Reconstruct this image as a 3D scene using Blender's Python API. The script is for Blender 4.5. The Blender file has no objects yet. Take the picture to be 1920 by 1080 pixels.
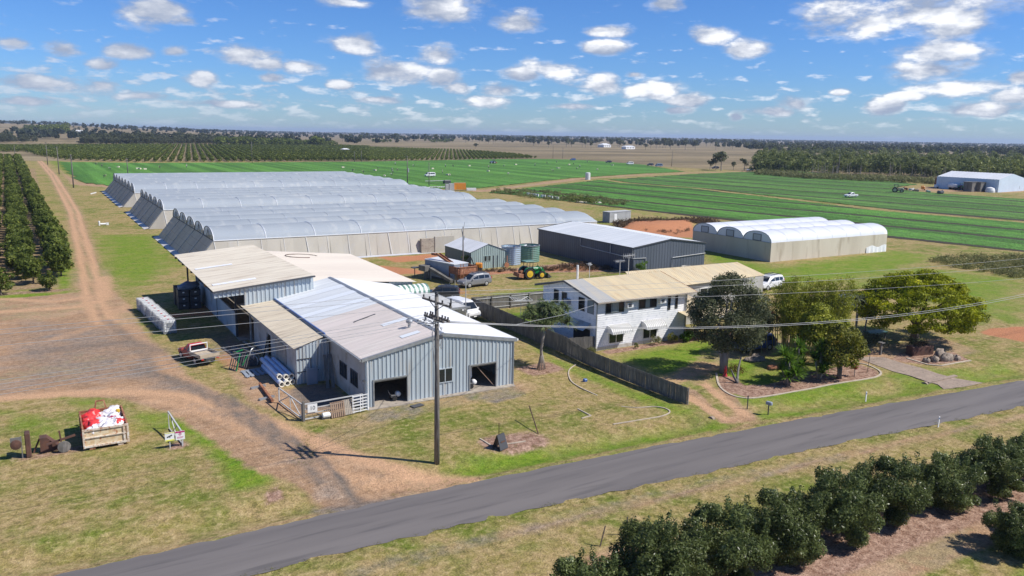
import bpy, math, random
import numpy as np
from mathutils import Matrix, Vector
R = math.radians
SC = bpy.context.scene
COL = SC.collection
random.seed(7)

# ------------------------------------------------------------------ camera
F_PX, CAM_H = 1500.0, 21.0
YAW, PITCH, ROLL = R(30.9), math.atan(288.5 / 1500), math.atan(0.0165)
FW = Vector((math.sin(YAW) * math.cos(PITCH), math.cos(YAW) * math.cos(PITCH), -math.sin(PITCH)))
_rt = Vector((math.cos(YAW), -math.sin(YAW), 0)); _up = _rt.cross(FW)
RT = _rt * math.cos(ROLL) + _up * math.sin(ROLL)
UP = _up * math.cos(ROLL) - _rt * math.sin(ROLL)
cam = bpy.data.cameras.new('camera'); camo = bpy.data.objects.new('camera', cam); COL.objects.link(camo)
cam.sensor_width = 36.0; cam.lens = F_PX / 1920 * 36.0
cam.clip_start = 0.5; cam.clip_end = 40000
m = Matrix.Identity(4)
for i in range(3):
    m[i][0] = RT[i]; m[i][1] = UP[i]; m[i][2] = -FW[i]
m[2][3] = CAM_H
camo.matrix_world = m
SC.camera = camo
ORD = 'first second third fourth fifth sixth seventh eighth ninth tenth eleventh twelfth thirteenth fourteenth fifteenth sixteenth seventeenth eighteenth nineteenth twentieth'.split()

def ray(x, y):
    return FW * F_PX + RT * (x - 960) - UP * (y - 540)
def G(x, y, z=0.0):                      # survey helper: where a sight line meets the level z
    d = ray(x, y); t = (z - CAM_H) / d.z
    return (d.x * t, d.y * t)
def SX(x, y, X):
    d = ray(x, y); t = X / d.x
    return d.y * t, CAM_H + d.z * t
def SY(x, y, Y):
    d = ray(x, y); t = Y / d.y
    return d.x * t, CAM_H + d.z * t

# ------------------------------------------------------------------ light
SUN_AZ, SUN_EL = 130.0, 47.4
w = bpy.data.worlds.new('World'); SC.world = w; w.use_nodes = True
SC.view_settings.view_transform = 'Standard'; SC.view_settings.look = 'None'
SC.view_settings.gamma = 1; SC.view_settings.exposure = 0.20
sl = bpy.data.lights.new('sun', 'SUN'); sl.energy = 4.9; sl.angle = R(0.5); sl.color = (1.0, 0.955, 0.89)
so = bpy.data.objects.new('sun', sl); COL.objects.link(so)
_d = Vector((math.sin(R(SUN_AZ)) * math.cos(R(SUN_EL)), math.cos(R(SUN_AZ)) * math.cos(R(SUN_EL)), math.sin(R(SUN_EL))))
so.rotation_euler = _d.to_track_quat('Z', 'Y').to_euler()
so.location = _d * 200

def build_sky():
    nt = w.node_tree; N = nt.nodes; L = nt.links
    for n in list(N): N.remove(n)
    out = N.new('ShaderNodeOutputWorld'); bg = N.new('ShaderNodeBackground'); L.new(bg.outputs[0], out.inputs[0])
    bg.inputs[1].default_value = 0.1
    sky = N.new('ShaderNodeTexSky'); sky.sky_type = 'NISHITA'; sky.sun_disc = False
    sky.sun_elevation = R(SUN_EL); sky.sun_rotation = R(SUN_AZ); sky.altitude = 20
    sky.air_density = 1.0; sky.dust_density = 0.15; sky.ozone_density = 3.5
    def math_(op, a, b=None, c=None, clamp=False):
        n = N.new('ShaderNodeMath'); n.operation = op; n.use_clamp = clamp
        for i, v in enumerate((a, b, c)):
            if v is None: continue
            if isinstance(v, (int, float)): n.inputs[i].default_value = v
            else: L.new(v, n.inputs[i])
        return n.outputs[0]
    tc = N.new('ShaderNodeTexCoord'); sep = N.new('ShaderNodeSeparateXYZ'); L.new(tc.outputs['Generated'], sep.inputs[0])
    az = math_('ARCTAN2', sep.outputs[0], sep.outputs[1]); el = math_('ARCSINE', sep.outputs[2])
    uv = N.new('ShaderNodeCombineXYZ'); L.new(az, uv.inputs[0]); L.new(el, uv.inputs[1])
    # directions of the cumulus clouds: centre, half width, half height (surveyed angles)
    C = [(1720,22,160,42),(1640,40,60,26),(1800,48,70,24),(1760,98,72,24),(1745,130,78,20),(1800,165,70,14),(1340,66,38,17),(1400,92,40,18),
         (1045,132,62,22),(1128,156,40,17),(985,142,48,13),(1225,168,50,18),(830,20,80,30),(965,45,52,22),(645,4,50,9),(300,22,66,22),
         (350,38,40,14),(660,82,52,18),(812,100,48,18),(452,104,60,19),(500,120,36,12),(735,135,78,20),(835,146,40,17),(570,124,46,14),
         (382,146,28,12),(508,146,26,8),(120,93,32,13),(190,122,30,11),(240,96,42,12),(330,97,26,9),(195,162,42,15),(75,155,66,13),
         (1130,91,42,13),(1240,8,42,15),(1140,58,40,9),(1500,195,36,13),(1455,210,48,9),(1662,200,32,13),(1840,206,76,15),(1900,180,40,13),
         (1912,144,18,11),(915,190,52,11),(945,168,52,14),(705,186,54,9),(640,160,26,10),(1575,173,16,6),(1380,219,14,8),(1290,190,38,13),
         (1272,208,32,9),(860,165,30,12),(430,195,60,8),(260,180,50,9),(40,190,50,8),(1060,200,50,7),(1190,140,20,6),(20,80,28,9),(1700,180,30,7),
         (1560,90,0.1,0.1)]
    acc = None
    for (px, py, hw, hh) in C:
        d = ray(px, py).normalized()
        u = math.atan2(d.x, d.y); v = math.asin(d.z); a = hw / 1320.0; b = hh / 1240.0
        n = N.new('ShaderNodeVectorMath'); n.operation = 'MULTIPLY_ADD'; L.new(uv.outputs[0], n.inputs[0])
        n.inputs[1].default_value = (1 / a, 1 / b, 0); n.inputs[2].default_value = (-u / a, -v / b, 0)
        l = N.new('ShaderNodeVectorMath'); l.operation = 'LENGTH'; L.new(n.outputs[0], l.inputs[0])
        acc = l.outputs['Value'] if acc is None else math_('MINIMUM', acc, l.outputs['Value'])
    def fbm(scale, sx, sy, dy=0.0, det=6, rough=0.6, off=0.0):
        n = N.new('ShaderNodeVectorMath'); n.operation = 'MULTIPLY_ADD'; L.new(uv.outputs[0], n.inputs[0])
        n.inputs[1].default_value = (sx, sy, 1); n.inputs[2].default_value = (off, dy + off, off)
        t = N.new('ShaderNodeTexNoise'); t.inputs['Scale'].default_value = scale; t.inputs['Detail'].default_value = det
        t.inputs['Roughness'].default_value = rough; L.new(n.outputs[0], t.inputs['Vector']); return t.outputs[0]
    f0 = fbm(13, 1.0, 2.3, det=8, rough=0.6); f1 = fbm(13, 1.0, 2.3, dy=0.035, det=4, rough=0.5)
    big = math_('SUBTRACT', 1.0, acc)
    dens = math_('ADD', big, math_('MULTIPLY', math_('SUBTRACT', f0, 0.5), 2.9))
    al = N.new('ShaderNodeMapRange'); al.interpolation_type = 'SMOOTHERSTEP'; L.new(dens, al.inputs[0])
    al.inputs[1].default_value = -0.08; al.inputs[2].default_value = 0.75
    # low band of small far clouds
    g0 = fbm(30, 1.0, 3.2, off=4.1, det=5, rough=0.55); g1 = fbm(30, 1.0, 3.2, dy=0.03, off=4.1, det=5, rough=0.55)
    band = N.new('ShaderNodeMapRange'); band.interpolation_type = 'SMOOTHSTEP'; L.new(el, band.inputs[0])
    band.inputs[1].default_value = 0.105; band.inputs[2].default_value = 0.035
    azb = N.new('ShaderNodeMapRange'); L.new(az, azb.inputs[0]); azb.inputs[1].default_value = 0.75; azb.inputs[2].default_value = 0.1
    azb.inputs[3].default_value = 0.5; azb.inputs[4].default_value = 1.0
    bd = math_('ADD', math_('SUBTRACT', g0, 0.605), math_('MULTIPLY', math_('MULTIPLY', band.outputs[0], azb.outputs[0]), 0.13))
    bal = N.new('ShaderNodeMapRange'); bal.interpolation_type = 'SMOOTHSTEP'; L.new(bd, bal.inputs[0])
    bal.inputs[1].default_value = -0.02; bal.inputs[2].default_value = 0.14
    low = N.new('ShaderNodeMapRange'); L.new(el, low.inputs[0]); low.inputs[1].default_value = 0.0; low.inputs[2].default_value = 0.03
    low.inputs[3].default_value = 0.15; low.inputs[4].default_value = 0.62
    top = N.new('ShaderNodeMapRange'); L.new(el, top.inputs[0]); top.inputs[1].default_value = 0.16; top.inputs[2].default_value = 0.10
    bala = math_('MULTIPLY', math_('MULTIPLY', bal.outputs[0], low.outputs[0]), top.outputs[0])
    def lit(a, b):
        return math_('ADD', 0.56, math_('MULTIPLY', math_('SUBTRACT', a, b), 3.2), clamp=True)
    lt = math_('MAXIMUM', math_('MULTIPLY', lit(f0, f1), al.outputs[0]), math_('MULTIPLY', lit(g0, g1), math_('SUBTRACT', 1.0, al.outputs[0])))
    # left clouds are greyer
    side = N.new('ShaderNodeMapRange'); L.new(az, side.inputs[0]); side.inputs[1].default_value = 0.0; side.inputs[2].default_value = 0.62
    side.inputs[3].default_value = 0.55; side.inputs[4].default_value = 1.0
    lt2 = math_('MULTIPLY', lt, side.outputs[0])
    cr = N.new('ShaderNodeValToRGB'); L.new(lt2, cr.inputs[0])
    e = cr.color_ramp.elements; e[0].position = 0.12; e[0].color = (3.3, 3.9, 5.2, 1); e[1].position = 0.9; e[1].color = (9.4, 9.5, 9.8, 1)
    m1 = cr.color_ramp.elements.new(0.42); m1.color = (5.2, 5.6, 6.5, 1)
    # colour trim of the clear sky
    tint = N.new('ShaderNodeMix'); tint.data_type = 'RGBA'; tint.blend_type = 'MULTIPLY'; tint.inputs[0].default_value = 1
    L.new(sky.outputs[0], tint.inputs[6]); tr_ = N.new('ShaderNodeValToRGB'); te = N.new('ShaderNodeMapRange'); L.new(el, te.inputs[0]); te.inputs[1].default_value = 0.0; te.inputs[2].default_value = 0.6; L.new(te.outputs[0], tr_.inputs[0])
    q = tr_.color_ramp.elements; q[0].position = 0.0; q[0].color = TINT[0] + (1,); q[1].position = 0.9; q[1].color = (0.5, 0.66, 0.95, 1)
    for pp, cc in ((0.12, TINT[1]), (0.35, TINT[2])): k = q.new(pp); k.color = cc + (1,)
    L.new(tr_.outputs[0], tint.inputs[7])
    alpha = math_('SUBTRACT', 1.0, math_('MULTIPLY', math_('SUBTRACT', 1.0, al.outputs[0]), math_('SUBTRACT', 1.0, bala)))
    alpha = math_('MULTIPLY', alpha, 0.96)
    mix = N.new('ShaderNodeMix'); mix.data_type = 'RGBA'; L.new(alpha, mix.inputs[0]); L.new(tint.outputs[2], mix.inputs[6]); L.new(cr.outputs[0], mix.inputs[7])
    L.new(mix.outputs[2], bg.inputs[0])
TINT = ((0.52, 0.72, 1.05), (0.42, 0.68, 1.14), (0.37, 0.64, 1.08))
build_sky()

# ------------------------------------------------------------------ materials
MATS = {}
def new_mat(name):
    m = bpy.data.materials.new(name); m.use_nodes = True; MATS[name] = m
    nt = m.node_tree; b = nt.nodes['Principled BSDF']
    return m, nt, b
def mat(name, c, c2=None, scale=2.0, rough=0.7, metal=0.0, amt=1.0, stretch=(1, 1, 1), lo=0.35, hi=0.65, c3=None, scale3=8.0, bump=0.0, rnd=0.0, det=4, spec=None, trans=0.0, obj=True):
    m, nt, b = new_mat(name); N = nt.nodes; L = nt.links
    b.inputs['Roughness'].default_value = rough; b.inputs['Metallic'].default_value = metal
    if spec is not None: b.inputs['Specular IOR Level'].default_value = spec
    b.inputs['Base Color'].default_value = tuple(c) + (1,)
    cur = None
    if c2 is not None or bump or rnd:
        tc = N.new('ShaderNodeTexCoord'); mp = N.new('ShaderNodeMapping'); mp.inputs['Scale'].default_value = stretch
        L.new(tc.outputs['Object'], mp.inputs[0])
    if c2 is not None:
        t = N.new('ShaderNodeTexNoise'); t.inputs['Scale'].default_value = scale; t.inputs['Detail'].default_value = det; L.new(mp.outputs[0], t.inputs[0])
        mr = N.new('ShaderNodeMapRange'); mr.inputs[1].default_value = lo; mr.inputs[2].default_value = hi; mr.inputs[4].default_value = amt; L.new(t.outputs[0], mr.inputs[0])
        mx = N.new('ShaderNodeMix'); mx.data_type = 'RGBA'; L.new(mr.outputs[0], mx.inputs[0]); mx.inputs[6].default_value = tuple(c) + (1,); mx.inputs[7].default_value = tuple(c2) + (1,)
        cur = mx.outputs[2]
        if c3 is not None:
            t3 = N.new('ShaderNodeTexNoise'); t3.inputs['Scale'].default_value = scale3; t3.inputs['Detail'].default_value = 6; L.new(mp.outputs[0], t3.inputs[0])
            m3 = N.new('ShaderNodeMapRange'); m3.inputs[1].default_value = 0.54; m3.inputs[2].default_value = 0.68; L.new(t3.outputs[0], m3.inputs[0])
            x3 = N.new('ShaderNodeMix'); x3.data_type = 'RGBA'; L.new(m3.outputs[0], x3.inputs[0]); L.new(cur, x3.inputs[6]); x3.inputs[7].default_value = tuple(c3) + (1,)
            cur = x3.outputs[2]
    if rnd:
        oi = N.new('ShaderNodeObjectInfo'); hs = N.new('ShaderNodeHueSaturation')
        mr = N.new('ShaderNodeMapRange'); mr.inputs[3].default_value = 1 - rnd; mr.inputs[4].default_value = 1 + rnd; L.new(oi.outputs['Random'], mr.inputs[0]); L.new(mr.outputs[0], hs.inputs['Value'])
        if cur is not None: L.new(cur, hs.inputs['Color'])
        else: hs.inputs['Color'].default_value = tuple(c) + (1,)
        cur = hs.outputs[0]
    if cur is not None: L.new(cur, b.inputs['Base Color'])
    if bump:
        t = N.new('ShaderNodeTexNoise'); t.inputs['Scale'].default_value = scale * 4; t.inputs['Detail'].default_value = 5; L.new(mp.outputs[0], t.inputs[0])
        bp = N.new('ShaderNodeBump'); bp.inputs['Strength'].default_value = bump; bp.inputs['Distance'].default_value = 0.05; L.new(t.outputs[0], bp.inputs['Height']); L.new(bp.outputs[0], b.inputs['Normal'])
    if trans:
        tr = N.new('ShaderNodeBsdfTranslucent'); ms = N.new('ShaderNodeMixShader'); ms.inputs[0].default_value = trans
        if cur is not None: L.new(cur, tr.inputs[0])
        else: tr.inputs[0].default_value = tuple(c) + (1,)
        L.new(b.outputs[0], ms.inputs[1]); L.new(tr.outputs[0], ms.inputs[2]); L.new(ms.outputs[0], N['Material Output'].inputs[0])
    return m
def leafmat(name, dark, light, tip=None, scale=0.6, rnd=0.12, gloss=0.55):
    m, nt, b = new_mat(name); N = nt.nodes; L = nt.links
    g = N.new('ShaderNodeNewGeometry'); tc = N.new('ShaderNodeTexCoord')
    t = N.new('ShaderNodeTexNoise'); t.inputs['Scale'].default_value = scale; t.inputs['Detail'].default_value = 3; L.new(tc.outputs['Object'], t.inputs[0])
    a = N.new('ShaderNodeMath'); a.operation = 'MULTIPLY_ADD'; L.new(g.outputs['Random Per Island'], a.inputs[0]); a.inputs[1].default_value = 0.55
    s = N.new('ShaderNodeMath'); s.operation = 'MULTIPLY_ADD'; L.new(t.outputs[0], s.inputs[0]); s.inputs[1].default_value = 1.6; s.inputs[2].default_value = -0.58; L.new(s.outputs[0], a.inputs[2])
    cr = N.new('ShaderNodeValToRGB'); L.new(a.outputs[0], cr.inputs[0]); e = cr.color_ramp.elements
    e[0].position = 0.1; e[0].color = tuple(dark) + (1,); e[1].position = 0.85; e[1].color = tuple(light) + (1,)
    if tip: k = cr.color_ramp.elements.new(1.0); k.color = tuple(tip) + (1,)
    oi = N.new('ShaderNodeObjectInfo'); hs = N.new('ShaderNodeHueSaturation'); L.new(cr.outputs[0], hs.inputs['Color'])
    mr = N.new('ShaderNodeMapRange'); mr.inputs[3].default_value = 1 - rnd; mr.inputs[4].default_value = 1 + rnd; L.new(oi.outputs['Random'], mr.inputs[0]); L.new(mr.outputs[0], hs.inputs['Value'])
    L.new(hs.outputs[0], b.inputs['Base Color']); b.inputs['Roughness'].default_value = gloss; b.inputs['Specular IOR Level'].default_value = 0.2
    tr = N.new('ShaderNodeBsdfTranslucent'); ms = N.new('ShaderNodeMixShader'); ms.inputs[0].default_value = 0.38
    L.new(hs.outputs[0], tr.inputs[0]); L.new(b.outputs[0], ms.inputs[1]); L.new(tr.outputs[0], ms.inputs[2]); L.new(ms.outputs[0], N['Material Output'].inputs[0])
    return m

# ------------------------------------------------------------------ mesh building
class MB:
    def __init__(s): s.v = []; s.f = []; s.mi = []
    def add(s, vs, fs, mi=0):
        o = len(s.v); s.v += [tuple(x) for x in vs]; s.f += [tuple(i + o for i in f) for f in fs]; s.mi += [mi] * len(fs); return s
    def quad(s, a, b, c, d, mi=0): return s.add([a, b, c, d], [(0, 1, 2, 3)], mi)
    def poly(s, pts, mi=0): return s.add(pts, [tuple(range(len(pts)))], mi)
    def bx(s, x0, y0, z0, x1, y1, z1, mi=0):
        v = [(x, y, z) for z in (z0, z1) for (x, y) in ((x0, y0), (x1, y0), (x1, y1), (x0, y1))]
        return s.add(v, [(3, 2, 1, 0), (4, 5, 6, 7), (0, 1, 5, 4), (1, 2, 6, 5), (2, 3, 7, 6), (3, 0, 4, 7)], mi)
    def box(s, c, sz, rz=0.0, ry=0.0, mi=0, bev=0.0):
        M = Matrix.Rotation(rz, 3, 'Z') @ Matrix.Rotation(ry, 3, 'Y'); hx, hy, hz = sz[0] / 2, sz[1] / 2, sz[2] / 2
        if bev:
            k = bev; pr = [(-hx + k, -hy), (hx - k, -hy), (hx, -hy + k), (hx, hy - k), (hx - k, hy), (-hx + k, hy), (-hx, hy - k), (-hx, -hy + k)]
            v = []
            for z, q in ((-hz, 1), (hz - k, 1), (hz, 0)):
                for (x, y) in pr:
                    if not q: x *= (hx - k * .7) / hx; y *= (hy - k * .7) / hy
                    v.append(M @ Vector((x, y, z)) + Vector(c))
            fs = [tuple(range(7, -1, -1)), tuple(range(16, 24))]
            for r in (0, 8):
                for i in range(8): j = (i + 1) % 8; fs.append((r + i, r + j, r + 8 + j, r + 8 + i))
            return s.add(v, fs, mi)
        v = [M @ Vector((x * hx, y * hy, z * hz)) + Vector(c) for z in (-1, 1) for (x, y) in ((-1, -1), (1, -1), (1, 1), (-1, 1))]
        return s.add(v, [(3, 2, 1, 0), (4, 5, 6, 7), (0, 1, 5, 4), (1, 2, 6, 5), (2, 3, 7, 6), (3, 0, 4, 7)], mi)
    def tube(s, pts, r, n=6, mi=0, caps=True):
        pts = [Vector(p) for p in pts]; rs = r if isinstance(r, (list, tuple)) else [r] * len(pts)
        o = len(s.v); prev = None
        for i, p in enumerate(pts):
            t = (pts[min(i + 1, len(pts) - 1)] - pts[max(i - 1, 0)]).normalized()
            if prev is None:
                a = Vector((0, 0, 1)) if abs(t.z) < 0.9 else Vector((1, 0, 0)); u = t.cross(a).normalized()
            else:
                u = (prev - t * prev.dot(t)).normalized()
            prev = u; v = t.cross(u)
            for k in range(n):
                an = 2 * math.pi * k / n
                s.v.append(tuple(p + (u * math.cos(an) + v * math.sin(an)) * rs[i]))
        for i in range(len(pts) - 1):
            for k in range(n):
                k2 = (k + 1) % n
                s.f.append((o + i * n + k, o + i * n + k2, o + (i + 1) * n + k2, o + (i + 1) * n + k)); s.mi.append(mi)
        if caps:
            s.f.append(tuple(o + k for k in range(n - 1, -1, -1))); s.mi.append(mi)
            b = o + (len(pts) - 1) * n; s.f.append(tuple(b + k for k in range(n))); s.mi.append(mi)
        return s
    def bar(s, a, b, w, h=None, mi=0):
        h = h or w; a = Vector(a); b = Vector(b); t = (b - a).normalized()
        up = Vector((0, 0, 1)) if abs(t.z) < 0.95 else Vector((0, 1, 0)); u = t.cross(up).normalized() * (w / 2); v = u.cross(t).normalized() * (h / 2)
        vs = [p + x for p in (a, b) for x in (-u - v, u - v, u + v, -u + v)]
        return s.add(vs, [(3, 2, 1, 0), (4, 5, 6, 7), (0, 1, 5, 4), (1, 2, 6, 5), (2, 3, 7, 6), (3, 0, 4, 7)], mi)
    def lathe(s, c, prof, n=16, mi=0, axis='Z', caps=True):
        o = len(s.v)
        for (r, z) in prof:
            for k in range(n):
                an = 2 * math.pi * k / n; a, b = r * math.cos(an), r * math.sin(an)
                p = (a, b, z) if axis == 'Z' else ((a, z, b) if axis == 'Y' else (z, a, b))
                s.v.append((c[0] + p[0], c[1] + p[1], c[2] + p[2]))
        for i in range(len(prof) - 1):
            for k in range(n):
                k2 = (k + 1) % n; s.f.append((o + i * n + k, o + i * n + k2, o + (i + 1) * n + k2, o + (i + 1) * n + k)); s.mi.append(mi)
        if caps:
            s.f.append(tuple(o + k for k in range(n - 1, -1, -1))); s.mi.append(mi)
            b = o + (len(prof) - 1) * n; s.f.append(tuple(b + k for k in range(n))); s.mi.append(mi)
        return s
    def ribs(s, A, B, C, D, pitch=0.4, depth=0.04, duty=0.35, mi=0):
        # sheet A-B (one end) to D-C (other end) with ribs running from AB to DC
        A, B, C, D = map(Vector, (A, B, C, D)); L = max((B - A).length, (C - D).length); n = max(1, int(round(L / pitch)))
        nr = (B - A).cross(D - A).normalized() * depth; pr = []
        for i in range(n):
            t = i / n; w = duty / n; g = 0.12 / n
            pr += [(t, 0), (t + g, 1), (t + w, 1), (t + w + g, 0)]
        pr.append((1, 0)); o = len(s.v)
        for (t, h) in pr:
            s.v.append(tuple(A.lerp(B, t) + nr * h)); s.v.append(tuple(D.lerp(C, t) + nr * h))
        for i in range(len(pr) - 1):
            a = o + 2 * i; s.f.append((a, a + 2, a + 3, a + 1)); s.mi.append(mi)
        return s
    def prism(s, poly, z0, z1, mi=0):
        n = len(poly); v = [(x, y, z0) for x, y in poly] + [(x, y, z1) for x, y in poly]
        return s.add(v, [tuple(range(n - 1, -1, -1)), tuple(range(n, 2 * n))] + [(i, (i + 1) % n, n + (i + 1) % n, n + i) for i in range(n)], mi)
    def loft(s, rings, mi=0, caps=True):
        o = len(s.v); n = len(rings[0])
        for r in rings: s.v += [tuple(p) for p in r]
        for i in range(len(rings) - 1):
            for k in range(n):
                k2 = (k + 1) % n; s.f.append((o + i * n + k, o + i * n + k2, o + (i + 1) * n + k2, o + (i + 1) * n + k)); s.mi.append(mi)
        if caps:
            s.f.append(tuple(o + k for k in range(n - 1, -1, -1))); s.mi.append(mi)
            b = o + (len(rings) - 1) * n; s.f.append(tuple(b + k for k in range(n))); s.mi.append(mi)
        return s

def link(name, me, parent=None, loc=(0, 0, 0), rz=0.0):
    o = bpy.data.objects.new(name, me); COL.objects.link(o); o.location = loc; o.rotation_euler = (0, 0, rz)
    if parent is not None: o.parent = parent
    return o
def build(name, mb, mt, parent=None, loc=(0, 0, 0), world=False, smooth=False, label=None, rz=0.0):
    off = Vector((0, 0, 0))
    if world:
        p = parent
        while p is not None: off += Vector(p.location); p = p.parent
    vs = [(v[0] - off[0], v[1] - off[1], v[2] - off[2]) for v in mb.v] if world else mb.v
    me = bpy.data.meshes.new(name); me.from_pydata(vs, [], mb.f)
    mts = mt if isinstance(mt, (list, tuple)) else [mt]
    for x in mts: me.materials.append(MATS[x] if isinstance(x, str) else x)
    if len(mts) > 1: me.polygons.foreach_set('material_index', mb.mi)
    if smooth: me.polygons.foreach_set('use_smooth', [True] * len(me.polygons))
    o = link(name, me, parent, loc, rz)
    if label: o['label'] = label
    return o
def tag(o, label, cat, group=None, kind=None):
    o['label'] = label; o['category'] = cat
    if group: o['group'] = group
    if kind: o['kind'] = kind
    return o
def thing(name, label, cat, loc=(0, 0, 0), rz=0.0, group=None):
    o = bpy.data.objects.new(name, None); COL.objects.link(o); o.location = loc; o.rotation_euler = (0, 0, rz)
    o.empty_display_size = 0.3
    return tag(o, label, cat, group)
def dup(root, loc, rz=0.0, label=None, scale=1.0, group=None):
    kids = {}
    def rec(o, par):
        c = o.copy(); COL.objects.link(c)
        if par is not None: c.parent = par
        for ch in CH.get(o.name, []): rec(ch, c)
        return c
    r = rec(root, None); r.location = loc; r.rotation_euler = (root.rotation_euler[0], root.rotation_euler[1], rz)
    s = scale if isinstance(scale, (tuple, list)) else (scale,) * 3
    r.scale = s
    if label: r['label'] = label
    if group: r['group'] = group
    return r
CH = {}
def index_children(root):
    for o in COL.objects:
        if o.parent is not None:
            l = CH.setdefault(o.parent.name, [])
            if o not in l: l.append(o)
def np_mesh(name, V, F, mts, mi=None, smooth=False):
    me = bpy.data.meshes.new(name); V = np.asarray(V, np.float32); F = np.asarray(F, np.int32)
    k = F.shape[1]; me.vertices.add(len(V)); me.vertices.foreach_set('co', V.ravel())
    me.loops.add(F.size); me.loops.foreach_set('vertex_index', F.ravel())
    me.polygons.add(len(F)); me.polygons.foreach_set('loop_start', np.arange(0, F.size, k, dtype=np.int32))
    me.polygons.foreach_set('loop_total', np.full(len(F), k, np.int32))
    if smooth: me.polygons.foreach_set('use_smooth', np.ones(len(F), bool))
    for x in mts: me.materials.append(MATS[x])
    if mi is not None: me.polygons.foreach_set('material_index', np.asarray(mi, np.int32))
    me.update(calc_edges=True); return me

# ---- foliage -------------------------------------------------------
def lumpy(c, r, k, rs, seed, zmin=-0.75):
    g = np.random.default_rng(seed); out = [(c[0], c[1], c[2], r[0] * .72, r[1] * .72, r[2] * .72)]
    for i in range(k):
        while True:
            d = g.normal(size=3); d /= np.linalg.norm(d)
            if d[2] > zmin: break
        q = rs * g.uniform(.75, 1.3)
        out.append((c[0] + d[0] * (r[0] - q * .55), c[1] + d[1] * (r[1] - q * .55), c[2] + d[2] * (r[2] - q * .5), q, q, q * .85))
    return out
def leaves(seed, blobs, n, size, aspect=0.45, shell=0.7, jit=0.9, droop=0.0):
    g = np.random.default_rng(seed); B = np.array(blobs, float); wt = (B[:, 3] * B[:, 4]) ** 1.0; wt /= wt.sum()
    idx = g.choice(len(B), n, p=wt); d = g.normal(size=(n, 3)); d /= np.linalg.norm(d, axis=1)[:, None]
    rad = g.uniform(shell, 1.06, n) ** 0.8
    P = B[idx, :3] + d * B[idx, 3:6] * rad[:, None]
    nr = d + g.normal(size=(n, 3)) * jit * .6; nr[:, 2] += 0.25; nr /= np.linalg.norm(nr, axis=1)[:, None]
    t = np.cross(nr, g.normal(size=(n, 3))); t[:, 2] -= droop; t /= np.linalg.norm(t, axis=1)[:, None]; b = np.cross(nr, t)
    s = size * g.uniform(.65, 1.35, n)[:, None]; a = s * aspect
    V = np.stack([P - t * s * .5, P + b * a * .5, P + t * s * .5 + nr * s * .08, P - b * a * .5], 1).reshape(-1, 3)
    F = np.arange(n * 4).reshape(n, 4)
    return V, F
def limb_mesh(mb, base, h, r, ends, n=7, seed=0):
    g = random.Random(seed); bx_, by_, bz_ = base
    fk = h
    mb.tube([(bx_, by_, bz_ - .1), (bx_ + g.uniform(-.05, .05), by_, bz_ + fk * .5), (bx_ + g.uniform(-.1, .1), by_ + g.uniform(-.1, .1), bz_ + fk)], [r * 1.25, r, r * .8], n)
    for e in ends:
        mid = [(bx_ + e[0]) / 2 + g.uniform(-.2, .2), (by_ + e[1]) / 2 + g.uniform(-.2, .2), (bz_ + fk + e[2]) / 2]
        mb.tube([(bx_, by_, bz_ + fk * .85), mid, e], [r * .6, r * .38, r * .12], 5, caps=False)
def tree_parts(t, V, F, leaf, mbt, bark):
    link('crown', np_mesh('crown', V, F, [leaf]), t)
    build('trunk', mbt, bark, t)
def scatter_mesh(tmplV, tmplF, pos, sc, rot, zs=None):
    n = len(pos); k = len(tmplV); c, s = np.cos(rot), np.sin(rot)
    sc = np.asarray(sc); zs = sc if zs is None else zs
    V = np.empty((n, k, 3), np.float32); x, y, z = tmplV[:, 0], tmplV[:, 1], tmplV[:, 2]
    V[:, :, 0] = (c[:, None] * x - s[:, None] * y) * sc[:, None] + pos[:, 0:1]
    V[:, :, 1] = (s[:, None] * x + c[:, None] * y) * sc[:, None] + pos[:, 1:2]
    V[:, :, 2] = z * zs[:, None] + pos[:, 2:3]
    F = (tmplF[None] + (np.arange(n) * k)[:, None, None]).reshape(-1, tmplF.shape[1])
    return V.reshape(-1, 3), F

# ------------------------------------------------------------------ ground
def sst(a, b, x):
    t = np.clip((np.asarray(x, float) - a) / (b - a), 0, 1); return t * t * (3 - 2 * t)
def gz(x, y):
    x = np.asarray(x, float); y = np.asarray(y, float)
    az = np.degrees(np.arctan2(x, np.maximum(y, 1e-3))); d = np.hypot(x, y)
    return 30.0 * (1 - sst(-2, 17, az)) * sst(900, 3300, d) * (y > 0)
def graded(parts, lo, hi, g=1.13):
    a = []
    for (s, e, st) in parts: a += list(np.arange(s, e, st))
    x = parts[-1][1]; st = parts[-1][2]
    while x < hi: a.append(x); x += st; st *= g
    a.append(hi); x = parts[0][0]; st = parts[0][2]; b = []
    while x > lo: st *= g; x -= st; b.append(x)
    return np.array(sorted(b) + a)
GX = graded([(-15, 106, 0.62), (106, 260, 1.6), (260, 480, 6)], -9000, 15000)
GY = graded([(17, 132, 0.62), (132, 330, 1.6), (330, 620, 6)], -300, 17000)
XX, YY = np.meshgrid(GX, GY); PX, PY = XX.ravel(), YY.ravel()

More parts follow.
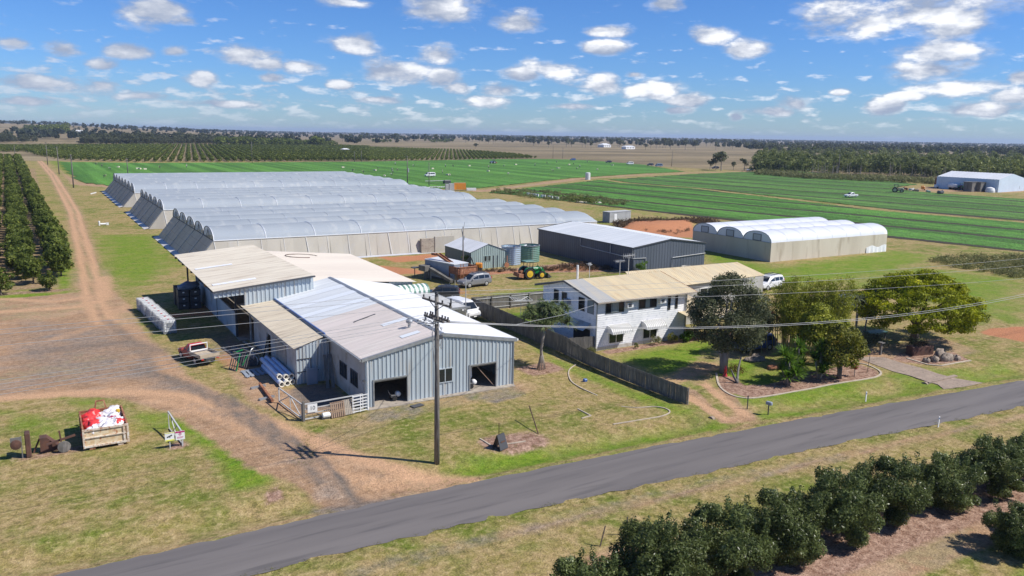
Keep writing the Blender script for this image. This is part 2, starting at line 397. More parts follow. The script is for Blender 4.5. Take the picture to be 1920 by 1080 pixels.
def seg_dist(poly, closed):
    D = np.full(PX.shape, 1e9); n = len(poly)
    for i in range(n if closed else n - 1):
        ax, ay = poly[i]; bx_, by_ = poly[(i + 1) % n]; dx, dy = bx_ - ax, by_ - ay; L2 = dx * dx + dy * dy + 1e-9
        t = np.clip(((PX - ax) * dx + (PY - ay) * dy) / L2, 0, 1)
        D = np.minimum(D, np.hypot(PX - ax - t * dx, PY - ay - t * dy))
    return D
def inside(poly, X=None, Y=None):
    X = PX if X is None else X; Y = PY if Y is None else Y
    r = np.zeros(X.shape, bool); n = len(poly)
    for i in range(n):
        x0, y0 = poly[i]; x1, y1 = poly[(i + 1) % n]
        if y0 == y1: continue
        c = ((y0 > Y) != (y1 > Y)) & (X < (x1 - x0) * (Y - y0) / (y1 - y0) + x0); r ^= c
    return r
def area(pts, soft=1.2, v=1.0, pix=True):
    P_ = [G(*p) for p in pts] if pix else pts
    D = seg_dist(P_, True); D = np.where(inside(P_), D, -D)
    return v * sst(-soft, soft, D)
def stroke(pts, wd, soft=0.6, v=1.0, pix=True):
    P_ = [G(*p) for p in pts] if pix else pts
    return v * (1 - sst(wd / 2 - soft / 2, wd / 2 + soft, seg_dist(P_, False)))
def mx(*a):
    r = a[0]
    for b in a[1:]: r = np.maximum(r, b)
    return r
TRK = [(5.6, 96), (5.3, 110), (5.9, 125), (6.6, 150), (7.4, 190), (8.4, 228), (8.3, 290), (8.0, 400), (6, 520), (4.5, 600)]
dirt = mx(
    area([(-60, 566), (60, 556), (150, 548), (212, 545), (245, 575), (262, 612), (285, 640), (330, 672), (352, 705), (420, 742), (520, 790), (600, 822), (700, 862), (790, 890), (880, 903), (820, 925), (640, 966), (600, 940), (545, 905), (470, 880), (380, 815), (310, 772), (230, 748), (120, 742), (0, 745), (-60, 750)], 1.0),
    stroke([(x - 0.8, y) for x, y in TRK], 0.7, 0.5, 1.0, False), stroke([(x + 0.8, y) for x, y in TRK], 0.7, 0.5, 1.0, False),
    stroke([(5.6, 84), (5.6, 96), (5.3, 110), (6.2, 132)], 5.0, 2.5, 0.62, False), stroke(TRK, 3.6, 2.2, 0.6, False),
    stroke([(14.6, 49.5), (17, 52), (21, 54.2), (27, 54.9), (34, 55.4)], 3.0, 1.5, 0.55, False),
    area([(16.5, 64), (20, 64), (20.5, 56.5), (15.5, 56.5), (13, 62), (13.5, 75), (16.5, 86), (17, 72)], 1.0, 0.8, False),
    stroke([(46.2, 47.6), (44.3, 43.6), (43.6, 41.2)], 0.9, 0.5, 0.9, False), stroke([(49.0, 46.6), (46.6, 42.8), (45.6, 40.6)], 0.9, 0.5, 0.9, False), area([(43.0, 41.8), (47.2, 42.0), (46.2, 39.6), (43.0, 40.0)], 0.7, 0.8, False),
    stroke([(48.5, 49.5), (52, 52), (57, 55)], 3.0, 2.0, 0.55, False), area([(55, 52.6), (68, 51), (69, 56), (57, 57)], 1.5, 0.7, False),
    area([(66, 46), (70.5, 50), (84, 49), (82, 43), (73, 42.8)], 1.0, 0.75, False),
    stroke([(142, 262), (230, 322), (300, 352), (420, 374), (470, 372)], 5.0, 2.0, 0.95, False),
    area([(12, 340), (21, 322), (26, 300), (24, 330), (16, 352), (13, 420), (12, 460)], 2, 0.8, False),
    area([(325, 204), (352, 186), (420, 186), (480, 230), (420, 236), (352, 222), (336, 216)], 4, 0.85, False),
    stroke([(30, 118), (55, 118), (78, 118)], 3.5, 2, 0.3, False),
    stroke([(20, 33.9), (50, 31.9), (80, 29.2)], 0.6, 1.0, 0.7, False), stroke([(-5, 41.4), (21.5, 41.2), (34, 40.3), (75, 36.3)], 0.5, 0.8, 0.6, False),
    area([(20.5, 29.9), (25.5, 30.2), (26.2, 27.2), (22, 25.5)], 0.7, 0.85, False),
    stroke([(25, 22.2), (45, 21.8), (75, 19.5)], 2.6, 0.8, 0.95, False))
gravel = mx(area([(40, 600), (240, 612), (310, 650), (300, 700), (180, 722), (0, 742), (0, 640)], 5.0, 0.52), stroke([(400, 745), (470, 790), (560, 855), (640, 930)], 1.6, 1.4, 0.5),
    stroke([(250, 700), (360, 735), (450, 790)], 1.8, 1.8, 0.55), area([(690, 775), (760, 755), (800, 768), (770, 785), (700, 792)], 0.8, 0.95), area([(870, 740), (960, 722), (985, 742), (930, 755), (880, 752)], 0.8, 0.95),
    area([(585, 945), (690, 935), (760, 945), (650, 975), (590, 965)], 1.2, 0.9), stroke([(12, 34.2), (30, 33.6), (45, 32.3)], 1.0, 1.3, 0.5, False),
    area([(16.8, 64), (20.4, 64), (20.6, 57), (16, 58)], 0.8, 0.45, False))
lush = mx(area([(180, 440), (300, 440), (330, 500), (250, 545), (200, 520)], 4, 0.8), area([(100, 290), (160, 330), (130, 330), (80, 295)], 3, 0.7),
    area([(830, 870), (930, 845), (1080, 830), (1300, 790), (1500, 760), (1700, 725), (1920, 690), (1920, 712), (1600, 762), (1300, 818), (1080, 862), (900, 898), (840, 890)], 1.6, 0.85),
    area([(1150, 668), (1300, 640), (1420, 640), (1440, 700), (1330, 720), (1280, 730), (1200, 690)], 2.0, 0.9), area([(1340, 690), (1640, 690), (1660, 720), (1500, 760), (1390, 760)], 2.0, 0.75),
    area([(905, 555), (1060, 530), (1080, 540), (1000, 570), (930, 560)], 3, 0.85), area([(945, 590), (1040, 575), (1030, 610), (980, 610)], 1, 1.0),
    area([(980, 640), (1110, 700), (1280, 760), (1340, 790), (1290, 790), (1180, 745), (1050, 690)], 1.2, 0.75),
    area([(1300, 460), (1450, 500), (1680, 470), (1760, 480), (1660, 520), (1440, 540), (1320, 490)], 4, 0.8), area([(1580, 530), (1700, 500), (1920, 520), (1920, 610), (1860, 600), (1700, 560)], 5, 0.75),
    area([(0, 770), (60, 775), (110, 800), (130, 830), (40, 800)], 1.6, 0.7), area([(240, 770), (330, 775), (360, 800), (300, 810), (245, 800)], 1.2, 0.7), stroke([(330, 778), (400, 815), (450, 860), (470, 900)], 2.0, 1.5, 0.95),
    area([(130, 745), (190, 745), (190, 775), (150, 785)], 1.2, 0.6), stroke([(540, 805), (600, 840), (690, 870)], 1.2, 1.0, 0.6), area([(1650, 700), (1830, 690), (1900, 680), (1920, 695), (1700, 735)], 1.5, 0.7),
    area([(1880, 0.0), (0, 0)], 1, 0) if False else 0 * PX,
    stroke([(30, 15.5), (45, 16.8), (75, 15.0)], 3.4, 0.8, 1.0, False), area([(1000, 385), (1180, 390), (1290, 408), (1180, 400)], 3, 0.4),
    area([(1740, 385), (1920, 392), (1920, 372), (1800, 368)], 5, 0.7), stroke([(2.8, 80), (3.0, 118), (3.0, 160), (2.4, 230)], 2.0, 1.6, 0.75, False), area([(-20, 100), (2, 108), (3, 116), (-3, 120), (-20, 118)], 1.5, 0.8, False))
mulch = mx(area([(1345, 706), (1352, 730), (1400, 746), (1430, 744), (1560, 720), (1640, 708), (1650, 700), (1640, 692), (1600, 680), (1560, 690), (1500, 700), (1440, 722), (1395, 722), (1375, 706)], 0.4, 1.0),
    area([(47.0, 61.3), (58.6, 61.3), (66, 61.0), (66, 59.2), (58.8, 59.9), (47.0, 60.0)], 0.25, 1.0, False), area([(72, 42.8), (77.2, 41.6), (79, 44.5), (74, 47), (70.5, 45.6)], 0.5, 1.0, False),
    area([(888, 828), (910, 815), (1000, 808), (1036, 820), (1030, 835), (960, 850), (905, 845)], 0.7, 0.7), area([(36.2, 60.4), (40.6, 60.6), (40.4, 57.4), (36.6, 57.2)], 0.9, 0.85, False),
    area([(54.5, 108.8), (63, 107.8), (79, 108.6), (79, 98), (70, 101), (62, 104), (54, 103.8)], 1.0, 0.9, False), area([(6.0, 55.9), (7.6, 56.2), (8.0, 54.6), (6.2, 54.2)], 0.6, 0.7, False), area([(-3, 58.6), (2.0, 58.4), (2.0, 56.8), (-2.6, 56.9)], 0.6, 0.6, False),
    area([(-20, 120), (2.6, 120), (2.4, 480), (-20, 480)], 1.2, 0.5, False), area([(-1.8, 117), (3.5, 117), (3.5, 119.6), (-8, 120), (-10, 117)], 1.0, 0.6, False), area([(500, 915), (525, 912), (540, 935), (490, 945)], 0.5, 0.8),
    stroke([(20, 24.2), (45, 24.0), (75, 21.5)], 3.5, 1.0, 0.75, False), area([(64.5, 53), (69, 53), (69, 49.5), (63, 49.8)], 1.0, 0.6, False))
orange = mx(area([(12.2, 97.5), (17, 96.5), (17, 94.8), (11, 95.3), (9, 97)], 0.8, 0.85, False), area([(38.8, 120), (47, 119.5), (51, 113), (50, 109), (44, 111), (38.6, 114)], 1.5, 0.8, False), area([(44.5, 95), (49.6, 97), (50, 93.4), (44, 90.5)], 1.2, 0.55, False),
    area([(112, 143), (122, 149), (138, 146), (129, 133), (121, 124), (113, 131)], 2.5, 0.9, False), area([(56, 107.5), (63, 106.8), (79, 107.5), (79, 99), (70, 101.5), (62, 103.5), (56, 104.2)], 1.5, 0.6, False), area([(89.6, 47.8), (92.6, 48.6), (110, 44), (110, 39), (90, 43)], 0.7, 1.0, False), stroke([(14.5, 96.4), (22, 106), (24, 112)], 2, 1, 0.5, False),
    area([(12.4, 77), (15, 77.5), (16, 71), (13.8, 70.5)], 0.8, 0.5, False), area([(49.6, 130), (52, 127), (60, 127.4), (60, 121), (50, 121)], 1.5, 0.9, False), area([(70, 730), (130, 725), (100, 700), (60, 712)], 1, 0.0))
worn = mx(stroke([(880, 898), (760, 884), (640, 850), (540, 805), (430, 765), (340, 742), (240, 735), (120, 738), (0, 748)], 1.0, 1.2, 0.95), stroke([(850, 912), (740, 905), (640, 890), (540, 845), (450, 800), (360, 765), (280, 750)], 0.8, 1.0, 0.7), stroke([(180, 560), (220, 590), (270, 640), (320, 690), (400, 745), (520, 810)], 0.9, 1.6, 0.5),
    stroke([(0, 585), (80, 580), (150, 575), (195, 562), (195, 520)], 1.2, 1.6, 0.8), stroke([(0, 560), (100, 566), (170, 556)], 0.8, 1.2, 0.8), stroke([(x - 0.8, y) for x, y in TRK], 0.8, 0.5, 0.8, False), stroke([(x + 0.8, y) for x, y in TRK], 0.8, 0.5, 0.8, False), stroke([(0, 650), (90, 640), (200, 605), (240, 570)], 1.0, 1.5, 0.5),
    stroke([(45.4, 48.6), (44.7, 45.5), (43.8, 41.2)], 0.65, 0.4, 1.0, False), stroke([(48.6, 48.4), (46.9, 44.4), (45.8, 41.0)], 0.65, 0.4, 1.0, False), stroke([(46.2, 50.5), (49.5, 51.6), (53, 52.6)], 2.0, 1.2, 0.7, False))
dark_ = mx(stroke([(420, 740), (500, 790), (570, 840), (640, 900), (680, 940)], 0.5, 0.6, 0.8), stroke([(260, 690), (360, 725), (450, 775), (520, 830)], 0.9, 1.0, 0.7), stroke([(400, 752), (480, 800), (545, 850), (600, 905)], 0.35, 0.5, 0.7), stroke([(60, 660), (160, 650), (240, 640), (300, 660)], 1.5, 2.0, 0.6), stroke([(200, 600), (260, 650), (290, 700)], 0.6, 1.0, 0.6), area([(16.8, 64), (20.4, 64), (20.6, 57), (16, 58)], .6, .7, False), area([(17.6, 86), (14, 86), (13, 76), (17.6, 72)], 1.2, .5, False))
far_d = np.hypot(PX, PY)
AZ = np.degrees(np.arctan2(PX, np.maximum(PY, 1e-3)))
pasture = mx(sst(560, 600, PY + 0.15 * PX), sst(400, 430, PX + (PY - 330) * 0.3), sst(0, 1, (PY > 900) * 1.0)) * (PY > 0)
bl = np.zeros(PX.shape)
n_ = len(GY); m_ = len(GX); idx = np.arange(n_ * m_).reshape(n_, m_)
rng = np.random.default_rng(3)
hz = gz(PX, PY)
ditch = 0.35 * stroke([(-15, 42.9), (22, 42.6), (44, 41.6), (75, 38.2), (110, 34)], 1.6, 1.4, 1.0, False)
ditch = ditch * (1 - sst(41, 42.5, PX) * (1 - sst(47.5, 49, PX))) * (1 - sst(64, 65.5, PX) * (1 - sst(71.5, 73, PX)))
near = (far_d < 200)
hz = hz - ditch + near * 0.03 * np.sin(PX * 1.3 + 2 * np.sin(PY * .7)) * np.sin(PY * 1.1 + np.sin(PX * .5)) * (1 - np.clip(dirt, 0, 1) * .6)
mound = area([(113.5, 141), (121, 149.5), (141, 146), (134, 141.5), (121, 138)], 2.0, 1.3, False); hz = hz + mound
F = np.stack([idx[:-1, :-1], idx[:-1, 1:], idx[1:, 1:], idx[1:, :-1]], -1).reshape(-1, 4)

def ground_mat():
    m, nt, b = new_mat('ground_mat'); N = nt.nodes; L = nt.links; b.inputs['Roughness'].default_value = 0.95; b.inputs['Specular IOR Level'].default_value = 0.15
    tc = N.new('ShaderNodeTexCoord')
    def noise(s, det=4, rough=0.55, st=(1, 1, 1), rz=0.0):
        mp = N.new('ShaderNodeMapping'); mp.inputs['Scale'].default_value = st; mp.inputs['Rotation'].default_value = (0, 0, rz); L.new(tc.outputs['Object'], mp.inputs[0])
        t = N.new('ShaderNodeTexNoise'); t.inputs['Scale'].default_value = s; t.inputs['Detail'].default_value = det; t.inputs['Roughness'].default_value = rough; L.new(mp.outputs[0], t.inputs[0]); return t.outputs[0]
    def mr(x, a, c, lo=0.0, hi=1.0):
        n = N.new('ShaderNodeMapRange'); L.new(x, n.inputs[0]); n.inputs[1].default_value = a; n.inputs[2].default_value = c; n.inputs[3].default_value = lo; n.inputs[4].default_value = hi; return n.outputs[0]
    def mix(f, a, c):
        n = N.new('ShaderNodeMix'); n.data_type = 'RGBA'
        if isinstance(f, float): n.inputs[0].default_value = f
        else: L.new(f, n.inputs[0])
        for s, v in ((6, a), (7, c)):
            if isinstance(v, tuple): n.inputs[s].default_value = v + (1,)
            else: L.new(v, n.inputs[s])
        return n.outputs[2]
    def add(a, c, k=1.0, o=0.0):
        n = N.new('ShaderNodeMath'); n.operation = 'MULTIPLY_ADD'; L.new(c, n.inputs[0]); n.inputs[1].default_value = k
        p = N.new('ShaderNodeMath'); p.operation = 'ADD'; p.inputs[1].default_value = o; L.new(a, p.inputs[0]); L.new(p.outputs[0], n.inputs[2]); return n.outputs[0]
    big = noise(0.06, 4); med = noise(0.35, 5, 0.6); fine = noise(2.2, 5, 0.7); vf = noise(9, 3, 0.7); clump = noise(0.9, 6, 0.65)
    A = N.new('ShaderNodeAttribute'); A.attribute_name = 'cover_a'; B = N.new('ShaderNodeAttribute'); B.attribute_name = 'cover_b'
    sa = N.new('ShaderNodeSeparateColor'); L.new(A.outputs['Color'], sa.inputs[0]); sb = N.new('ShaderNodeSeparateColor'); L.new(B.outputs['Color'], sb.inputs[0])
    def brk(mask, nz, k=0.9, w=0.22):
        return mr(add(mask, nz, k, -k * 0.5), 0.5 - w, 0.5 + w)
    # grass: straw / olive / green tufts
    g = mix(mr(clump, 0.42, 0.66), (0.35, 0.255, 0.12), (0.235, 0.20, 0.055))
    g = mix(mr(add(med, big, 0.8, -0.4), 0.46, 0.68), g, (0.145, 0.175, 0.028))
    g = mix(mr(fine, 0.50, 0.70, 0, 0.7), g, (0.41, 0.315, 0.165))
    g = mix(mr(fine, 0.46, 0.28, 0, 0.5), g, (0.09, 0.10, 0.02))
    lushc = mix(mr(clump, 0.3, 0.7), (0.095, 0.19, 0.012), (0.19, 0.245, 0.026)); lushc = mix(mr(fine, 0.42, 0.3, 0, 0.6), lushc, (0.05, 0.095, 0.008)); lushc = mix(mr(vf, 0.55, 0.75, 0, 0.4), lushc, (0.34, 0.34, 0.08))
    mow = noise(0.5, 6, 0.7, (0.3, 1.4, 1), 0.12); lushc = mix(mr(mow, 0.52, 0.66, 0, 0.55), lushc, (0.26, 0.245, 0.055)); lushc = mix(mr(clump, 0.58, 0.74, 0, 0.45), lushc, (0.33, 0.26, 0.10)); g = mix(mr(mow, 0.46, 0.34, 0, 0.4), g, (0.145, 0.15, 0.035))
    g = mix(brk(sa.outputs[2], med, 1.1, 0.35), g, lushc)
    # dirt with wheel worn streaks
    d = mix(mr(med, 0.35, 0.65), (0.40, 0.245, 0.14), (0.29, 0.185, 0.11)); d = mix(mr(fine, 0.5, 0.75, 0, 0.6), d, (0.45, 0.31, 0.20)); d = mix(mr(vf, 0.42, 0.25, 0, 0.5), d, (0.19, 0.13, 0.08))
    d = mix(mr(add(big, clump, 0.5, -0.25), 0.52, 0.6, 0, 0.6), d, (0.30, 0.25, 0.13))
    gr = mix(mr(fine, 0.35, 0.65), (0.185, 0.155, 0.132), (0.25, 0.21, 0.175)); gr = mix(mr(vf, 0.45, 0.3, 0, 0.7), gr, (0.10, 0.09, 0.085))
    wheel = noise(0.3, 6, 0.65, (0.8, 1.5, 1), -0.75); d = mix(mr(wheel, 0.48, 0.62, 0, 0.65), d, (0.46, 0.31, 0.20)); d = mix(mr(wheel, 0.44, 0.34, 0, 0.55), d, (0.25, 0.19, 0.14))
    d = mix(brk(sa.outputs[1], wheel, 1.5, 0.3), d, gr)
    c = mix(brk(sa.outputs[0], clump, 0.9, 0.2), g, d)
    C = N.new('ShaderNodeAttribute'); C.attribute_name = 'cover_c'; sc_ = N.new('ShaderNodeSeparateColor'); L.new(C.outputs['Color'], sc_.inputs[0])
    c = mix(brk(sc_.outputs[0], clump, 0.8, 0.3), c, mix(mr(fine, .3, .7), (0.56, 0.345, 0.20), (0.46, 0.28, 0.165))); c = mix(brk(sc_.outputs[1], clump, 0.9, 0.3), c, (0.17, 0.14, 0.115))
    c2 = mix(brk(sa.outputs[1], clump, 0.9, 0.2), c, gr); c = mix(mr(sa.outputs[0], 0.5, 0.2), c, c2)
    ml = mix(mr(fine, 0.35, 0.65), (0.22, 0.12, 0.08), (0.40, 0.27, 0.20)); ml = mix(mr(vf, 0.45, 0.3, 0, 0.6), ml, (0.09, 0.05, 0.035))
    c = mix(brk(sb.outputs[0], fine, 0.5, 0.15), c, ml)
    oc = mix(mr(fine, 0.35, 0.7), (0.50, 0.23, 0.115), (0.36, 0.15, 0.075)); oc = mix(mr(vf, 0.45, 0.3, 0, 0.5), oc, (0.25, 0.10, 0.05))
    c = mix(brk(sb.outputs[2], clump, 0.7, 0.18), c, oc)
    # dry pasture far away
    s1 = noise(0.006, 6, 0.6, (1, 3.5, 1), -0.45); s2 = noise(0.03, 5, 0.65, (1, 3, 1), -0.45)
    s0 = noise(0.0025, 6, 0.65, (1, 4, 1), -0.5)
    pc = mix(mr(s1, 0.40, 0.60), (0.275, 0.215, 0.125), (0.195, 0.15, 0.085)); pc = mix(mr(s2, 0.50, 0.68, 0, 0.75), pc, (0.15, 0.135, 0.06)); pc = mix(mr(s0, 0.5, 0.6, 0, 0.7), pc, (0.13, 0.105, 0.06)); pc = mix(mr(s0, 0.47, 0.38, 0, 0.6), pc, (0.38, 0.30, 0.18)); pc = mix(mr(s2, 0.45, 0.3, 0, 0.5), pc, (0.37, 0.285, 0.175))
    c = mix(brk(sb.outputs[1], s2, 0.5, 0.15), c, pc)
    mot = add(mr(fine, .3, .7, -.22, .22), mr(vf, .3, .7, -.3, .3), 1.0, 1.0)
    vm = N.new('ShaderNodeVectorMath'); vm.operation = 'SCALE'; L.new(c, vm.inputs[0]); L.new(mot, vm.inputs['Scale']); c = vm.outputs[0]
    L.new(c, b.inputs['Base Color'])
    bp = N.new('ShaderNodeBump'); bp.inputs['Strength'].default_value = 0.9; bp.inputs['Distance'].default_value = 0.12; L.new(add(fine, vf, 0.5), bp.inputs['Height']); L.new(bp.outputs[0], b.inputs['Normal'])
ground_mat()
gm = np_mesh('ground', np.stack([PX, PY, hz], 1), F, ['ground_mat'], smooth=True)
for nm, ch in (('cover_a', (dirt, gravel, lush)), ('cover_b', (mulch, pasture, orange)), ('cover_c', (worn, dark_, 0 * worn))):
    a = gm.attributes.new(nm, 'FLOAT_COLOR', 'POINT'); buf = np.ones((len(PX), 4), np.float32)
    for i in range(3): buf[:, i] = np.clip(ch[i], 0, 1)
    a.data.foreach_set('color', buf.ravel())
go = link('ground', gm); go['kind'] = 'structure'

# ---- sealed road
mat('asphalt', (0.128, 0.115, 0.110), (0.16, 0.144, 0.136), 0.45, 0.9, stretch=(0.1, 1.3, 1), lo=0.35, hi=0.65, c3=(0.108, 0.098, 0.095), scale3=1.6, bump=0.5)
mat('old_concrete', (0.36, 0.275, 0.21), (0.28, 0.215, 0.165), 1.2, 0.9, c3=(0.2, 0.16, 0.12), scale3=5, bump=0.3)
rf = [(-260, 47), (-120, 43.0), (-60, 41.6), (-0.7, 40.9), (21.5, 40.6), (34.1, 39.7), (50, 38.35), (75.2, 35.7), (100, 33.0), (150, 27.3), (260, 15), (500, -12)]
rn = [(-260, 42.6), (-120, 38.6), (-60, 37.3), (-4, 36.75), (18, 36.1), (30.3, 35.05), (47, 33.8), (67.4, 31.7), (100, 28.2), (150, 22.6), (260, 10), (500, -17)]
def spl(pts, xs):
    p = np.array(pts); return np.interp(xs, p[:, 0], p[:, 1])
xs = np.concatenate([np.arange(-260, -20, 8.), np.arange(-20, 110, 0.7), np.arange(110, 500, 10.)])
sm = lambda a: np.convolve(np.pad(a, 6, 'edge'), np.ones(13) / 13, 'valid')
yf = sm(spl(rf, xs)) + rng.normal(0, .06, len(xs)); yn = sm(spl(rn, xs)) + rng.normal(0, .085, len(xs))
V = []; K = 5
for i, x in enumerate(xs):
    for k in range(K):
        t = k / (K - 1); V.append((x, yn[i] * (1 - t) + yf[i] * t, 0.045 + 0.05 * math.sin(math.pi * t) + (0 if 0 < k < K - 1 else -0.03)))
F = [(i * K + k, (i + 1) * K + k, (i + 1) * K + k + 1, i * K + k + 1) for i in range(len(xs) - 1) for k in range(K - 1)]
ro = link('road', np_mesh('road', V, F, ['asphalt'], smooth=True)); ro['kind'] = 'structure'
def flat_slab(name, pts, z, mt, th=0.05):
    mb = MB(); mb.prism(pts, z - th - 0.1, z); o = build(name, mb, mt); o['kind'] = 'structure'; return o
flat_slab('driveway', [(68.0, 47.6), (69.4, 47.2), (70.6, 46.4), (70.3, 44.5), (70.4, 42.5), (70.0, 40.6), (70.1, 38.8), (70.9, 37.0), (68.5, 37.1), (66.0, 37.6), (66.8, 38.6), (66.8, 39.8), (67.1, 41.4), (66.9, 43.0), (67.4, 45.2)], 0.05, 'old_concrete')
mb = MB(); mb.box((68.5, 39.3, .09), (4.3, .35, .14)); o = build('driveway_edge', mb, 'old_concrete'); o['kind'] = 'structure'

# ---- crops
def crop_mat(name, a, b_, soil, rot=True):
    m, nt, b = new_mat(name); N = nt.nodes; L = nt.links; b.inputs['Roughness'].default_value = 0.75; b.inputs['Specular IOR Level'].default_value = 0.25
    at = N.new('ShaderNodeAttribute'); at.attribute_name = 'plant'; tc = N.new('ShaderNodeTexCoord')
    def nz(s, det, st=(1, 1, 1)):
        mp = N.new('ShaderNodeMapping'); mp.inputs['Scale'].default_value = st; L.new(tc.outputs['Object'], mp.inputs[0]); t = N.new('ShaderNodeTexNoise'); t.inputs['Scale'].default_value = s; t.inputs['Detail'].default_value = det; L.new(mp.outputs[0], t.inputs[0]); return t.outputs[0]
    def mr(x, p, q, lo=0, hi=1):
        n = N.new('ShaderNodeMapRange'); L.new(x, n.inputs[0]); n.inputs[1].default_value = p; n.inputs[2].default_value = q; n.inputs[3].default_value = lo; n.inputs[4].default_value = hi; return n.outputs[0]
    def mix(f, x, y):
        n = N.new('ShaderNodeMix'); n.data_type = 'RGBA'; L.new(f, n.inputs[0])
        for s, v in ((6, x), (7, y)):
            if isinstance(v, tuple): n.inputs[s].default_value = v + (1,)
            else: L.new(v, n.inputs[s])
        return n.outputs[2]
    c = mix(mr(nz(0.9, 4), .35, .65), a, b_); c = mix(mr(nz(0.035, 3), .4, .65, 0, .6), c, tuple(x * .72 for x in a)); c = mix(mr(nz(3.0, 3), .45, .3, 0, .7), c, tuple(x * .3 for x in a))
    mp = N.new('ShaderNodeMapping'); mp.inputs['Rotation'].default_value = (0, 0, R(-8.6 if rot else -86)); mp.inputs['Scale'].default_value = (1, 0.02, 1); L.new(tc.outputs['Object'], mp.inputs[0]); st = N.new('ShaderNodeTexNoise'); st.inputs['Scale'].default_value = 0.16; st.inputs['Detail'].default_value = 5; L.new(mp.outputs[0], st.inputs[0])
    c = mix(mr(st.outputs[0], .44, .6, 0, .5), c, tuple(x * .62 for x in a)); c = mix(mr(st.outputs[0], .52, .36, 0, .5), c, tuple(min(1, x * 1.35) for x in b_))
    ad = N.new('ShaderNodeMath'); ad.operation = 'MULTIPLY_ADD'; L.new(nz(1.6, 3), ad.inputs[0]); ad.inputs[1].default_value = 0.8
    sb = N.new('ShaderNodeMath'); sb.operation = 'SUBTRACT'; L.new(at.outputs['Fac'], sb.inputs[0]); sb.inputs[1].default_value = 0.4; L.new(sb.outputs[0], ad.inputs[2])
    c = mix(mr(ad.outputs[0], .28, .5), soil, c); L.new(c, b.inputs['Base Color'])
    bp = N.new('ShaderNodeBump'); bp.inputs['Strength'].default_value = 0.9; bp.inputs['Distance'].default_value = 0.4; L.new(nz(2.2, 4), bp.inputs['Height']); L.new(bp.outputs[0], b.inputs['Normal'])
crop_mat('crop_bright', (0.075, 0.195, 0.030), (0.11, 0.26, 0.04), (0.055, 0.045, 0.025))  # soil tone set dark: shade of the furrows is put into this colour
crop_mat('crop_front', (0.075, 0.195, 0.030), (0.11, 0.26, 0.04), (0.10, 0.07, 0.04), False)
crop_mat('crop_mid', (0.085, 0.19, 0.035), (0.12, 0.24, 0.045), (0.06, 0.05, 0.03))  # soil colour again includes painted furrow shade
def crop_field(poly, az, bed, gap, mt, step_u, step_v, edge=(), seed=1, gapw=0.9, thin=None):
    # u across the rows, v along them
    ca, sa = math.cos(R(az)), math.sin(R(az)); A_ = np.array(poly)
    U = A_[:, 0] * ca - A_[:, 1] * sa; Vv = A_[:, 0] * sa + A_[:, 1] * ca
    us = np.arange(U.min(), U.max(), step_u); vs = np.arange(Vv.min(), Vv.max(), step_v); g = np.random.default_rng(seed)
    uu, vv = np.meshgrid(us, vs); X = uu * ca + vv * sa; Y = -uu * sa + vv * ca
    ph = (uu - us[0] + 0.25 * np.sin(vv * .05)) / bed; row = np.abs(np.sin(math.pi * ph)); n = np.floor(ph)
    isgap = ((n % gap) < 2)
    pl = np.clip((row - .18) * 1.6, 0, 1) * np.where(isgap, 0.06, 1.0)
    if thin is not None: pl = pl * np.clip(thin(X, Y), 0, 1)
    H = 0.05 + pl * (0.12 + 0.04 * g.normal(size=uu.shape)); H = np.maximum(H, 0.03)
    ins = inside(poly, X.ravel(), Y.ravel()).reshape(X.shape)
    idx = np.arange(X.size).reshape(X.shape); fk = ins[:-1, :-1] & ins[1:, 1:] & ins[:-1, 1:] & ins[1:, :-1]
    F = np.stack([idx[:-1, :-1], idx[:-1, 1:], idx[1:, 1:], idx[1:, :-1]], -1)[fk]
    me = np_mesh('crop_field', np.stack([X.ravel(), Y.ravel(), H.ravel()], 1), F, [mt], smooth=True)
    a = me.attributes.new('plant', 'FLOAT', 'POINT'); a.data.foreach_set('value', pl.ravel().astype(np.float32))
    return link('crop_field', me)
f1 = crop_field([(13.5, 455), (14.6, 350), (23, 330), (27, 310), (110, 300), (141, 270), (230, 328), (300, 358), (345, 371), (395, 470), (410, 560), (392, 592), (320, 592), (290, 575), (200, 548), (145, 542), (60, 538), (14, 560)], 90 - 4, 1.8, 1000, 'crop_front', 0.55, 2.4, seed=2)
tag(f1, 'large bright green vegetable field being harvested, in front of the orchard rows', 'crop', kind='stuff')
f2 = crop_field([(141, 255), (236, 313), (229, 287), (236, 250), (219, 147), (226, 110), (236, 60), (170, 50), (166, 78), (160, 110), (152, 160), (148, 196), (146, 236)], -8.6, 1.8, 12, 'crop_bright', 0.34, 1.6, seed=3,
                thin=lambda X, Y: 0.25 + 0.9 * sst(150, 164, X + 0.151 * (Y - 80) * 0.93))
tag(f2, 'green vegetable beds with soil and furrow-shade lines, between the white tunnels and the dirt track', 'crop', kind='stuff')
f3 = crop_field([(241, 314), (330, 349), (400, 365), (440, 368), (410, 300), (372, 236), (330, 222), (318, 200), (320, 160), (300, 60), (245, 60), (232, 110), (226, 147), (240, 250), (234, 288)], -8.6, 1.9, 14, 'crop_mid', 0.47, 2.2, seed=4)
tag(f3, 'darker green vegetable beds reaching the pale blue shed and the gum woodland', 'crop', kind='stuff')

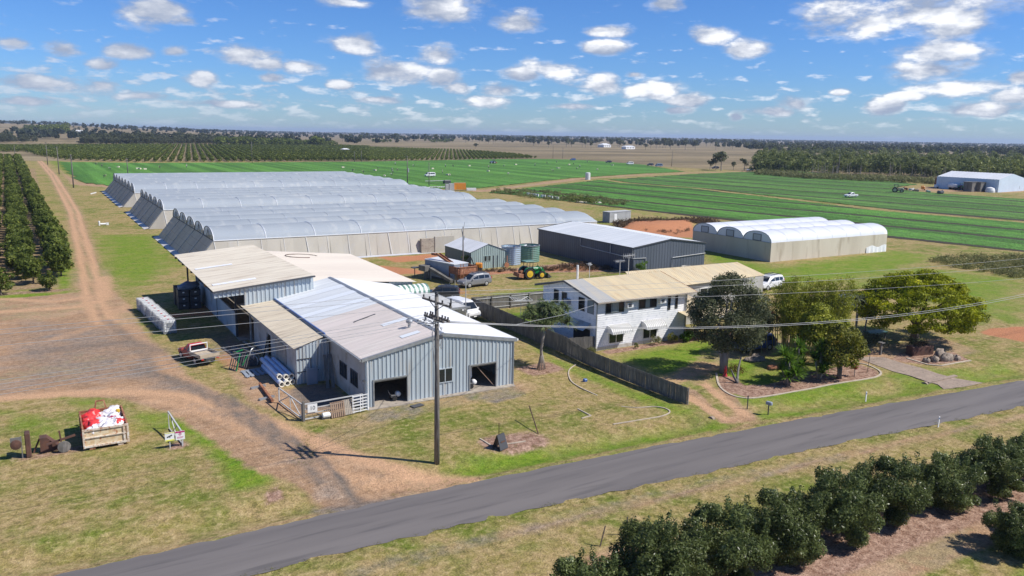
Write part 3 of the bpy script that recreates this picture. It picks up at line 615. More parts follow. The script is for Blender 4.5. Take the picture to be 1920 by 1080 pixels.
# ------------------------------------------------------------------ building materials
mat('galv_wall', (0.47, 0.53, 0.56), (0.40, 0.455, 0.485), 0.5, 0.5, 0.08, stretch=(2.5, 2.5, 0.15), c3=(0.40, 0.39, 0.36), scale3=1.4)
mat('pale_wall', (0.46, 0.52, 0.56), (0.38, 0.42, 0.45), 0.6, 0.8, c3=(0.30, 0.30, 0.28), scale3=1.0, stretch=(1, 1, 0.5))
mat('rendered_wall', (0.50, 0.49, 0.46), (0.40, 0.38, 0.34), 0.7, 0.85, c3=(0.33, 0.30, 0.25), scale3=1.3)
mat('roof_beige', (0.66, 0.60, 0.49), (0.56, 0.50, 0.40), 0.7, 0.6, stretch=(0.15, 2.2, 1), c3=(0.42, 0.35, 0.27), scale3=1.5)
mat('roof_tan', (0.60, 0.52, 0.39), (0.51, 0.44, 0.33), 0.6, 0.65, stretch=(0.15, 2.0, 1), c3=(0.38, 0.31, 0.23), scale3=1.5)
mat('roof_cream', (0.74, 0.66, 0.55), (0.67, 0.59, 0.49), 0.3, 0.6, stretch=(0.2, 1.2, 1))
mat('roof_white', (0.78, 0.78, 0.77), (0.70, 0.70, 0.68), 0.4, 0.4, 0.1, stretch=(0.2, 2, 1))
mat('roof_new', (0.62, 0.64, 0.65), (0.54, 0.565, 0.58), 0.5, 0.55, 0.0, stretch=(0.1, 2.6, 1), lo=.4, hi=.55)
mat('roof_pink', (0.60, 0.53, 0.49), (0.50, 0.45, 0.41), 0.7, 0.55, stretch=(0.12, 2.6, 1), c3=(0.60, 0.55, 0.50), scale3=1.0)
mat('skylight', (0.72, 0.75, 0.77), rough=0.5)
mat('skylight_white', (0.9, 0.9, 0.9), rough=0.4)
mat('blue_trim', (0.05, 0.13, 0.36), rough=0.4)
mat('dark_trim', (0.07, 0.075, 0.085), rough=0.5)
mat('inside_shade', (0.02, 0.02, 0.022), rough=0.9)  # near-black colour standing for the shade inside openings
mat('glass_dark', (0.015, 0.02, 0.025), rough=0.08, spec=0.6)
mat('glass_pale', (0.25, 0.30, 0.32), rough=0.1, spec=0.6)
mat('concrete', (0.42, 0.37, 0.30), (0.33, 0.28, 0.23), 0.8, 0.9, c3=(0.22, 0.19, 0.16), scale3=3)
mat('white_paint', (0.80, 0.80, 0.79), (0.72, 0.72, 0.70), 2, 0.5)
mat('white_clad', (0.86, 0.86, 0.86), (0.76, 0.77, 0.79), 1.0, 0.6, c3=(0.62, 0.64, 0.67), scale3=2.5, stretch=(1, 1, 2.0))
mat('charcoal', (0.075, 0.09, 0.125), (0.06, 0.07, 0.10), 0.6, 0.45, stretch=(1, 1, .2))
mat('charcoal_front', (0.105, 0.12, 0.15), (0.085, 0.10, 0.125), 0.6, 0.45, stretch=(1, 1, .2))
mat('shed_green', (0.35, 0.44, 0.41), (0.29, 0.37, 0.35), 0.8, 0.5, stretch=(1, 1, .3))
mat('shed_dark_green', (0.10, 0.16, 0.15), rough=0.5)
mat('tank_steel', (0.42, 0.50, 0.56), (0.34, 0.42, 0.48), 0.8, 0.35, 0.3)
mat('tank_green', (0.14, 0.27, 0.21), (0.11, 0.21, 0.17), 0.8, 0.5)
mat('rust', (0.36, 0.15, 0.075), (0.22, 0.085, 0.045), 1.5, 0.8, c3=(0.50, 0.27, 0.15), scale3=4)
mat('rust_dark', (0.13, 0.06, 0.04), (0.075, 0.04, 0.03), 2, 0.85)
mat('steel_grey', (0.38, 0.40, 0.41), (0.30, 0.31, 0.32), 3, 0.4, 0.4)
mat('steel_dark', (0.06, 0.06, 0.065), rough=0.5)
mat('timber_grey', (0.17, 0.16, 0.145), (0.11, 0.105, 0.095), 1.2, 0.9, stretch=(1, 1, .25), c3=(0.23, 0.21, 0.19), scale3=4)
mat('timber_brown', (0.33, 0.23, 0.16), (0.24, 0.16, 0.11), 3, 0.9)
mat('pole_wood', (0.20, 0.18, 0.16), (0.11, 0.10, 0.09), 2.5, 0.9, stretch=(2, 2, .25), c3=(0.30, 0.28, 0.25), scale3=4)
mat('film_blue', (0.60, 0.66, 0.72), (0.53, 0.59, 0.66), 0.06, 0.5, stretch=(1, .3, 1), c3=(0.70, 0.74, 0.77), scale3=.5, det=3, spec=.25, trans=0.45)
mat('film_white', (0.82, 0.83, 0.86), (0.74, 0.76, 0.80), 0.25, 0.4, trans=0.15)
mat('net_beige', (0.60, 0.56, 0.48), (0.52, 0.48, 0.41), 0.25, 0.8, stretch=(1, 1, .5), c3=(0.56, 0.53, 0.48), scale3=.6, trans=0.15)
mat('net_white', (0.62, 0.63, 0.66), (0.54, 0.55, 0.58), 0.5, 0.75, trans=0.22)
mat('flap_grey', (0.92, 0.88, 0.84), (0.80, 0.77, 0.75), 0.4, 0.7, stretch=(.3, 2, .3), trans=0.7)
mat('skirt', (0.60, 0.57, 0.53), rough=0.6)
mat('hoop', (0.78, 0.79, 0.80), rough=0.5)
mat('gable_mesh', (0.72, 0.72, 0.72), (0.6, 0.6, 0.6), 2.0, 0.8, trans=0.5)
mat('container_grey', (0.52, 0.52, 0.51), (0.42, 0.42, 0.40), 0.8, 0.6)
mat('container_dark', (0.13, 0.14, 0.14), (0.09, 0.09, 0.09), 0.8, 0.6)
mat('far_shed', (0.58, 0.68, 0.78), (0.53, 0.62, 0.72), 0.3, 0.5)
mat('sand_wall', (0.62, 0.56, 0.45), (0.52, 0.46, 0.36), 0.25, 0.85, stretch=(1, 1, .2), c3=(0.43, 0.37, 0.28), scale3=.7)
mat('house_roof', (0.70, 0.57, 0.35), (0.58, 0.49, 0.33), 0.8, 0.6, stretch=(2.2, .2, 1), c3=(0.56, 0.42, 0.24), scale3=1.2)
mat('house_roof_grey', (0.42, 0.42, 0.41), (0.50, 0.46, 0.38), 0.9, 0.6, stretch=(2.2, .2, 1))
mat('grey_box', (0.30, 0.33, 0.38), (0.24, 0.27, 0.31), 1, 0.6)

_nt = MATS['gable_mesh'].node_tree; _t = _nt.nodes.new('ShaderNodeBsdfTransparent'); _x = _nt.nodes.new('ShaderNodeMixShader'); _x.inputs[0].default_value = .55; _o = _nt.nodes['Material Output']; _nt.links.new(_o.inputs[0].links[0].from_socket, _x.inputs[1]); _nt.links.new(_t.outputs[0], _x.inputs[2]); _nt.links.new(_x.outputs[0], _o.inputs[0])
def wall_y(mb, y, segs, pitch=.4, depth=.045, sgn=1):
    # ribbed sheet in a plane of constant y; segs: (x0, x1, zb0, zb1, zt0, zt1); faces -y
    for (x0, x1, a0, a1, b0, b1) in segs: mb.ribs((x0, y, a0), (x1, y, a1), (x1, y, b1), (x0, y, b0), pitch, depth)
def wall_x(mb, x, segs, pitch=.4, depth=.045):
    # plane of constant x, faces -x ; segs: (y0, y1, zb0, zb1, zt0, zt1)
    for (y0, y1, a0, a1, b0, b1) in segs: mb.ribs((x, y1, a1), (x, y0, a0), (x, y0, b0), (x, y1, b1), pitch, depth)
def window_y(t, x0, x1, z0, z1, y, glass='glass_dark', fm='white_paint', fw=.06, mull=1, dp=.05, name='window'):
    mb = MB(); mb.bx(x0 - fw, y - dp, z0 - fw, x1 + fw, y + .02, z0); mb.bx(x0 - fw, y - dp, z1, x1 + fw, y + .02, z1 + fw)
    mb.bx(x0 - fw, y - dp + .002, z0, x0, y + .02, z1); mb.bx(x1, y - dp + .002, z0, x1 + fw, y + .02, z1)
    for i in range(mull):
        xm = x0 + (x1 - x0) * (i + 1) / (mull + 1); mb.bx(xm - fw / 2, y - dp + .004, z0, xm + fw / 2, y + .01, z1)
    f = build(name, mb, fm, t, world=True)
    g = MB(); g.bx(x0, y - dp + .02, z0, x1, y - dp + .026, z1); build('pane', g, glass, f, world=True); return f
def window_x(t, y0, y1, z0, z1, x, glass='glass_dark', fm='white_paint', fw=.06, mull=1, dp=.05, horiz=False):
    mb = MB(); mb.bx(x - dp, y0 - fw, z0 - fw, x + .02, y1 + fw, z0); mb.bx(x - dp, y0 - fw, z1, x + .02, y1 + fw, z1 + fw)
    mb.bx(x - dp + .002, y0 - fw, z0, x + .02, y0, z1); mb.bx(x - dp + .002, y1, z0, x + .02, y1 + fw, z1)
    if horiz: zm = (z0 + z1) / 2; mb.bx(x - dp + .004, y0, zm - .02, x + .01, y1, zm + .02)
    else:
        for i in range(mull):
            ym = y0 + (y1 - y0) * (i + 1) / (mull + 1); mb.bx(x - dp + .004, ym - fw / 2, z0, x + .01, ym + fw / 2, z1)
    f = build('window', mb, fm, t, world=True)
    g = MB(); g.bx(x - dp + .02, y0, z0, x - dp + .026, y1, z1); build('pane', g, glass, f, world=True); return f

# ---- the front workshop
def workshop():
    X0, X1, Y0, Y1, XR, ZE, ZR = 20.62, 33.9, 56.2, 84.4, 27.2, 4.0, 5.22
    t = thing('workshop_shed', 'large grey metal workshop with two open roller doors, behind the wooden power pole', 'shed', (27, 56.2, 0))
    zt = lambda x: ZE + (ZR - ZE) * (1 - abs(x - XR) / ((XR - X0) if x < XR else (X1 - XR)))
    mb = MB(); d1 = (21.36, 24.10, 2.14); d2 = (29.72, 32.15, 2.2); wn = (26.75, 28.1, 1.15, 2.32)
    segs = []
    for (a, b, lo, hi) in ((X0, d1[0], 0, None), (d1[0], d1[1], d1[2], None), (d1[1], wn[0], 0, None), (wn[0], XR, 0, wn[2]), (wn[0], XR, wn[3], None), (XR, wn[1], 0, wn[2]), (XR, wn[1], wn[3], None), (wn[1], d2[0], 0, None), (d2[0], d2[1], d2[2], None), (d2[1], X1, 0, None)):
        segs.append((a, b, lo, lo, hi if hi else zt(a), hi if hi else zt(b)))
    wall_y(mb, Y0, segs, .36, .06)
    build('front_wall', mb, 'galv_wall', t, world=True)
    mb = MB(); mb.bx(X0 + .02, Y0 + .08, 0, X0 + .12, Y1, ZE - .02); build('side_wall', mb, 'rendered_wall', t, world=True, label='pale rendered side wall with two dark louvred windows')
    mb = MB(); mb.ribs((X1, Y0, 0), (X1, Y1, 0), (X1, Y1, ZE), (X1, Y0, ZE), .4, .03); mb.bx(X1 - .1, Y0 + .05, 0, X1 - .05, Y1, ZE - .02); build('side_wall', mb, 'galv_wall', t, world=True)
    mb = MB(); mb.poly([(X0 + .02, Y1, 0), (X0 + .02, Y1, ZE), (XR, Y1, ZR), (X1, Y1, ZE), (X1, Y1, 0)]); build('back_wall', mb, 'galv_wall', t, world=True)
    ov = .12
    rl = MB(); ym = 69.5
    el = ZE - .01
    rl.ribs((X0 - .25, ym, el), (X0 - .25, Y0 - ov, el), (XR, Y0 - ov, ZR + .03), (XR, ym, ZR + .03), .3, .025); build('roof', rl, 'roof_pink', t, world=True, label='weathered pinkish grey roof sheets on the left slope')
    rl = MB(); rl.ribs((X0 - .25, Y1, el), (X0 - .25, ym + .004, el), (XR, ym + .004, ZR + .03), (XR, Y1, ZR + .03), .34, .025); build('roof', rl, 'roof_new', t, world=True, label='newer pale blue grey roof sheets on the left slope')
    rr = MB(); rr.ribs((X1 + .25, Y0 - ov, el), (X1 + .25, Y1, el), (XR, Y1, ZR + .03), (XR, Y0 - ov, ZR + .03), .5, .03); build('roof', rr, 'roof_white', t, world=True, label='bright white roof sheets on the right slope')
    c = MB(); c.add([(XR - .25, Y0 - ov, ZR + .03), (XR, Y0 - ov, ZR + .11), (XR + .25, Y0 - ov, ZR + .03), (XR - .25, Y1, ZR + .03), (XR, Y1, ZR + .11), (XR + .25, Y1, ZR + .03)], [(0, 1, 4, 3), (1, 2, 5, 4)]); build('ridge_cap', c, 'steel_grey', t, world=True)
    # barge flashing on the gable
    for (xa, za, xb, zb) in ((X0 - .25, el, XR, ZR + .03), (XR, ZR + .03, X1 + .25, el)):
        f = MB(); f.add([(xa, Y0 - ov - .03, za - .22), (xb, Y0 - ov - .03, zb - .22), (xb, Y0 - ov - .03, zb + .05), (xa, Y0 - ov - .03, za + .05), (xa, Y0 - ov + .12, za + .05), (xb, Y0 - ov + .12, zb + .05)], [(0, 1, 2, 3), (3, 2, 5, 4)]); build('barge_board', f, 'steel_grey', t, world=True)
    g = MB(); g.bx(X0 - .4, Y0 - .1, ZE - .18, X0 - .26, Y1, ZE - .02); build('gutter', g, 'steel_grey', t, world=True)
    g = MB(); g.bx(X1 + .26, Y0 - .1, ZE - .16, X1 + .4, Y1, ZE - .02); build('gutter', g, 'white_paint', t, world=True)
    for xx, yy in ((X0 + .2, Y0 - .12), (X1 - .05, Y0 - .08)):
        p = MB(); p.tube([(xx, yy, ZE - .2), (xx, yy, .15), (xx - .05, yy - .15, .05)], .05, 8); build('downpipe', p, 'white_paint' if xx < 25 else 'steel_grey', t, world=True)
    fl = MB(); fl.bx(X0 + .1, Y0 - .55, -.1, X1 - .1, Y1 - .1, .08); build('floor_slab', fl, 'concrete', t, world=True)
    for d in (d1, d2):
        r = MB(); r.tube([(d[0] + .02, Y0 + .25, d[2] - .02), (d[1] - .02, Y0 + .25, d[2] - .02)], .2, 12); o = build('roller_door', r, 'steel_grey', t, world=True)
        k = MB(); k.bx(d[0] - .09, Y0 - .09, 0.08, d[0], Y0 + .06, d[2] + .1); k.bx(d[1], Y0 - .09, .08, d[1] + .09, Y0 + .06, d[2] + .1); k.bx(d[0], Y0 - .09, d[2], d[1], Y0 + .06, d[2] + .1); build('door_frame', k, 'steel_grey', o, world=True)
    window_y(t, wn[0] + .05, wn[1] - .05, wn[2] + .05, wn[3] - .05, Y0 - .01, 'glass_dark', 'pale_wall', .07, 1, .08)
    for (a, b) in ((60.35, 61.95), (57.8, 59.35)): window_x(t, a, b, 1.25, 2.4, X0 + .02, 'glass_dark', 'dark_trim', .05, 2, .06)
    for (ya, yb, fa, fb) in ((71.5, 72.6, 0, .97), (75.2, 76.4, 0, .97), (78.6, 80.0, 0, .97), (62.2, 63.0, .62, .95), (57.9, 58.6, .6, .84)):
        s = MB(); P = lambda f, y: (X0 - .25 + (XR - X0 + .25) * f, y, el + (ZR + .03 - el) * f + .04)
        s.quad(P(fa, yb), P(fa, ya), P(fb, ya), P(fb, yb)); build('skylight', s, 'skylight', t, world=True)
    v = MB(); v.lathe((26.0, 60.0, 4.9), [(.13, 0), (.13, .5), (.26, .55), (.30, .7), (.22, .85), (.05, .9)], 12); build('roof_vent', v, 'steel_grey', t, world=True)
    s = MB(); P = lambda f, y: (X0 - .25 + (XR - X0 + .25) * f, y, el + (ZR + .03 - el) * f + .05); s.bar(P(.42, 65.8), P(.74, 66.3), .12, .04); build('roof_patch', s, 'dark_trim', t, world=True)
    # floodlight on the corner
    l = MB(); l.box((X0 - .1, Y0 - .12, 2.3), (.18, .12, .16)); l.bar((X0, Y0, 2.35), (X0 - .1, Y0 - .1, 2.35), .04); build('wall_lamp', l, 'dark_trim', t, world=True)
    # leaning brace in the right-hand doorway and items just inside the two doors
    b = MB(); b.bar((d2[0] + .75, Y0 + .35, 2.05), (d2[1] - .05, Y0 + .1, .1), .06); tag(build('door_brace', b, 'timber_brown'), 'thin wooden brace leaning across the right-hand open roller door', 'brace')
    q = MB(); q.box((d2[0] + .32, Y0 + 1.0, 1.35), (.75, .1, 1.0), mi=0); q.bar((d2[0] + .05, Y0 + 1.0, .08), (d2[0] + .05, Y0 + 1.0, 1.4), .05); q.bar((d2[0] + .6, Y0 + 1.0, .08), (d2[0] + .6, Y0 + 1.0, 1.4), .05)
    tag(build('white_board', q, 'white_paint'), 'white panel on legs standing inside the right-hand roller door', 'board')
    for (x, y, lb) in ((23.3, 56.9, 'small wheeled machine with white drum inside the left roller door'), (30.1, 56.8, 'small wheeled machine with white drum inside the right roller door')):
        tt = thing('wheeled_machine', lb, 'machine', (x, y, .08)); q = MB(); q.box((0, 0, .38), (.7, .4, .2), bev=.03); q.bar((-.3, 0, .4), (-.55, 0, .9), .05); build('body', q, 'steel_dark', tt)
        q = MB(); q.lathe((.3, 0, .5), [(.05, -.22), (.2, -.2), (.22, 0), (.2, .2), (.05, .22)], 12, axis='Y'); build('drum', q, 'white_paint', tt, smooth=True)
        for s_ in (-.26, .26): q = MB(); q.lathe((-.05, s_, .2), [(.08, -.04), (.2, -.04), (.2, .04), (.08, .04)], 12, axis='Y'); build('wheel', q, 'rubber', tt)
    b = MB(); b.box((24.4, 54.9, .06), (1.0, .6, .03), rz=.2); tag(build('door_mat', b, 'steel_dark'), 'flat dark mat on the gravel outside the left roller door', 'mat')
mat('rubber', (0.02, 0.02, 0.02), rough=0.85)
workshop()

def lean_to():
    t = thing('lean_to_shed', 'low lean-to with tan roof sheets joined to the left side of the grey workshop', 'shed', (19, 64.5, 0))
    A, B, C, D = (17.45, 64.2, 3.22), (20.5, 64.75, 3.92), (20.2, 82.2, 3.92), (16.95, 82.2, 3.62)
    r = MB(); r.ribs(D, A, B, C, .34, .025); build('roof', r, 'roof_tan', t, world=True)
    f = MB(); f.bx(20.26, 64.8, 3.86, 20.36, 82.4, 4.12); build('flashing', f, 'blue_trim', t, world=True, label='bright blue flashing where the lean-to meets the workshop')
    w_ = MB(); wall_y(w_, 64.55, [(17.7, 20.55, 0, 0, 3.2, 3.85)], .3, .05); build('front_wall', w_, 'galv_wall', t, world=True)
    w_ = MB()
    # side wall with a doorway and a hatch
    for (y0, y1, z0, z1) in ((64.65, 72.9, 0, 3.2), (72.9, 74.4, 2.35, 3.25), (74.4, 79.4, 0, 3.3), (79.4, 81.0, 2.6, 3.35), (81.0, 81.25, 0, 3.35)): w_.bx(17.72, y0, z0, 17.86, y1, z1)
    build('side_wall', w_, 'rendered_wall', t, world=True)
    d = MB(); d.bx(18.0, 72.9, 0, 18.05, 74.4, 2.35); d.bx(18.1, 79.4, 0, 18.15, 81.0, 2.6); build('door', d, 'inside_shade', t, world=True)  # dark sheets behind the openings, painted as the unlit interior
    h = MB(); h.bx(17.66, 67.6, .9, 17.72, 71.0, 2.6); build('hatch', h, 'concrete', t, world=True)
    h = MB(); h.bar((17.78, 64.48, 2.2), (19.0, 64.48, 2.2), .05); h.bar((17.78, 64.48, 1.1), (19.6, 64.48, 1.1), .05); h.bx(18.9, 64.44, .1, 18.95, 64.5, 2.2); build('front_door', h, 'steel_dark', t, world=True)
    fl = MB(); fl.bx(17.6, 64.5, -.1, 20.55, 82, .06); build('floor_slab', fl, 'concrete', t, world=True)
lean_to()

def packing_shed():
    t = thing('packing_shed', 'tall open-sided packing shed with a weathered beige skillion roof and two thin white skylights', 'shed', (19, 81.3, 0))
    A, B, C, D = (14.35, 81.1, 5.32), (24.45, 80.9, 6.24), (24.3, 107.4, 6.12), (14.6, 107.4, 5.35)
    r = MB(); r.ribs(D, A, B, C, .42, .03); build('roof', r, 'roof_beige', t, world=True)
    P = lambda f, y: tuple(Vector(A).lerp(Vector(B), f) * (1 - (y - 81) / 26.4) + Vector(D).lerp(Vector(C), f) * ((y - 81) / 26.4) + Vector((0, 0, .05)))
    for (y, f0, f1) in ((84.6, .05, .48), (95.2, .05, .46)):
        s = MB(); s.quad(P(f0, y), P(f0, y - .8), P(f1, y - .8), P(f1, y)); build('skylight', s, 'skylight_white', t, world=True)
    w_ = MB(); wall_y(w_, 81.25, [(14.4, 17.3, 4.62, 4.75, 5.28, 5.53), (17.3, 24.4, 3.55, 3.9, 5.53, 6.16)], .42, .07); build('front_wall', w_, 'galv_wall', t, world=True)
    g = MB(); g.bar((14.3, 81.05, 5.22), (24.5, 80.85, 6.14), .1, .16); build('barge_board', g, 'dark_trim', t, world=True)
    w_ = MB(); w_.ribs((24.35, 81.3, 3.5), (24.35, 107, 3.5), (24.35, 107, 6.05), (24.35, 81.3, 6.1), .45, .05); build('side_wall', w_, 'galv_wall', t, world=True)
    w_ = MB(); w_.bx(16.75, 83.2, 0, 16.9, 92.6, 2.55); build('low_wall', w_, 'pale_wall', t, world=True)
    w_ = MB(); w_.bx(16.72, 92.75, 0, 16.9, 103.4, 2.5); build('low_wall', w_, 'pale_wall', t, world=True)
    for (x, y, z) in ((16.8, 83.0, 5.4), (16.8, 92.68, 5.4), (16.8, 103.5, 5.4), (15.6, 104.5, 5.3), (24.0, 103, 6.0), (18.5, 81.4, 3.9)):
        c = MB(); c.bx(x - .09, y - .09, 0, x + .09, y + .09, z); build('post', c, 'steel_dark', t, world=True)
    for y in (83.2, 89, 95, 101, 106.5):
        c = MB(); f = (y - 81) / 26; c.bar((14.5, y, 5.1), (24.2, y, 5.85), .12, .22); build('rafter', c, 'steel_dark', t, world=True)
    w_ = MB(); w_.bx(16.9, 107.0, 0, 24.3, 107.1, 5.4); build('back_wall', w_, 'pale_wall', t, world=True)
    fl = MB(); fl.bx(16.7, 81.4, -.1, 24.4, 107, .07); build('floor_slab', fl, 'concrete', t, world=True)
packing_shed()

def low_shed():
    t = thing('long_low_shed', 'wide low shed with smooth cream roof between packing shed and net tunnels', 'shed', (31, 84.5, 0))
    A, B, C, D = (24.45, 84.45, 5.0), (37.3, 83.9, 4.02), (37.4, 106.9, 4.16), (24.45, 110.5, 4.95)
    r = MB(); r.ribs(A, B, C, D, .8, .02)
    r = MB(); r.ribs(B, C, D, A, .6, .022); build('roof', r, 'roof_cream', t, world=True)
    w_ = MB(); w_.bx(37.0, 84.6, 0, 37.1, 106.5, 3.95); build('side_wall', w_, 'galv_wall', t, world=True); w_ = MB(); w_.bx(24.5, 106.4, 0, 37.0, 106.5, 4.0); build('back_wall', w_, 'galv_wall', t, world=True)
    w_ = MB(); wall_y(w_, 84.5, [(34.1, 37.0, 0, 0, 4.15, 3.95)], .4, .04); build('front_wall', w_, 'galv_wall', t, world=True)
    # oval stain ring: a loop of old hose left on the roof
    h = MB(); pts = []
    for i in range(33):
        a = 2 * math.pi * i / 40; x = 29.9 + 2.1 * math.cos(a); y = 104.6 + 1.7 * math.sin(a); pts.append((x, y, 4.98 - (x - 24.45) * .072 + .08))
    h.tube(pts, .045, 5); tag(build('roof_hose', h, 'rust_dark'), 'loop of thin dark hose lying on the cream roof of the low shed', 'hose')
    # striped bullnose awning
    a = MB(); n = 16
    prof = [(0, 3.72), (-.5, 3.66), (-.95, 3.45), (-1.2, 3.1), (-1.25, 2.75)]
    for i in range(n):
        x0 = 34.0 + 4.6 * i / n; x1 = 34.0 + 4.6 * (i + 1) / n
        for j in range(4): a.quad((x0, 84.2 + prof[j + 1][0], prof[j + 1][1]), (x1, 84.2 + prof[j + 1][0], prof[j + 1][1]), (x1, 84.2 + prof[j][0], prof[j][1]), (x0, 84.2 + prof[j][0], prof[j][1]), mi=i % 2)
    a.poly([(38.6, 84.2 + p, z) for p, z in prof] + [(38.6, 84.2, 2.75)], mi=1); build('awning', a, ['white_paint', 'tank_green'], t, world=True)
    c = thing('carport', 'flat pale grey carport roof on posts beside the workshop, next to the white van', 'carport', (36.5, 74, 0))
    r = MB(); r.ribs((39.0, 73.9, 2.75), (39.0, 82.9, 2.75), (34.2, 82.9, 2.95), (34.2, 73.9, 2.95), .5, .02); build('roof', r, 'container_grey', c, world=True)
    f = MB(); f.bx(34.2, 73.8, 2.7, 39.05, 73.88, 2.93); f.bx(39.02, 73.88, 2.6, 39.1, 82.9, 2.78); build('fascia', f, 'steel_grey', c, world=True)
    for (x, y) in ((38.8, 74.2), (38.8, 78.5), (38.8, 82.6), (34.6, 74.2)):
        p = MB(); p.bx(x - .06, y - .06, 0, x + .06, y + .06, 2.72); build('post', p, 'white_paint', c, world=True)
low_shed()

# ---- net tunnels
def tunnels(nm, label, x0, x1, y0, n, sp, ze, zc, film, side, flaps=True, endr=2.0, hoopstep=4.0, door=False, scal=.025):
    t = thing(nm, label, 'greenhouse', ((x0 + x1) / 2, y0, 0))
    arc = [(0.5 - 0.5 * math.cos(math.pi * k / 10), math.sin(math.pi * k / 10) ** .9) for k in range(11)]
    xs_ = list(np.arange(x0, x1 - endr, 1.0)) + [x1 - endr, x1 - endr * .6, x1 - endr * .3, x1]
    for s in range(n):
        ya = y0 + s * sp; r = MB(); g = []
        for x in xs_:
            e = 0 if x < x1 - endr or endr == 0 else (x - (x1 - endr)) / endr; hz_ = (zc - ze) * (1 - .75 * e * e)
            g.append([(x, ya + sp * u, ze + hz_ * v - scal * abs(math.sin(math.pi * (x - x0) / hoopstep)) * v) for u, v in arc])
        o = 0
        r.v = [p for row in g for p in row]
        for i in range(len(g) - 1):
            for k in range(10): r.f.append((i * 11 + k, (i + 1) * 11 + k, (i + 1) * 11 + k + 1, i * 11 + k + 1)); r.mi.append(0)
        build('roof_film', r, film, t, world=True, smooth=True)
        st = hoopstep * 2 if film == 'film_blue' else hoopstep
        for x in np.arange(x0, x1 - endr + .1, st):
            pts = [(x, ya + sp * u, ze + (zc - ze) * v + .03) for u, v in arc]
            if s > 0: pts = pts[:6]
            h = MB(); h.tube(pts, (.085 if s == 0 else .045) if film == 'film_blue' else .02, 4); build('hoop', h, 'hoop', t, world=True)
        if s: k = MB(); k.bx(x0, ya - .12, ze - .02, x1, ya + .12, ze + .1); build('gutter', k, 'hoop', t, world=True)
        # gable over the eave line
        gb = MB(); gb.poly([(x0, ya + sp * u, ze + (zc - ze) * v - .01) for u, v in arc]); build('gable', gb, 'gable_mesh' if flaps else film, t, world=True)
        fr = MB(); fr.tube([(x0 - .04, ya + sp * u, ze + (zc - ze) * v) for u, v in arc], .07, 5); fr.bar((x0 - .05, ya, ze), (x0 - .05, ya + sp, ze), .1)
        if flaps: fr.bar((x0 - .04, ya + sp / 2, ze), (x0 - .04, ya + sp / 2, zc - .05), .06); fr.bar((x0 - .04, ya + sp * .3, ze), (x0 - .04, ya + sp * .5, zc - .3), .05); fr.bar((x0 - .04, ya + sp * .7, ze), (x0 - .04, ya + sp * .5, zc - .3), .05)
        build('gable_frame', fr, 'steel_grey' if not flaps else 'timber_grey', t, world=True)
        if flaps:
            q = MB(); x2 = x0 - 3.1; m_ = 8
            for k in range(m_):
                a0 = ya + sp * k / m_; a1 = ya + sp * (k + 1) / m_
                def px(y, z):
                    f = (y - ya) / sp; b = -.35 * math.sin(math.pi * f) * (z / ze) * 2 * (1 - z / ze) ; return x0 - 3.1 * (1 - z / ze) + b
                for j in range(4):
                    z0 = ze * j / 4; z1 = ze * (j + 1) / 4
                    q.quad((px(a1, z0), a1, z0 + .05), (px(a0, z0), a0, z0 + .05), (px(a0, z1), a0, z1 + .02), (px(a1, z1), a1, z1 + .02))
            build('end_flap', q, 'flap_grey', t, world=True, smooth=True)
            k = MB(); k.quad((x2 - .9, ya + sp, .04), (x2 - .9, ya, .04), (x2 + .1, ya, .28), (x2 + .1, ya + sp, .28)); build('ground_skirt', k, 'skirt', t, world=True)
            # the pointed ridge of netting above each joint that throws the saw-tooth shade
            rp = MB(); rp.tube([(x0 - .1, ya, ze), (x2 - .2, ya, .1)], .06, 5); build('guy_rope', rp, 'steel_grey', t, world=True)
        elif door:
            d = MB(); yc = ya + sp * .5; d.bx(x0 - .06, yc - .85, ze + .15, x0 - .01, yc + .85, ze + 1.15); o = build('vent_panel', d, 'net_white', t, world=True)
            f = MB(); 
            for (a, b) in (((yc - .9, ze + .1), (yc + .9, ze + .1)), ((yc - .9, ze + 1.2), (yc + .9, ze + 1.2)), ((yc - .9, ze + .1), (yc - .9, ze + 1.2)), ((yc + .9, ze + .1), (yc + .9, ze + 1.2))): f.bar((x0 - .08, a[0], a[1]), (x0 - .08, b[0], b[1]), .08)
            build('vent_frame', f, 'timber_grey', o, world=True)
    # long near side wall
    s_ = MB(); lean = .9 if flaps else 0.02; nx = int((x1 - x0) / 2)
    for i in range(nx):
        xa = x0 + (x1 - x0) * i / nx; xb = x0 + (x1 - x0) * (i + 1) / nx; bw = .12 * math.sin(i * 1.7) if flaps else 0
        s_.quad((xa, y0 - lean - bw, 0), (xb, y0 - lean + bw * .6, 0), (xb, y0, ze), (xa, y0, ze))
    build('side_wall', s_, side, t, world=True)
    if flaps:
        b = MB(); i = 0
        for x in np.arange(x0, x1, 3.6):
            b.bar((x, y0 - .05, ze - .05), (x + (.5 if i % 4 == 0 else .15), y0 - 1.0, .1), .04 if i % 4 else .06); i += 1
        b.bx(x0, y0 - .12, ze - .06, x1, y0 + .06, ze + .05); build('side_rails', b, 'hoop', t, world=True)
        k = MB(); k.quad((x0, y0 - 1.5, .03), (x1, y0 - 1.5, .03), (x1, y0 - .95, .22), (x0, y0 - .95, .22)); build('ground_skirt', k, 'net_white', t, world=True)
        e = MB(); e.poly([(x0, y0 - .02, ze), (x0 - 3.1, y0 - .02, .05), (x0, y0 - .9, .05)]); build('end_triangle', e, 'net_beige', t, world=True)
    yb = y0 + n * sp
    s_ = MB(); s_.quad((x1, yb, 0), (x0, yb, 0), (x0, yb, ze), (x1, yb, ze)); s_.quad((x1, y0, 0), (x1, yb, 0), (x1, yb, ze), (x1, y0, ze))
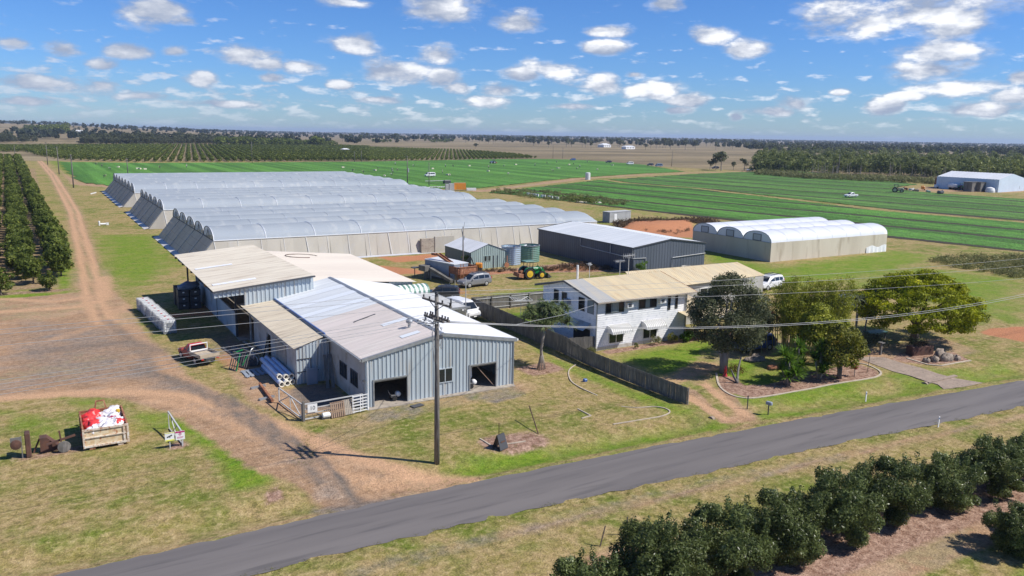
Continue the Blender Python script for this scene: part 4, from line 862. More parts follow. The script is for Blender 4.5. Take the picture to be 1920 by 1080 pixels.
    if not flaps:
        build('end_wall', s_, side, t, world=True); s_ = MB(); s_.quad((x0 - .01, yb, 0), (x0 - .01, y0, 0), (x0 - .01, y0, ze), (x0 - .01, yb, ze)); build('end_wall', s_, side, t, world=True)
    else: build('back_wall', s_, side, t, world=True)
    return t
T1 = tunnels('net_tunnels', 'nearest block of arched net tunnels with a beige side wall, behind the sheds', 23.4, 97.2, 129.5, 5, 8.1, 4.0, 5.8, 'film_blue', 'net_beige')
T2 = tunnels('net_tunnels', 'middle block of arched net tunnels, between the nearest and the farthest blocks', 23.4, 99.0, 183.6, 5, 8.0, 4.0, 5.9, 'film_blue', 'net_beige')
T3 = tunnels('net_tunnels', 'farthest block of arched net tunnels, beside the bright green field', 23.4, 104.0, 237.6, 7, 8.9, 3.8, 6.2, 'film_blue', 'net_beige')
T4 = tunnels('poly_tunnels', 'three-span white plastic greenhouse with sand coloured walls, right of the charcoal shed', 108.3, 140.3, 94.4, 3, 6.4, 3.35, 5.1, 'film_white', 'sand_wall', flaps=False, endr=0, hoopstep=4.0, door=True, scal=0)
d = MB(); d.bx(58.0, 128.2, 0, 60.6, 128.9, 2.6); build('side_door', d, 'concrete', T1, world=True); d = MB(); d.bx(60.6, 128.1, 0, 64.4, 128.6, 2.9); build('porch', d, 'net_beige', T1, world=True)
d = MB()
for i in range(10): d.quad((134.2 + i * .6, 94.25 - (.15 if i % 2 else 0), 0), (134.8 + i * .6, 94.25 - (0 if i % 2 else .15), 0), (134.8 + i * .6, 94.3, 1.2 + .2 * math.sin(i)), (134.2 + i * .6, 94.3, 1.2 + .2 * math.sin(i - 1)))
build('loose_sheet', d, 'white_paint', T4, world=True, label='crumpled white plastic patch at the foot of the wall')

# ---- dark grey shed
def dark_shed():
    X0, X1, Y0, Y1, ZE, ZR = 79.2, 94.2, 95.8, 123.2, 4.0, 5.0; XR = (X0 + X1) / 2
    t = thing('charcoal_shed', 'charcoal metal shed with pale grey gabled roof, behind the white house', 'shed', (86.7, 95.8, 0))
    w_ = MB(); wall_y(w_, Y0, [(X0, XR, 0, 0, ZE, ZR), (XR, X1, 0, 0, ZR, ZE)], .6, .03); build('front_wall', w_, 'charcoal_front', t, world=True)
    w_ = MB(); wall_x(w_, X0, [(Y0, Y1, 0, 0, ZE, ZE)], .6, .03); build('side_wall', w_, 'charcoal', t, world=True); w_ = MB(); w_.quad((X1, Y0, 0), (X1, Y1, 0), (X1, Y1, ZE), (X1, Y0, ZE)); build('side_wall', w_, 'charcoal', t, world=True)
    w_ = MB(); w_.poly([(X0, Y1, 0), (X0, Y1, ZE), (XR, Y1, ZR), (X1, Y1, ZE), (X1, Y1, 0)]); build('back_wall', w_, 'charcoal', t, world=True)
    r = MB(); r.ribs((X0 - .15, Y1 + .1, ZE + .02), (X0 - .15, Y0 - .1, ZE + .02), (XR, Y0 - .1, ZR + .03), (XR, Y1 + .1, ZR + .03), .7, .03); r.ribs((X1 + .15, Y0 - .1, ZE + .02), (X1 + .15, Y1 + .1, ZE + .02), (XR, Y1 + .1, ZR + .03), (XR, Y0 - .1, ZR + .03), .7, .03); build('roof', r, 'roof_new', t, world=True)
    for (a, b) in (((X0 - .18, Y0 - .13, ZE), (XR, Y0 - .13, ZR)), ((XR, Y0 - .13, ZR), (X1 + .18, Y0 - .13, ZE)), ((X0 - .2, Y0, ZE - .03), (X0 - .2, Y1, ZE - .03)), ((X0 - .18, Y1 + .1, ZE + .03), (XR, Y1 + .1, ZR + .05))):
        g = MB(); g.bar(a, b, .1, .16); build('trim', g, 'dark_trim', t, world=True)
    for pts in ([(X0 - .1, 109.8, 3.85), (X0 - .1, 109.8, 2.6), (X0 - .1, 95.7, 2.35), (81.6, 95.65, 2.3), (81.7, 95.6, .3), (81.9, 95.4, .15)], [(X0 - .1, 101.5, 3.85), (X0 - .1, 101.5, 2.5)], [(X1, 95.65, 2.3), (87.1, 95.65, 2.0), (87.05, 95.6, .3)], [(X0 - .08, 95.9, 3.9), (X0 - .08, 95.9, 2.5)]):
        p = MB(); p.tube(pts, .06, 6); build('pipe', p, 'container_grey', t, world=True)
    return t
dark_shed()
def green_shed():
    X0, X1, Y0, Y1, ZE, ZR = 58.0, 64.2, 109.6, 118.8, 2.75, 3.9; XR = 61.1
    t = thing('garden_shed', 'small pale green shed with white gabled roof, left of the round water tanks', 'shed', (61, 109.6, 0))
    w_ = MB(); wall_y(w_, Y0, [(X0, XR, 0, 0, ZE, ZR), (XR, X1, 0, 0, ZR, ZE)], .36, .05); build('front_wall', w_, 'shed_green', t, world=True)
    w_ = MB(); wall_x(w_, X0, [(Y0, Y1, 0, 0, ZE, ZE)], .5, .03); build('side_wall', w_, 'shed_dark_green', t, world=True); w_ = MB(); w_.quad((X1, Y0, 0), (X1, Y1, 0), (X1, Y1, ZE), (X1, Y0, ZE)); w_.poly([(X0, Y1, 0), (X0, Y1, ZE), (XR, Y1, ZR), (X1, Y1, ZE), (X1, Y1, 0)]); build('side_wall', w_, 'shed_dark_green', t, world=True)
    r = MB(); r.ribs((X0 - .25, Y1, ZE - .03), (X0 - .25, Y0 - .15, ZE - .03), (XR, Y0 - .15, ZR + .03), (XR, Y1, ZR + .03), .6, .02); r.ribs((X1 + .25, Y0 - .15, ZE - .03), (X1 + .25, Y1, ZE - .03), (XR, Y1, ZR + .03), (XR, Y0 - .15, ZR + .03), .6, .02); build('roof', r, 'roof_white', t, world=True)
    window_y(t, 60.4, 61.5, 1.2, 2.0, Y0 - .02, 'glass_dark', 'shed_green', .06, 1)
    d = MB(); d.bx(62.0, Y0 - .08, 0, 62.12, Y0 + .02, 2.0); d.bx(62.75, Y0 - .07, 0, 62.8, Y0 + .02, 2.0); build('door', d, 'dark_trim', t, world=True)
green_shed()
def tank(x, y, r, h, body, label):
    t = thing('water_tank', label, 'water tank', (x, y, 0)); n = 28; pr = []
    for k in range(19): z = h * k / 18; pr.append((r - .03 + (.03 if k % 2 else -.03), z))
    m_ = MB(); m_.lathe((0, 0, 0), pr, n, caps=False); build('tank_wall', m_, body, t)
    l = MB(); l.lathe((0, 0, 0), [(r * .985, h - .35), (r * .6, h - .3), (.05, h - .22)], n, caps=False); build('roof', l, 'tank_steel', t)
    l = MB(); l.lathe((0, 0, 0), [(r - .06, h - .02), (r + .04, h - .02), (r + .04, h + .06), (r - .06, h + .06)], n, caps=False); build('rim', l, 'steel_grey', t)
    for k in range(5):
        a = k * 1.9 + x; q = MB(); q.box((r * .55 * math.cos(a), r * .55 * math.sin(a), h - .12), (.7, .12, .14), rz=a * 2); build('roof_clutter', q, 'timber_grey' if k % 2 else 'white_paint', t)
    p = MB(); p.tube([(-r * .25, -r - .02, .2), (-r * .25, -r - .04, h), ], .04, 6); build('pipe', p, 'blue_trim' if body == 'tank_steel' else 'steel_grey', t)
tank(66.5, 111.6, 1.62, 3.0, 'tank_steel', 'round ribbed steel water tank nearest the small green shed')
tank(70.9, 113.0, 1.75, 2.75, 'tank_green', 'round green water tank between the steel tank and the charcoal shed')
tt = thing('water_tank', 'low round open cream tank beside the front corner of the charcoal shed', 'water tank', (88.6, 93.6, 0)); q = MB(); q.lathe((0, 0, 0), [(1.0, 0), (1.0, .8), (.86, .8), (.86, .55)], 24, caps=False); q.lathe((0, 0, 0), [(.87, .5), (.02, .5)], 24, caps=False); build('tank_wall', q, 'net_beige', tt)
for (x, y, rz, lb) in ((82.6, 93.4, .2, 'low black rack outside the left of the charcoal shed front'), (86.2, 93.2, .25, 'low black rack outside the middle of the charcoal shed front')):
    q = MB()
    for i in range(5): q.bar((-1.2 + i * .6, -.8, .55), (-1.2 + i * .6, .8, .62), .05)
    for s in (-.8, .8): q.bar((-1.2, s, .6), (1.2, s, .6), .06)
    for (a, b) in ((-1.2, -.8), (1.2, -.8), (-1.2, .8), (1.2, .8)): q.bar((a, b, 0), (a, b, .6), .06)
    tag(build('steel_rack', q, 'steel_dark', loc=(x, y, 0), rz=rz), lb, 'rack')

# ---- house
def house():
    Y0, X0, X1, Y1 = 61.6, 46.65, 58.35, 71.3; ZE, ZR, YR = 5.12, 6.28, 66.9
    t = thing('house', 'white two-storey farmhouse with a yellowed iron roof and two striped window awnings', 'house', (52.5, 61.6, 0))
    w_ = MB()
    def boards(fn, z0, z1, step=.22):
        z = z0
        while z < z1 - .01: fn(z, min(z + step, z1)); z += step
    wins = [(47.72, 49.93, 3.72, 4.75), (51.94, 54.17, 3.8, 4.8), (55.79, 56.1, 3.3, 4.8), (56.8, 57.1, 3.35, 4.8)]
    boards(lambda a, b: w_.add([(X0, Y0 - .03, a), (X1, Y0 - .03, a), (X1, Y0, b), (X0, Y0, b)], [(0, 1, 2, 3)]), 0, 4.98)
    boards(lambda a, b: w_.add([(X0 - .03, Y1, a), (X0 - .03, Y0, a), (X0, Y0, b), (X0, Y1, b)], [(0, 1, 2, 3)]), 0, 5.0)
    w_.poly([(X0 - .01, Y1, 5.0), (X0 - .01, Y0, 5.0), (X0 - .01, YR, 6.15)]); w_.quad((X1, Y0, 0), (X1, Y1, 0), (X1, Y1, 5), (X1, Y0, 5)); w_.poly([(X1, Y0, 5.0), (X1, Y1, 5.0), (X1, YR, 6.15)]); w_.quad((X1, Y1, 0), (X0, Y1, 0), (X0, Y1, 5), (X1, Y1, 5))
    build('wall', w_, 'white_clad', t, world=True)
    xl, xr, yf, yb = 46.25, 59.3, 61.0, 72.4
    r = MB(); xs2 = 48.6
    r.ribs((xl, yf, 5.02), (xs2, yf, 5.02), (xs2, YR, ZR), (xl, YR, ZR), .3, .025, mi=1); r.ribs((xs2 + .003, yf, 5.02), (xr, yf, 5.02), (xr, YR, ZR), (xs2 + .003, YR, ZR), .3, .025, mi=0)
    r.ribs((xr, yb, 5.02), (xl, yb, 5.02), (xl, YR, ZR), (xr, YR, ZR), .3, .025, mi=0)
    ro_ = build('roof', r, ['house_roof', 'house_roof_grey'], t, world=True)
    c = MB(); c.tube([(49.6, 69.2, 5.6), (49.6, 69.2, 7.3)], .12, 10); build('flue', c, 'white_paint', ro_, world=True)
    c = MB(); c.bar((xl - .02, yf - .05, 4.93), (xl - .02, YR, ZR - .08), .06, .18); c.bar((xl - .02, YR, ZR - .08), (xl - .02, yb, 4.93), .06, .18); c.bx(xl - .02, yb, 4.8, xr, yb + .06, 5.0); build('barge_board', c, 'dark_trim', ro_, world=True)
    g = MB(); g.bx(xl, yf - .12, 4.9, xr, yf, 5.02); build('gutter', g, 'concrete', t, world=True)
    g = MB(); g.bar((xr, yf, 4.95), (xr, YR, ZR - .05), .06, .16); build('barge_board', g, 'rust', t, world=True)
    c = MB(); c.tube([(58.2, 61.5, 4.9), (58.2, 61.5, .1)], .05, 8); build('downpipe', c, 'steel_grey', t, world=True)
    c = MB(); c.bx(X0 - .07, Y0 - .07, 0, X0 + .03, Y0 + .03, 4.95); c.bx(X1 - .03, Y0 - .07, 0, X1 + .07, Y0 + .03, 4.95); build('corner_board', c, 'steel_grey', t, world=True)
    window_y(t, *wins[0], Y0 - .02, 'glass_dark', 'dark_trim', .05, 2, .06); window_y(t, *wins[1], Y0 - .02, 'glass_dark', 'dark_trim', .05, 2, .06)
    cu = MB(); cu.bx(48.35, Y0 - .075, 3.74, 49.3, Y0 - .068, 4.73); build('curtain', cu, 'glass_pale', t, world=True)
    cu = MB(); cu.bx(52.75, Y0 - .075, 3.82, 53.3, Y0 - .068, 4.78); build('curtain', cu, 'glass_pale', t, world=True)
    window_y(t, *wins[2], Y0 - .02, 'glass_dark', 'dark_trim', .03, 0, .05); window_y(t, *wins[3], Y0 - .02, 'glass_dark', 'dark_trim', .03, 0, .05)
    window_y(t, 48.26, 50.0, .6, 1.75, Y0 - .02, 'glass_dark', 'white_paint', .06, 1, .05); window_y(t, 52.64, 54.4, .58, 1.78, Y0 - .02, 'glass_dark', 'white_paint', .06, 1, .05)
    for (a, b) in ((68.3, 69.2), (66.8, 67.7)): window_x(t, a, b, 3.55, 4.95, X0, 'glass_dark', 'pale_wall', .05, 0, .05)
    for (a, b) in ((63.7, 64.65), (62.15, 63.1)): window_x(t, a, b, 3.65, 4.9, X0, 'glass_dark' if a > 63 else 'glass_pale', 'dark_trim', .05, 0, .05, horiz=True)
    for (x0, x1, z0, z1) in ((50.15, 50.9, 4.1, 4.6), (54.45, 55.2, 4.15, 4.65)):
        a = MB(); a.bx(x0, Y0 - .42, z0, x1, Y0, z1); o = build('air_conditioner', a, 'white_paint', t, world=True); a = MB(); a.bx(x0 + .1, Y0 - .435, z0 + .08, x1 - .25, Y0 - .42, z1 - .08); build('grille', a, 'dark_trim', o, world=True)
    a = MB(); a.bx(X0 - .45, 66.1, 3.9, X0, 66.8, 4.4); build('air_conditioner', a, 'grey_box', t, world=True)
    for (x0, x1) in ((47.95, 50.5), (52.35, 54.95)):
        a = MB(); n = 22; pr = [(0, 2.45), (-.35, 2.42), (-.7, 2.25), (-.95, 1.95), (-1.02, 1.72)]
        for i in range(n):
            xa = x0 + (x1 - x0) * i / n; xb = x0 + (x1 - x0) * (i + 1) / n; h = .03 if i % 2 else 0
            for j in range(4): a.quad((xa, Y0 - .03 + pr[j + 1][0] - h, pr[j + 1][1]), (xb, Y0 - .03 + pr[j + 1][0] - h, pr[j + 1][1]), (xb, Y0 - .03 + pr[j][0] - h, pr[j][1] + h), (xa, Y0 - .03 + pr[j][0] - h, pr[j][1] + h), mi=i % 2)
        for x in (x0, x1): a.poly([(x, Y0 - .03 + p, z) for p, z in pr] + [(x, Y0 - .03, 1.72)], mi=0)
        build('awning', a, ['white_paint', 'container_grey'], t, world=True)
    d = MB(); d.bx(X0 - .06, 62.6, 0, X0 - .02, 65.4, 1.9); build('doorway', d, 'inside_shade', t, world=True)  # dark sheet on the wall, coloured as the shade within the opening
    d = MB(); d.ribs((X0 - 1.0, 65.5, 1.95), (X0 - 1.0, 62.5, 1.95), (X0, 62.5, 2.6), (X0, 65.5, 2.6), .2, .03); build('hood', d, 'pale_wall', t, world=True)
    f = MB(); f.bx(X0 - .04, Y0 - .06, -.1, X1, Y0 - .03, .35); build('footing', f, 'rendered_wall', t, world=True)
    # single storey wing
    e = thing('house_wing', 'single-storey wing with long yellowish roof joined to the white farmhouse', 'house', (70, 70, 0))
    r = MB(); r.ribs((60.2, 71.6, 3.1), (82.9, 72.8, 3.1), (81.8, 76.9, 4.35), (62.2, 76.7, 4.5), .35, .025); r.ribs((83.3, 83.5, 3.0), (60.6, 83.0, 3.0), (62.2, 76.7, 4.5), (81.8, 76.9, 4.35), .35, .025); build('roof', r, 'house_roof', e, world=True)
    r = MB(); r.ribs((56.9, 58.9, 2.7), (63.5, 58.6, 2.7), (64.8, 72.4, 3.12), (58.5, 72.2, 3.9), .3, .025); build('verandah_roof', r, 'house_roof', e, world=True)
    g = MB(); g.bar((56.9, 58.85, 2.62), (63.5, 58.55, 2.62), .1, .16); g.bar((56.9, 58.9, 2.6), (58.4, 61.5, 2.8), .06, .12); build('gutter', g, 'white_paint', e, world=True)
    w_ = MB(); w_.bx(58.5, 66, 0, 64.5, 66.15, 2.8); w_.bx(64.5, 72.6, 0, 82.3, 72.7, 3.05); w_.bx(82.2, 72.7, 0, 82.3, 82, 3.0); w_.bx(64.4, 66.15, 0, 64.5, 72.6, 3.0); build('wall', w_, 'rendered_wall', e, world=True)
    for i, x in enumerate((59.5, 62.4)):
        p = MB(); p.bx(x - .08, 59.1, 0, x + .08, 59.26, 2.6); build('post', p, 'timber_grey', e, world=True)
    for (x0, x1) in ((66, 68), (71, 73.5), (76.5, 78.5)): window_y(e, x0, x1, 1.2, 2.3, 72.58, 'glass_dark', 'white_paint', .06, 1)
    w_ = MB(); w_.bx(59.2, 65.9, .2, 61, 65.99, 2.1); build('door', w_, 'dark_trim', e, world=True)
house()

# ---- fences
def paling(name, label, pts, hs, mt='timber_grey', rails='back', pw=.14):
    t = thing(name, label, 'fence', (pts[0][0], pts[0][1], 0)); b = MB(); rl = MB(); po = MB(); g = random.Random(5); tot = 0
    for (p, q, h0, h1) in zip(pts[:-1], pts[1:], hs[:-1], hs[1:]):
        L = math.hypot(q[0] - p[0], q[1] - p[1]); n = int(L / pw); dx, dy = (q[0] - p[0]) / L, (q[1] - p[1]) / L; nx, ny = -dy, dx; s = 1 if rails == 'back' else -1
        for i in range(n):
            a = (i + .5) * L / n; h = h0 + (h1 - h0) * i / n + g.uniform(-.02, .02); o = g.uniform(-.008, .012)
            b.box((p[0] + dx * a + nx * o, p[1] + dy * a + ny * o, h / 2 + .02), (pw - .012, .018, h), rz=math.atan2(dy, dx))
        for f in (.18, .85): rl.bar((p[0] + nx * .05 * s, p[1] + ny * .05 * s, h0 * f), (q[0] + nx * .05 * s, q[1] + ny * .05 * s, h1 * f), .05, .09)
        k = max(1, int(L / 2.6))
        for i in range(k + 1):
            a = L * i / k; po_ = MB(); hh = (h0 + (h1 - h0) * i / k) * .97; po_.box((p[0] + dx * a + nx * .11 * s, p[1] + dy * a + ny * .11 * s, hh / 2), (.1, .1, hh)); build('post', po_, 'pole_wood', t, world=True)
    build('palings', b, mt, t, world=True); build('rails', rl, mt if rails == 'back' else 'container_grey', t, world=True)
paling('paling_fence', 'long weathered grey paling fence running past the pandanus palm to the driveway', [(43.45, 45.15), (43.2, 49.5), (43.0, 55.2), (43.0, 58.6), (43.2, 61.8), (43.4, 69.0), (43.6, 76), (43.8, 82.6)], [1.4, 1.42, 1.42, 1.45, 1.78, 1.8, 1.8, 1.8], rails='front')
paling('paling_fence', 'grey paling fence with pale rails facing the camera behind the clothes hoist', [(44.0, 82.8), (54.6, 82.6)], [1.75, 1.75], rails='front')
paling('paling_fence', 'short grey paling fence between the long fence and the house corner', [(43.9, 62.2), (46.5, 61.7)], [1.5, 1.5])

# ---- hopper and cold room by the green shed
def hopper():
    t = thing('cold_room', 'long grey insulated box with a white top, behind the rusty hopper', 'cold room', (51, 104, 0))
    P = [(48.9, 106.9), (50.6, 100.6), (53.1, 101.2), (51.9, 108.2)]
    q = MB(); q.prism(P, .35, 2.6); build('body', q, 'grey_box', t, world=True)
    q = MB(); q.prism([(x + (.06 if x > 51 else -.06), y + (.06 if y > 104 else -.06)) for x, y in P], 2.6, 2.7); build('roof', q, 'roof_white', t, world=True)
    q = MB(); q.prism([(49.2, 106), (50.7, 101.2), (52.7, 101.8), (51.7, 107)], 0, .35); build('skid', q, 'steel_dark', t, world=True)
    h = thing('rusty_hopper', 'rusty orange steel hopper on legs with an inclined conveyor beside the silver car', 'hopper', (52, 100.6, 0))
    q = MB(); a = [(50.6, 99.6), (53.9, 100.0), (53.6, 102.0), (50.3, 101.6)]; z1, z0 = 2.3, 1.1; c = (52.1, 100.8)
    lo = [(c[0] + (x - c[0]) * .35, c[1] + (y - c[1]) * .35) for x, y in a]
    for i in range(4): j = (i + 1) % 4; q.quad((*lo[i], .55), (*lo[j], .55), (*a[j], z0 + .3), (*a[i], z0 + .3)); q.quad((*a[i], z0 + .3), (*a[j], z0 + .3), (*a[j], z1), (*a[i], z1))
    q.poly([(*p, .55) for p in lo]); build('bin', q, 'rust', h, world=True)
    q = MB()
    for i in range(4): j = (i + 1) % 4; q.bar((*a[i], z1), (*a[j], z1), .14); q.bar((*a[i], z0 + .25), (*a[j], z0 + .25), .1)
    build('rim', q, 'rust', h, world=True)
    for p in a: q = MB(); q.bar((*p, 0), (*p, z1), .12); build('leg', q, 'rust', h, world=True)
    q = MB(); q.bar((50.9, 99.3, 0), (50.9, 99.3, 2.9), .06); q.bar((51.4, 99.3, 0), (51.4, 99.3, 2.9), .06)
    for k in range(9): q.bar((50.9, 99.3, .3 + k * .3), (51.4, 99.3, .3 + k * .3), .04)
    build('ladder', q, 'rust', h, world=True)
    q = MB(); q.bar((51.2, 101.2, 2.15), (50.3, 105.4, 3.5), .55, .12); q.bar((50.92, 101.2, 2.25), (50.02, 105.4, 3.6), .06, .3); q.bar((51.48, 101.2, 2.25), (50.58, 105.4, 3.6), .06, .3); q.box((50.1, 105.9, 3.45), (.7, 1.0, .3), rz=.2, ry=.1); build('conveyor', q, 'rust', h, world=True)
    for k in range(6): q = MB(); q.box((51.2 + k * .35, 101.8, 2.42), (.12, .12, .16)); build('tooth', q, 'rust_dark', h, world=True)
    c2 = thing('grey_conveyor', 'grey timber chute sloping down along the side of the cold room', 'conveyor', (48.6, 102, 0))
    q = MB(); q.bar((48.7, 104.6, 1.6), (49.6, 99.4, .5), .5, .4); build('chute', q, 'timber_grey', c2, world=True)
    for (x, y, z) in ((48.7, 104.4, 1.4), (49.5, 99.9, .5), (49.9, 99.0, .7)): q = MB(); q.bar((x, y, 0), (x, y, z), .08); build('leg', q, 'container_grey', c2, world=True)
    q = MB(); q.box((48.35, 105.8, 1.55), (1.1, 1.6, .8), rz=.2, bev=.05); build('feed_box', q, 'timber_grey', c2, world=True)
    for dx in (-.4, 0, .4): q = MB(); q.box((48.4 + dx, 105.0, .6), (.28, .12, 1.2)); build('panel', q, 'timber_grey', c2, world=True)
    q = MB(); q.box((47.4, 107.0, 1.5), (1.1, .9, .12)); q.bar((47.3, 107, 0), (47.3, 107, 1.5), .1); tag(build('side_table', q, 'dark_trim'), 'small dark bench on one leg at the far left end of the cold room', 'bench')
    q = MB(); q.lathe((54.3, 112.5, 1.0), [(.1, -1.2), (.5, -1.15), (.55, 0), (.5, 1.15), (.1, 1.2)], 16, axis='X'); q.bx(53.6, 112.2, 0, 53.8, 112.8, .6); q.bx(54.8, 112.2, 0, 55.0, 112.8, .6); tag(build('drum_tank', q, 'rust', smooth=False), 'dark red horizontal drum tank beside the small green shed', 'tank')
hopper()
# ---- storage container beyond the tunnels
t = thing('storage_container', 'pale grey storage container with a white door standing alone on the grass', 'container', (124, 157, 0))
q = MB(); q.ribs((120.6, 155.6, .1), (128.0, 156.6, .1), (128.0, 156.6, 2.6), (120.6, 155.6, 2.6), .3, .05); q.quad((128.0, 156.6, .1), (128.0, 159, .1), (128, 159, 2.6), (128, 156.6, 2.6)); build('side_wall', q, 'container_grey', t, world=True)
q = MB(); q.quad((120.3, 158, .1), (120.6, 155.6, .1), (120.6, 155.6, 2.6), (120.3, 158, 2.6)); build('end_wall', q, 'grey_box', t, world=True)
q = MB(); q.prism([(120.5, 155.5), (128.1, 156.5), (128.1, 159.1), (120.2, 158.1)], 2.6, 2.68); build('roof', q, 'container_grey', t, world=True)
q = MB(); q.box((122.6, 155.8, 1.15), (.9, .06, 2.0), rz=.134); build('door', q, 'white_paint', t, world=True)
# ---- far pale blue shed
def far_shed():
    A, B, Cc = Vector((352.3, 215.5, 0)), Vector((352.0, 187.8, 0)), Vector((378, 190.5, 0)); D = A + (Cc - B)
    t = thing('machinery_shed', 'long pale blue farm shed with a low gabled roof in front of the gum woodland', 'shed', (365, 202, 0)); h = 5.4; r_ = 7.6
    q = MB(); z = Vector((0, 0, h)); M1 = (B + Cc) / 2 + Vector((0, 0, r_)); M2 = (A + D) / 2 + Vector((0, 0, r_))
    q.ribs(A, B, B + z, A + z, 1.0, .04); q.poly([B, Cc, Cc + z, M1, B + z]); q.quad(Cc, D, D + z, Cc + z); q.poly([D, A, A + z, M2, D + z]); build('wall', q, 'far_shed', t, world=True)
    q = MB(); q.ribs(A + z, B + z, M1, M2, 1.4, .05); q.ribs(Cc + z, D + z, M2, M1, 1.4, .05); build('roof', q, 'roof_white', t, world=True)
far_shed()

# ------------------------------------------------------------------ vehicles
for nm, c in (('paint_silver', (0.26, 0.265, 0.275)), ('paint_white', (0.80, 0.80, 0.80)), ('paint_black', (0.03, 0.032, 0.038)), ('paint_red', (0.55, 0.03, 0.03)), ('paint_blue', (0.05, 0.11, 0.32)), ('paint_slate', (0.16, 0.22, 0.32)), ('paint_green', (0.02, 0.22, 0.06)), ('paint_yellow', (0.80, 0.52, 0.03)), ('paint_orange', (0.75, 0.28, 0.03)), ('paint_cream', (0.62, 0.58, 0.35))):
    mat(nm, c, tuple(x * .8 + .02 for x in c), 1.5, 0.28, 0.25 if 'silver' in nm else 0.0, det=3)
mat('red_faded', (0.36, 0.07, 0.05), (0.28, 0.06, 0.045), 2, 0.5)
mat('rim', (0.55, 0.55, 0.56), rough=0.3, metal=0.5)
mat('lamp_red', (0.5, 0.02, 0.02), rough=0.2); mat('lamp_clear', (0.7, 0.7, 0.68), rough=0.15); mat('plate', (0.8, 0.8, 0.78), rough=0.4)
mat('tray_floor', (0.48, 0.40, 0.30), (0.40, 0.33, 0.24), 2, 0.7)

